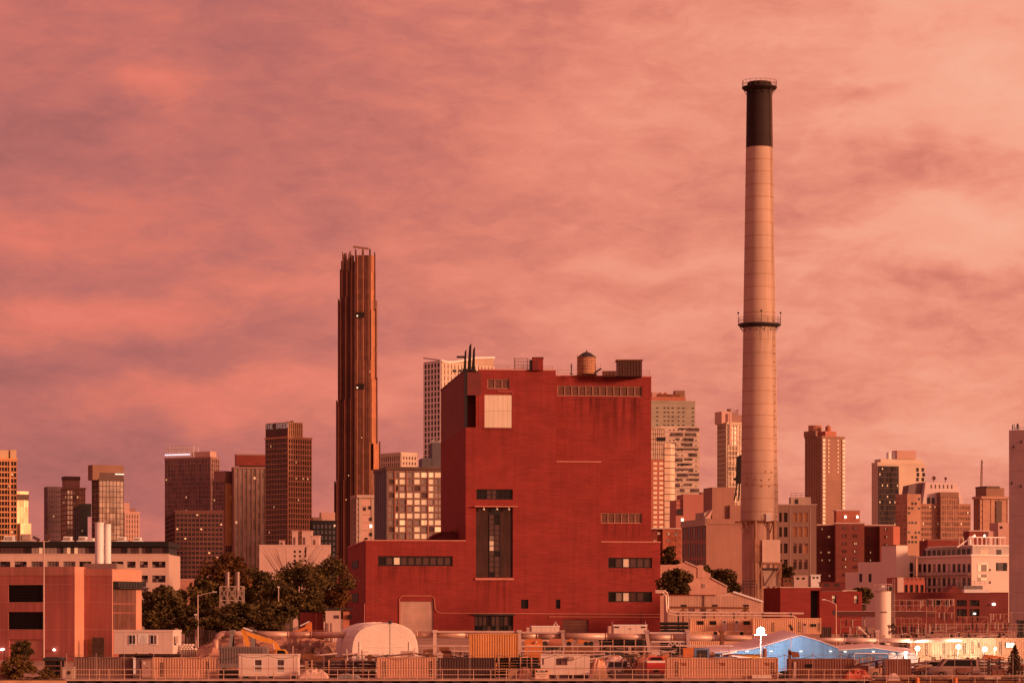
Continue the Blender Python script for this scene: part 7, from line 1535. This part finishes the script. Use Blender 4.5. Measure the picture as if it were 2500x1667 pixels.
for px in (1823.5, 1882, 1955.5, 2027.5): MB().box(u(px) - .16, u(px) + .16, -.16, -.003, g.z(1590), g.z(1588)).build('eave_lamp', LITW, r)
MB().box(u(1780), u(1862), .5, 1.5, .2, g.z(1597)).build('yellow_crate', YEL, r)
lo = point('tent_fill_light', (0, 0, 0), 150, (.85, .92, 1.0), .5); lo.parent = r; lo.location = (u(1955), -5.5, g.z(1590))  # unseen fill light added in front of the tent to lift its blue
g = Fr(2047, 338); r = thing('blue_shelter', 'lower blue gabled shelter right of the big blue tent', 'tent', g, zb=0); u = g.u
out = [(2048, 1586), (2132, 1580.5), (2190, 1589), (2228, 1593)]
MB().slab([(u(2228), .1)] + [(u(a), g.z(b)) for a, b in out[::-1]] + [(u(2048), .1)], 0, .12).build('front_gable', BLUE, r)
for a, b in zip(out, out[1:]): MB().q((u(a[0]), -.06, g.z(a[1]) + .02), (u(b[0]), -.06, g.z(b[1]) + .02), (u(b[0]) + .5, 7, g.z(b[1]) + .5), (u(a[0]) + .5, 7, g.z(a[1]) + .5)).build('roof_panel', BLUER, r)
mb = MB()
for a, b in zip(out, out[1:]): mb.bar((u(a[0]), -.08, g.z(a[1])), (u(b[0]), -.08, g.z(b[1])), .1)
mb.build('verge_trim', WHITE, r)
for px in (2063, 2132): MB().box(u(px) - .16, u(px) + .16, -.16, -.003, g.z(1591), g.z(1588.5)).build('eave_lamp', LITW, r)
MB().box(u(2084), u(2172), -.4, -.25, g.z(1595), g.z(1593)).box(u(2084), u(2086), -.4, -.25, .0, g.z(1593)).build('gantry_bar', WHITE, r)
g = Fr(2170, 335); r = thing('lit_white_shelter', 'glowing white lit shelter wall under the burning lamp', 'shelter', g, zb=0); u = g.u
MB().box(0, u(2238), 0, .3, .1, g.z(1597)).build('wall', WHITE, r); 
for px in (2172, 2196, 2220): MB().lathe(u(px + 5), .1, [(.5, g.z(1597)), (.45, g.z(1593)), (.1, g.z(1591))], 10).build('roof_hump', WHITE, r)
lo = point('shelter_light', (0, 0, 0), 160, (1, .97, .9), .4); lo.parent = r; lo.location = (u(2205), -2.4, 2.4)
MB().box(u(2203), u(2207), -2.3, -2.2, 0, 2.3).lathe(u(2205), -2.3, [(.1, 2.3), (.25, 2.4), (.22, 2.6)], 8).build('lamp_stand', LAMP, r)
# blue and orange small units
g = Fr(1668, 322); r = thing('orange_bin', 'orange site bin left of the small blue one', 'bin', g, zb=0); w = g.u(1694); MB().slab([(0.1, .2), (w - .1, .2), (w, g.z(1582)), (0, g.z(1582))], 0, 1.4).build('body', ORG, r); MB().box(-.05, w + .05, -.05, 1.45, g.z(1582) + .003, g.z(1581)).build('rim', ORG, r)
g = Fr(1695, 322); r = thing('blue_bin', 'small blue open bin with dark inside behind the long tan container', 'bin', g, zb=0); w = g.u(1732); z1 = g.z(1582); BL2 = mat('faded_blue', (.14, .22, .42), .6, .1, 1)
MB().slab([(0, .2), (w, .2), (w, z1), (0, z1)], .05, 1.4).build('inside', DARK, r); MB().box(0, .25, 0, .06, .2, z1).box(w - .25, w, 0, .06, .2, z1).box(.25, w - .25, 0, .06, z1 - .2, z1).box(.25, w - .25, 0, .06, .2, .9).build('rim', BL2, r)
g = Fr(1745, 324); r = thing('blue_flat_rack', 'faded blue flat rack behind the long tan container', 'rack', g, zb=0); w = g.u(1800); MB().box(0, w, 0, 1.2, 1.5, 2.1).build('deck', BL2, r); MB().box(.1, w - .1, .1, 1.1, .1, 1.495).build('base', DARK, r)
# floodlight tower
g = Fr(1857, 333); r = thing('floodlight_tower', 'blazing white floodlight on a mast above the blue tent', 'floodlight', g, zb=0); u = g.u
MB().tube([(0, 0, .6), (0, 0, g.z(1548))], [.1, .06], 8).build('mast', STUCCO, r); MB().box(-.6, .6, -.5, .5, .3, 1.3).build('engine_box', ORG, r); 
for x in (-.5, .5): MB().tube([(x, -.55, .3), (x, -.4, .3)], .3, 10).build('wheel', BLACK, r)
FLD = mat('floodlight_lens', (1, 1, 1), .3, emit=(1, .94, .84), es=40)
MB().bar((-.75, .1, g.z(1549)), (.75, .1, g.z(1549)), .1).build('cross_bar', GALV, r)
hd = MB().lathe(0, 0, [(.5, 0), (.46, .12), (.25, .35)], 20); hd.v = [(a, c, g.z(1540) + b) for a, b, c in hd.v]; hd.build('lamp_housing', GALV, r)
ln = MB().lathe(0, 0, [(.47, 0), (.38, .08), (.16, .13)], 20); ln.v = [(a, -.01 - c, g.z(1540) + b) for a, b, c in ln.v]; ln.build('lamp_lens', FLD, r)
lo = point('floodlight_light', (0, 0, 0), 1500, (1, .93, .82), .5); lo.parent = r; lo.location = (0, -1.0, g.z(1540))
# column of bagged stuff
g = Fr(1867, 331); r = thing('rolled_net', 'upright rolled net bundle in front of the blue tent', 'bundle', g, zb=0); MB().lathe(0, 0, [(.2, .1), (.27, 1), (.26, 2.6), (.2, 3.0), (.08, 3.1)], 10).build('roll', BRC, r); MB().lathe(0, 0, [(.285, 1.9), (.285, 2.0)], 10).build('strap', STUCCO, r)
# crane-like rusty hook rig by the gap
g = Fr(1930, 312); r = thing('drill_rig', 'rusty drill rig with bent head between the front containers', 'drill rig', g, zb=0); u = g.u
MB().bar((0, 0, 0), (u(1927), 0, g.z(1585)), .3).build('mast', RUSTY, r); MB().slab([(u(1929), g.z(1588)), (u(1950), g.z(1592)), (u(1952), g.z(1604)), (u(1935), g.z(1604))], -.3, .5).build('head', RUSTY, r); MB().bar((u(1925), 0, g.z(1596)), (u(1948), 0, g.z(1596)), .15).build('arm', TANC, r); MB().box(-.8, .8, -.6, .8, .05, .7).build('base', DARK, r); MB().tube([(u(1931), 0, g.z(1583)), (u(1931), 0, g.z(1552))], .04, 6).build('thin_mast', WHITE, r)
# ------------------------------------------------------------------ vehicles
def vehicle(px, D, rot, L_, Wd, prof, cabin, bm, label, name='parked_car', cat='car', wheel=.33, axles=(.2, .8), lights=True):
    g = Fr(px, D, rot); r = thing(name, label, cat, g, zb=ground_z(D)); z0 = ground_z(D)
    MB().slab([(x * L_, z0 + z_) for x, z_ in prof], -Wd / 2, Wd / 2).build('body', bm, r)
    cbn = MB().slab([(x * L_, z0 + z_) for x, z_ in cabin], -Wd / 2 + .1, Wd / 2 - .1).build('cabin', bm, r)
    cx = sum(x for x, _ in cabin) / len(cabin); cz = sum(z_ for _, z_ in cabin) / len(cabin); sh = [(cx + (x - cx) * .86, cz + (z_ - cz) * .74 + .02) for x, z_ in cabin]
    for y in (-Wd / 2 + .09, Wd / 2 - .098): MB().slab([(x * L_, z0 + z_) for x, z_ in sh], y - .006, y + .008).build('side_window', GLASSW, cbn)
    (x0, za), (x1, zb_) = cabin[-1], cabin[-2]   # windscreen edge
    a = Vector((x0 * L_ - .02, 0, z0 + za)); b = Vector((x1 * L_ - .02, 0, z0 + zb_)); 
    MB().q(a.lerp(b, .12) + Vector((0, Wd / 2 - .2, 0)), a.lerp(b, .12) + Vector((0, -Wd / 2 + .2, 0)), a.lerp(b, .9) + Vector((0, -Wd / 2 + .25, 0)), a.lerp(b, .9) + Vector((0, Wd / 2 - .25, 0))).build('windscreen', GLASSW, cbn)
    for q_ in axles:
        for y in (-Wd / 2 - .02, Wd / 2 - .2):
            w_ = MB().tube([(q_ * L_, y, z0 + wheel), (q_ * L_, y + .22, z0 + wheel)], wheel, 14).build('wheel', BLACK, r); MB().tube([(q_ * L_, y - .015, z0 + wheel), (q_ * L_, y + .235, z0 + wheel)], wheel * .55, 10).build('rim', GALV, w_)
    if lights:
        for y in (-Wd / 2 + .15, Wd / 2 - .45): MB().box(-.03, .02, y, y + .3, z0 + .62, z0 + .8).build('headlight', STUCCO, r)
        MB().box(-.05, .02, -Wd / 2 + .1, Wd / 2 - .1, z0 + .3, z0 + .45).build('bumper', DARK, r)
    return g, r
SUVP = [(0, .3), (1, .3), (1, 1.0), (.28, 1.05), (.03, .95), (0, .7)]; SUVC = [(.24, 1.04), (1, 1.0), (.97, 1.7), (.42, 1.72), (.24, 1.04)][:4]
SUVC = [(.98, 1.0), (.95, 1.68), (.42, 1.72), (.22, 1.04)]
GREYP = mat('grey_car_paint', (.16, .105, .10), .35, .1, 1, spec=.6); SILV = mat('pale_car_paint', (.30, .17, .15), .5, .08, 1, spec=.6); REDP = mat('red_truck_paint', (.55, .06, .05), .4, .1, 1, spec=.5)
vehicle(1498, 311, 80, 4.6, 1.9, SUVP, SUVC, GREYP, 'dark grey car facing the water beside the tarp heap')
VANP = [(0, .35), (1, .35), (1, 1.15), (.2, 1.2), (.04, 1.05), (0, .8)]; VANC = [(.99, 1.1), (.98, 2.05), (.3, 2.08), (.17, 1.18)]
vehicle(2270, 309, 4, 5.4, 2.0, VANP, VANC, SILV, 'pale van with side windows right of the brown container', 'parked_van', 'van')
vehicle(2226, 316, 15, 4.5, 1.85, SUVP, SUVC, SILV, 'pale car partly hidden behind the brown container end')
vehicle(2112, 309, 10, 4.6, 1.9, SUVP, SUVC, mat('tan_car_paint', (.50, .28, .21), .4, .1, 1), 'tan covered car left of the brown container end')
# red and white truck seen from behind
g = Fr(1580, 311); r = thing('pickup_truck', 'red and white truck tail between the wheels and the long tan container', 'truck', g, zb=0); w = g.u(1624)
MB().box(0, w, 0, 4.6, .5, g.z(1617)).build('lower_body', REDP, r); MB().box(0, w, 0, 4.6, g.z(1617) + .003, g.z(1612)).build('upper_body', WHITE, r); MB().slab([(.15, g.z(1612) + .004), (w - .1, g.z(1612) + .004), (w - .25, g.z(1602)), (.35, g.z(1602))], .4, 2.2).build('cab', REDP, r); MB().slab([(.3, g.z(1611)), (w - .25, g.z(1611)), (w - .4, g.z(1604)), (.5, g.z(1604))], .36, .397).build('rear_window', GLASSW, r); MB().box(w * .35, w * .65, -.06, -.003, .55, .8).build('number_plate', DARK, r)
for x in (.15, w - .45): MB().tube([(x, .6, .4), (x + .3, .6, .4)], .4, 12).build('wheel', BLACK, r)
# big reels and old wheels
for i, (px, lab) in enumerate(((1528, 'left one of the two leaning machine wheels'), (1541, 'right one of the two leaning machine wheels'))):
    g = Fr(px, 313 + i); r = thing('machine_wheel', lab, 'wheel', g, zb=0); c_ = g.z(1618); mb = MB(); n = 16
    for k in range(n):
        a0, a1 = 6.2832 * k / n, 6.2832 * (k + 1) / n; mb.bar((math.cos(a0) * .62, 0, c_ + math.sin(a0) * .62), (math.cos(a1) * .62, 0, c_ + math.sin(a1) * .62), .22, .14)
    mb.build('rim', RUSTY, r); mb = MB()
    for k in range(4): a0 = .4 + 3.1416 * k / 4; mb.bar((math.cos(a0) * .6, 0, c_ + math.sin(a0) * .6), (-math.cos(a0) * .6, 0, c_ - math.sin(a0) * .6), .07)
    mb.build('spokes', DARK, r); MB().box(-.4, .4, -.3, .3, 0, c_ - .66).build('cradle', RUSTY, r)
# tarp heaps, sand bags, rubble
def heap(px0, px1, py0, py1, D, m_, label, seed, name='tarp_heap', cat='heap', kind=None, sub=10, rough=.25, depth=2.0):
    g = Fr((px0 + px1) / 2, D); rnd = random.Random(seed); r = None; w = (px1 - px0) / 2 * g.k; h_ = g.z(py0) - g.z(py1); z0 = g.z(py1); mb = MB(); nx, ny = sub, max(4, sub // 2)
    P_ = [[None] * (ny + 1) for _ in range(nx + 1)]
    for i in range(nx + 1):
        for j in range(ny + 1):
            a, b = i / nx * 2 - 1, j / ny * 2 - 1; f_ = max(0, 1 - abs(a) ** 2.8) ** .8 * max(0, 1 - b * b) ** .5; P_[i][j] = (a * w + rnd.uniform(-.05, .05) * w, b * depth + depth, z0 + h_ * f_ * (1 - rough * rnd.random()) - (.05 if f_ == 0 else 0))
    for i in range(nx):
        for j in range(ny): mb.q(P_[i][j], P_[i + 1][j], P_[i + 1][j + 1], P_[i][j + 1])
    o = mb.build(name, m_); o.location = (g.X0, g.Y0, 0)
    if kind: o['kind'] = kind
    else: o['label'] = label; o['category'] = cat
    return o
heap(420, 880, 1546, 1622, 392, mat('red_earth', (.34, .17, .12), .95, .35, .6, bump=.4), None, 1, 'earth_mound', kind='structure', sub=30, rough=.22, depth=12)
heap(440, 600, 1578, 1645, 326, mat('red_earth', (.34, .17, .12)), None, 21, 'earth_mound', kind='structure', sub=14, depth=5)
heap(640, 835, 1555, 1640, 352, mat('rubble', (.30, .16, .12), .95, .5, 2.5, bump=.6), None, 2, 'rubble_mound', kind='structure', sub=26, rough=.4, depth=8)
heap(1270, 1700, 1572, 1645, 360, mat('rubble2', (.33, .16, .12), .95, .5, 2.0, bump=.6), None, 3, 'rubble_mound', kind='structure', sub=40, rough=.5, depth=6)
heap(1900, 2240, 1570, 1640, 372, mat('rubble', (.3, .16, .12)), None, 9, 'rubble_mound', kind='structure', sub=30, rough=.5, depth=6)
heap(730, 802, 1629, YB, 302.5, mat('pale_tarp', (.66, .46, .38), .7, .15, 1.5), 'pale crumpled tarp right of the white two window trailer', 4, sub=14, rough=.35, depth=.8)
heap(820, 880, 1641, YB, 302.5, GREY, 'grey crumpled sheet below the dark pipe stack', 5, sub=10, rough=.4, depth=.7)
heap(1440, 1486, 1603, YB, 310, mat('peach_tarp', (.68, .38, .26), .7, .2, 1.2), 'peach tarp heap right of the equipment trailer', 6, sub=12, rough=.35, depth=1.2)
heap(1470, 1545, 1598, 1640, 318, mat('white_sheet', (.72, .54, .48), .6, .08, 1), 'long pale sheet draped behind the dark grey car', 7, sub=12, rough=.15, depth=1.2)
heap(1540, 1632, 1594, 1640, 316, mat('orange_sheet', (.46, .20, .12), .7, .15, 1), 'dull orange sheet pile behind the red and white truck', 8, sub=12, rough=.15, depth=1.2)
heap(1262, 1300, 1625, YB, 303.5, BRC, 'brown cover heap left of the notice board', 10, sub=10, rough=.3, depth=.7)
heap(2166, 2200, 1641, 1660, 299.6, STUCCO, 'pale boulder heap at the foot of the brown container end', 11, sub=10, rough=.25, depth=.8, cat='boulders', name='boulder_heap')
heap(2060, 2130, 1628, 1658, 302, mat('red_scrap', (.42, .08, .05), .7, .4, 2), 'red scrap heap right of the dark brown container', 12, sub=14, rough=.5, depth=.8)
heap(2120, 2520, 1648, 1668, 300.5, mat('weedy_bank', (.20, .10, .06), .95, .5, 1.5, bump=.5), None, 13, 'weedy_bank', kind='structure', sub=40, rough=.5, depth=2.2)
heap(-40, 165, 1650, 1668, 300.5, mat('weedy_bank', (.2, .1, .06)), None, 14, 'weedy_bank', kind='structure', sub=24, rough=.5, depth=2.2)
g0 = Fr(459, 318)
for i in range(14):
    row = 0 if i < 6 else (1 if i < 10 else 2); q_ = i - (0, 6, 10)[row]; x = g0.X0 + (-.75 + q_ * .33 + row * .16); z_ = 3.05 + row * .24
    mb = MB(); mb.lathe(0, 0, [(.08, -.14), (.2, -.09), (.24, 0), (.2, .1), (.08, .13)], 8); mb.v = [(x + a * .95, 317.6 + b * 1.4, z_ + c) for a, b, c in mb.v]
    o = mb.build('sand_bag', mat('bag_white', (.72, .60, .55), .8, .1, 2)); o['label'] = ('first', 'second', 'third', 'fourth', 'fifth', 'sixth')[q_] + ' white sand bag from the left in the ' + ('bottom', 'middle', 'top')[row] + ' row right of the raised cabin'; o['category'] = 'sand bag'; o['group'] = 'sand bag pile'
r = thing('bag_pallet', 'slatted crate holding up the white sand bags', 'crate', Fr(441, 317), zb=0); g = Fr(441, 317); w = g.u(478)
for i in range(8): MB().box(w * i / 8, w * i / 8 + .1, -.1, -.04, 1.2, 2.9).build('slat', CONC2, r)
MB().box(0, w, 0, 1.4, 0, 2.85).build('crate_body', BRN, r)
# concrete generator block, dark gate on the left
g = Fr(152, 302.5); r = thing('pump_cabinet', 'pale pump cabinet with round fan left of the first container', 'cabinet', g, zb=0); w = g.u(180); MB().box(0, w, 0, 1.2, 0, g.z(1627)).build('casing', CONC2, r); MB().tube([(g.u(168), -.06, g.z(1641)), (g.u(168), -.003, g.z(1641))], .24, 16).build('fan_ring', BRN, r); MB().tube([(g.u(168), -.09, g.z(1641)), (g.u(168), -.062, g.z(1641))], .17, 14).build('fan', DARK, r); MB().box(.02, w * .3, -.04, -.003, .1, 1.0).build('door', STUCCO, r)
g = Fr(106, 306); r = thing('dark_shed', 'dark open fronted shed with rounded roof near the left shrubs', 'shed', g, zb=0); w = g.u(150); MB().box(.1, w - .1, .4, 2.5, 0, g.z(1607)).build('inside', BLACK, r); MB().slab([(-.1, g.z(1612)), (w + .1, g.z(1612)), (w + .05, g.z(1606)), (w * .8, g.z(1603)), (.2, g.z(1603)), (-.05, g.z(1606))], 0, 2.6).build('roof', DARK, r)
for x in (0, w - .12): MB().box(x, x + .12, .1, .22, 0, g.z(1612)).build('post', BRN, r)
for py in (1613, 1625, 1637): MB().box(.12, w - .12, .15, .2, g.z(py), g.z(py - 1)).build('rail', BRICKO, r)
g = Fr(-15, 304); r = thing('timber_posts', 'thick brown timber posts at the lower left corner', 'posts', g, zb=0); w = g.u(28)
for i, (a, b, t_) in enumerate(((-12, 8, 1620), (6, 14, 1634), (16, 26, 1631))): MB().box(g.u(a), g.u(b), i * .2, .6 + i * .2, -.3, g.z(t_)).build('post', mat('red_brown_timber', (.30, .12, .07), .85, .25, 1.2), r)
MB().box(g.u(2), g.u(12), -.06, -.003, g.z(1644), g.z(1637)).build('plate', STUCCO, r)
g = Fr(8, 303); r = thing('yard_lamp', 'small burning lamp post at the left edge', 'lamp post', g, zb=0); MB().tube([(g.u(10), 0, 0), (g.u(10), 0, g.z(1587))], .05, 6).build('post', DARK, r); MB().lathe(g.u(7), 0, [(.08, g.z(1586)), (.2, g.z(1585)), (.2, g.z(1583)), (.05, g.z(1582))], 8).build('lamp', LAMP, r)
# low plants along the quay
GQ = 'plants along the quay'
tree('leafy_shrub', 'yellowish leafy shrub at the lower left corner', 45, 1598, 1662, 80, 302, 31, leafm=LEAFY, group=GQ, clumps=26, per=120, size=.14, cat='shrub')
tree('leafy_shrub', 'dark leafy shrub behind the yellowish one on the left', 55, 1562, 1612, 56, 306, 32, group=GQ, clumps=20, per=110, size=.14, cat='shrub')
tree('leafy_shrub', 'low shrub before the dark open shed', 110, 1632, 1664, 60, 302, 33, leafm=LEAFY, group=GQ, clumps=14, per=90, size=.12, cat='shrub')
tree('young_evergreen', 'feathery evergreen at the lower right corner', 2478, 1574, 1662, 74, 303, 34, 'cone', leafm=mat('evergreen_leaf', (.10, .055, .025), .85, .5, 1.5), group=GQ, clumps=18, per=90, size=.13)
for i, (px, lab) in enumerate(((2240, 'orange barrel by the weedy bank, left one'), (2333, 'orange barrel by the weedy bank, right one'))):
    g = Fr(px, 299.3); r = thing('safety_barrel', lab, 'barrel', g, 'orange barrels', zb=-.4); MB().lathe(0, 0, [(.22, -.4), (.2, .15), (.12, .22)], 12).build('body', mat('barrel_orange', (.8, .22, .06), .5), r); MB().lathe(0, 0, [(.225, -.1), (.222, .02)], 12).build('band', ORG, r)
g = Fr(2405, 301); r = thing('concrete_block', 'pale concrete block before the dark timbers at lower right', 'concrete block', g, zb=-.1); MB().box(0, g.u(2444), 0, 1, -.1, g.z(1650)).build('block', CONC2, r); MB().box(g.u(2430), g.u(2433), -.03, -.002, .1, .2).build('lifting_eye', DARK, r)
# ------------------------------------------------------------------ fences along the quay
g = Fr(170, 299.75); r = thing('quay_railing', 'pale two rail guard railing along the quay edge', 'railing', g, zb=0); u = g.u; RAIL = mat('rail_paint', (.66, .40, .30), .5, .12, 2)
for py in (1633.5, 1646): MB().tube([(u(170), 0, g.z(py)), (u(2102), 0, g.z(py))], .035, 6).build('rail', RAIL, r)
px = 176.0; rnd = random.Random(9)
while px < 2100: MB().tube([(u(px), 0, -.004), (u(px), 0, g.z(1633))], .035, 6).build('post', RAIL, r); px += rnd.choice((38, 38, 24, 42))
g = Fr(2104, 299.2); r = thing('lower_railing', 'low pale railing over the weedy bank on the right', 'railing', g, zb=-.3); u = g.u
for py in (1648, 1651): MB().tube([(u(2104), 0, g.z(py)), (u(2510), 0, g.z(py))], .035, 6).build('rail', RAIL, r)
for px in range(2110, 2510, 54): MB().tube([(u(px), 0, -.35), (u(px), 0, g.z(1648))], .035, 6).build('post', RAIL, r)
g = Fr(160, 300.9); r = thing('wire_fence', 'tall thin wire fence with posts and slack cable behind the quay railing', 'fence', g, zb=0); u = g.u; px = 163.0; tops = []
while px < 2480:
    ln = rnd.uniform(-.5, .5); MB().tube([(u(px), 0, 0), (u(px + ln), 0, g.z(1593 + rnd.uniform(-3, 2)))], .032, 5).build('post', FRMG, r); tops.append(px); px += rnd.choice((68, 70, 72))
for py in (1598, 1630): MB().tube([(u(tops[0]), .03, g.z(py)), (u(tops[-1]), .03, g.z(py))], .016, 4).build('wire', BRN, r)
mb = MB(); pts = []
for k in range(len(tops) - 1):
    for q_ in range(6): t_ = q_ / 6; pts.append((u(tops[k] + (tops[k + 1] - tops[k]) * t_), .06, g.z(1599 + 5 * math.sin(math.pi * t_) * (1 + .6 * ((k * 7) % 3)))))
mb.tube(pts, .022, 4); mb.build('slack_cable', DARK, r)

# ------------------------------------------------------------------ clutter
rnd = random.Random(77)
def clutter(name, m_, n, seed, x0, x1, d0, d1, zmax):
    rnd = random.Random(seed); mb = MB()
    for i in range(n):
        D = rnd.uniform(d0, d1); px = rnd.uniform(x0, x1); X = (px - 1250) * D / F; z_ = rnd.uniform(0, zmax)
        k = rnd.random()
        if k < .4: a = rnd.uniform(-.5, .5); L_ = rnd.uniform(.8, 4.5); mb.bar((X, D, z_), (X + L_ * math.cos(a), D + rnd.uniform(-1, 1), z_ + L_ * math.sin(a) * .4), rnd.uniform(.06, .22))
        elif k < .75: w_ = rnd.uniform(.3, 1.6); h_ = rnd.uniform(.2, .9); mb.box(X, X + w_, D, D + rnd.uniform(.3, 1), z_ * .8, z_ * .8 + h_)
        else: mb.bar((X, D, 0), (X + rnd.uniform(-.3, .3), D, z_ + .8), rnd.uniform(.05, .14))
    o = mb.build(name, m_); o['kind'] = 'stuff'; return o
clutter('scrap_clutter', STUCCO, 190, 1, 640, 1800, 318, 366, 2.6); clutter('scrap_clutter', RUSTY, 210, 2, 640, 1830, 318, 370, 2.6)
clutter('scrap_clutter', DARK, 150, 3, 640, 1830, 318, 372, 2.2); clutter('scrap_clutter', ORG, 50, 4, 1260, 1640, 316, 345, 2.0)
clutter('scrap_clutter', CONC2, 110, 5, 2030, 2490, 306, 330, 1.6); clutter('scrap_clutter', BRC, 110, 6, 2040, 2500, 303, 330, 1.5)
clutter('scrap_clutter', TRL, 60, 7, 700, 1700, 320, 360, 2.4); clutter('scrap_clutter', FRMG, 200, 8, 2040, 2480, 415, 470, 4.5); clutter('scrap_clutter', DARK, 120, 9, 2040, 2480, 420, 475, 4.0)
WPAL = mat('pallet_wood', (.42, .24, .16), .85, .25, 2)
def pallets(px, D, n, lab):
    g = Fr(px, D); r = thing('pallet_stack', lab, 'pallets', g, 'pallet stacks in the yard', zb=0)
    for k in range(n):
        z_ = k * .16
        for q_ in range(5): MB().box(q_ * .25, q_ * .25 + .2, 0, 1.0, z_ + .11, z_ + .135).build('deck_board', WPAL, r)
        for q_ in range(3): MB().box(0, 1.2, q_ * .45, q_ * .45 + .1, z_, z_ + .108).build('bearer', WPAL, r)
for px, D, n, lab in ((1090, 322, 12, 'pallet stack left of the bright orange container'), (1240, 304, 6, 'low pallet stack at the end of the near black container'), (1455, 304, 5, 'low pallet stack below the peach tarp heap'), (745, 316, 11, 'pallet stack right behind the white two window trailer'), (2008, 318, 10, 'pallet stack below the right eave of the big blue tent')): pallets(px, D, n, lab)
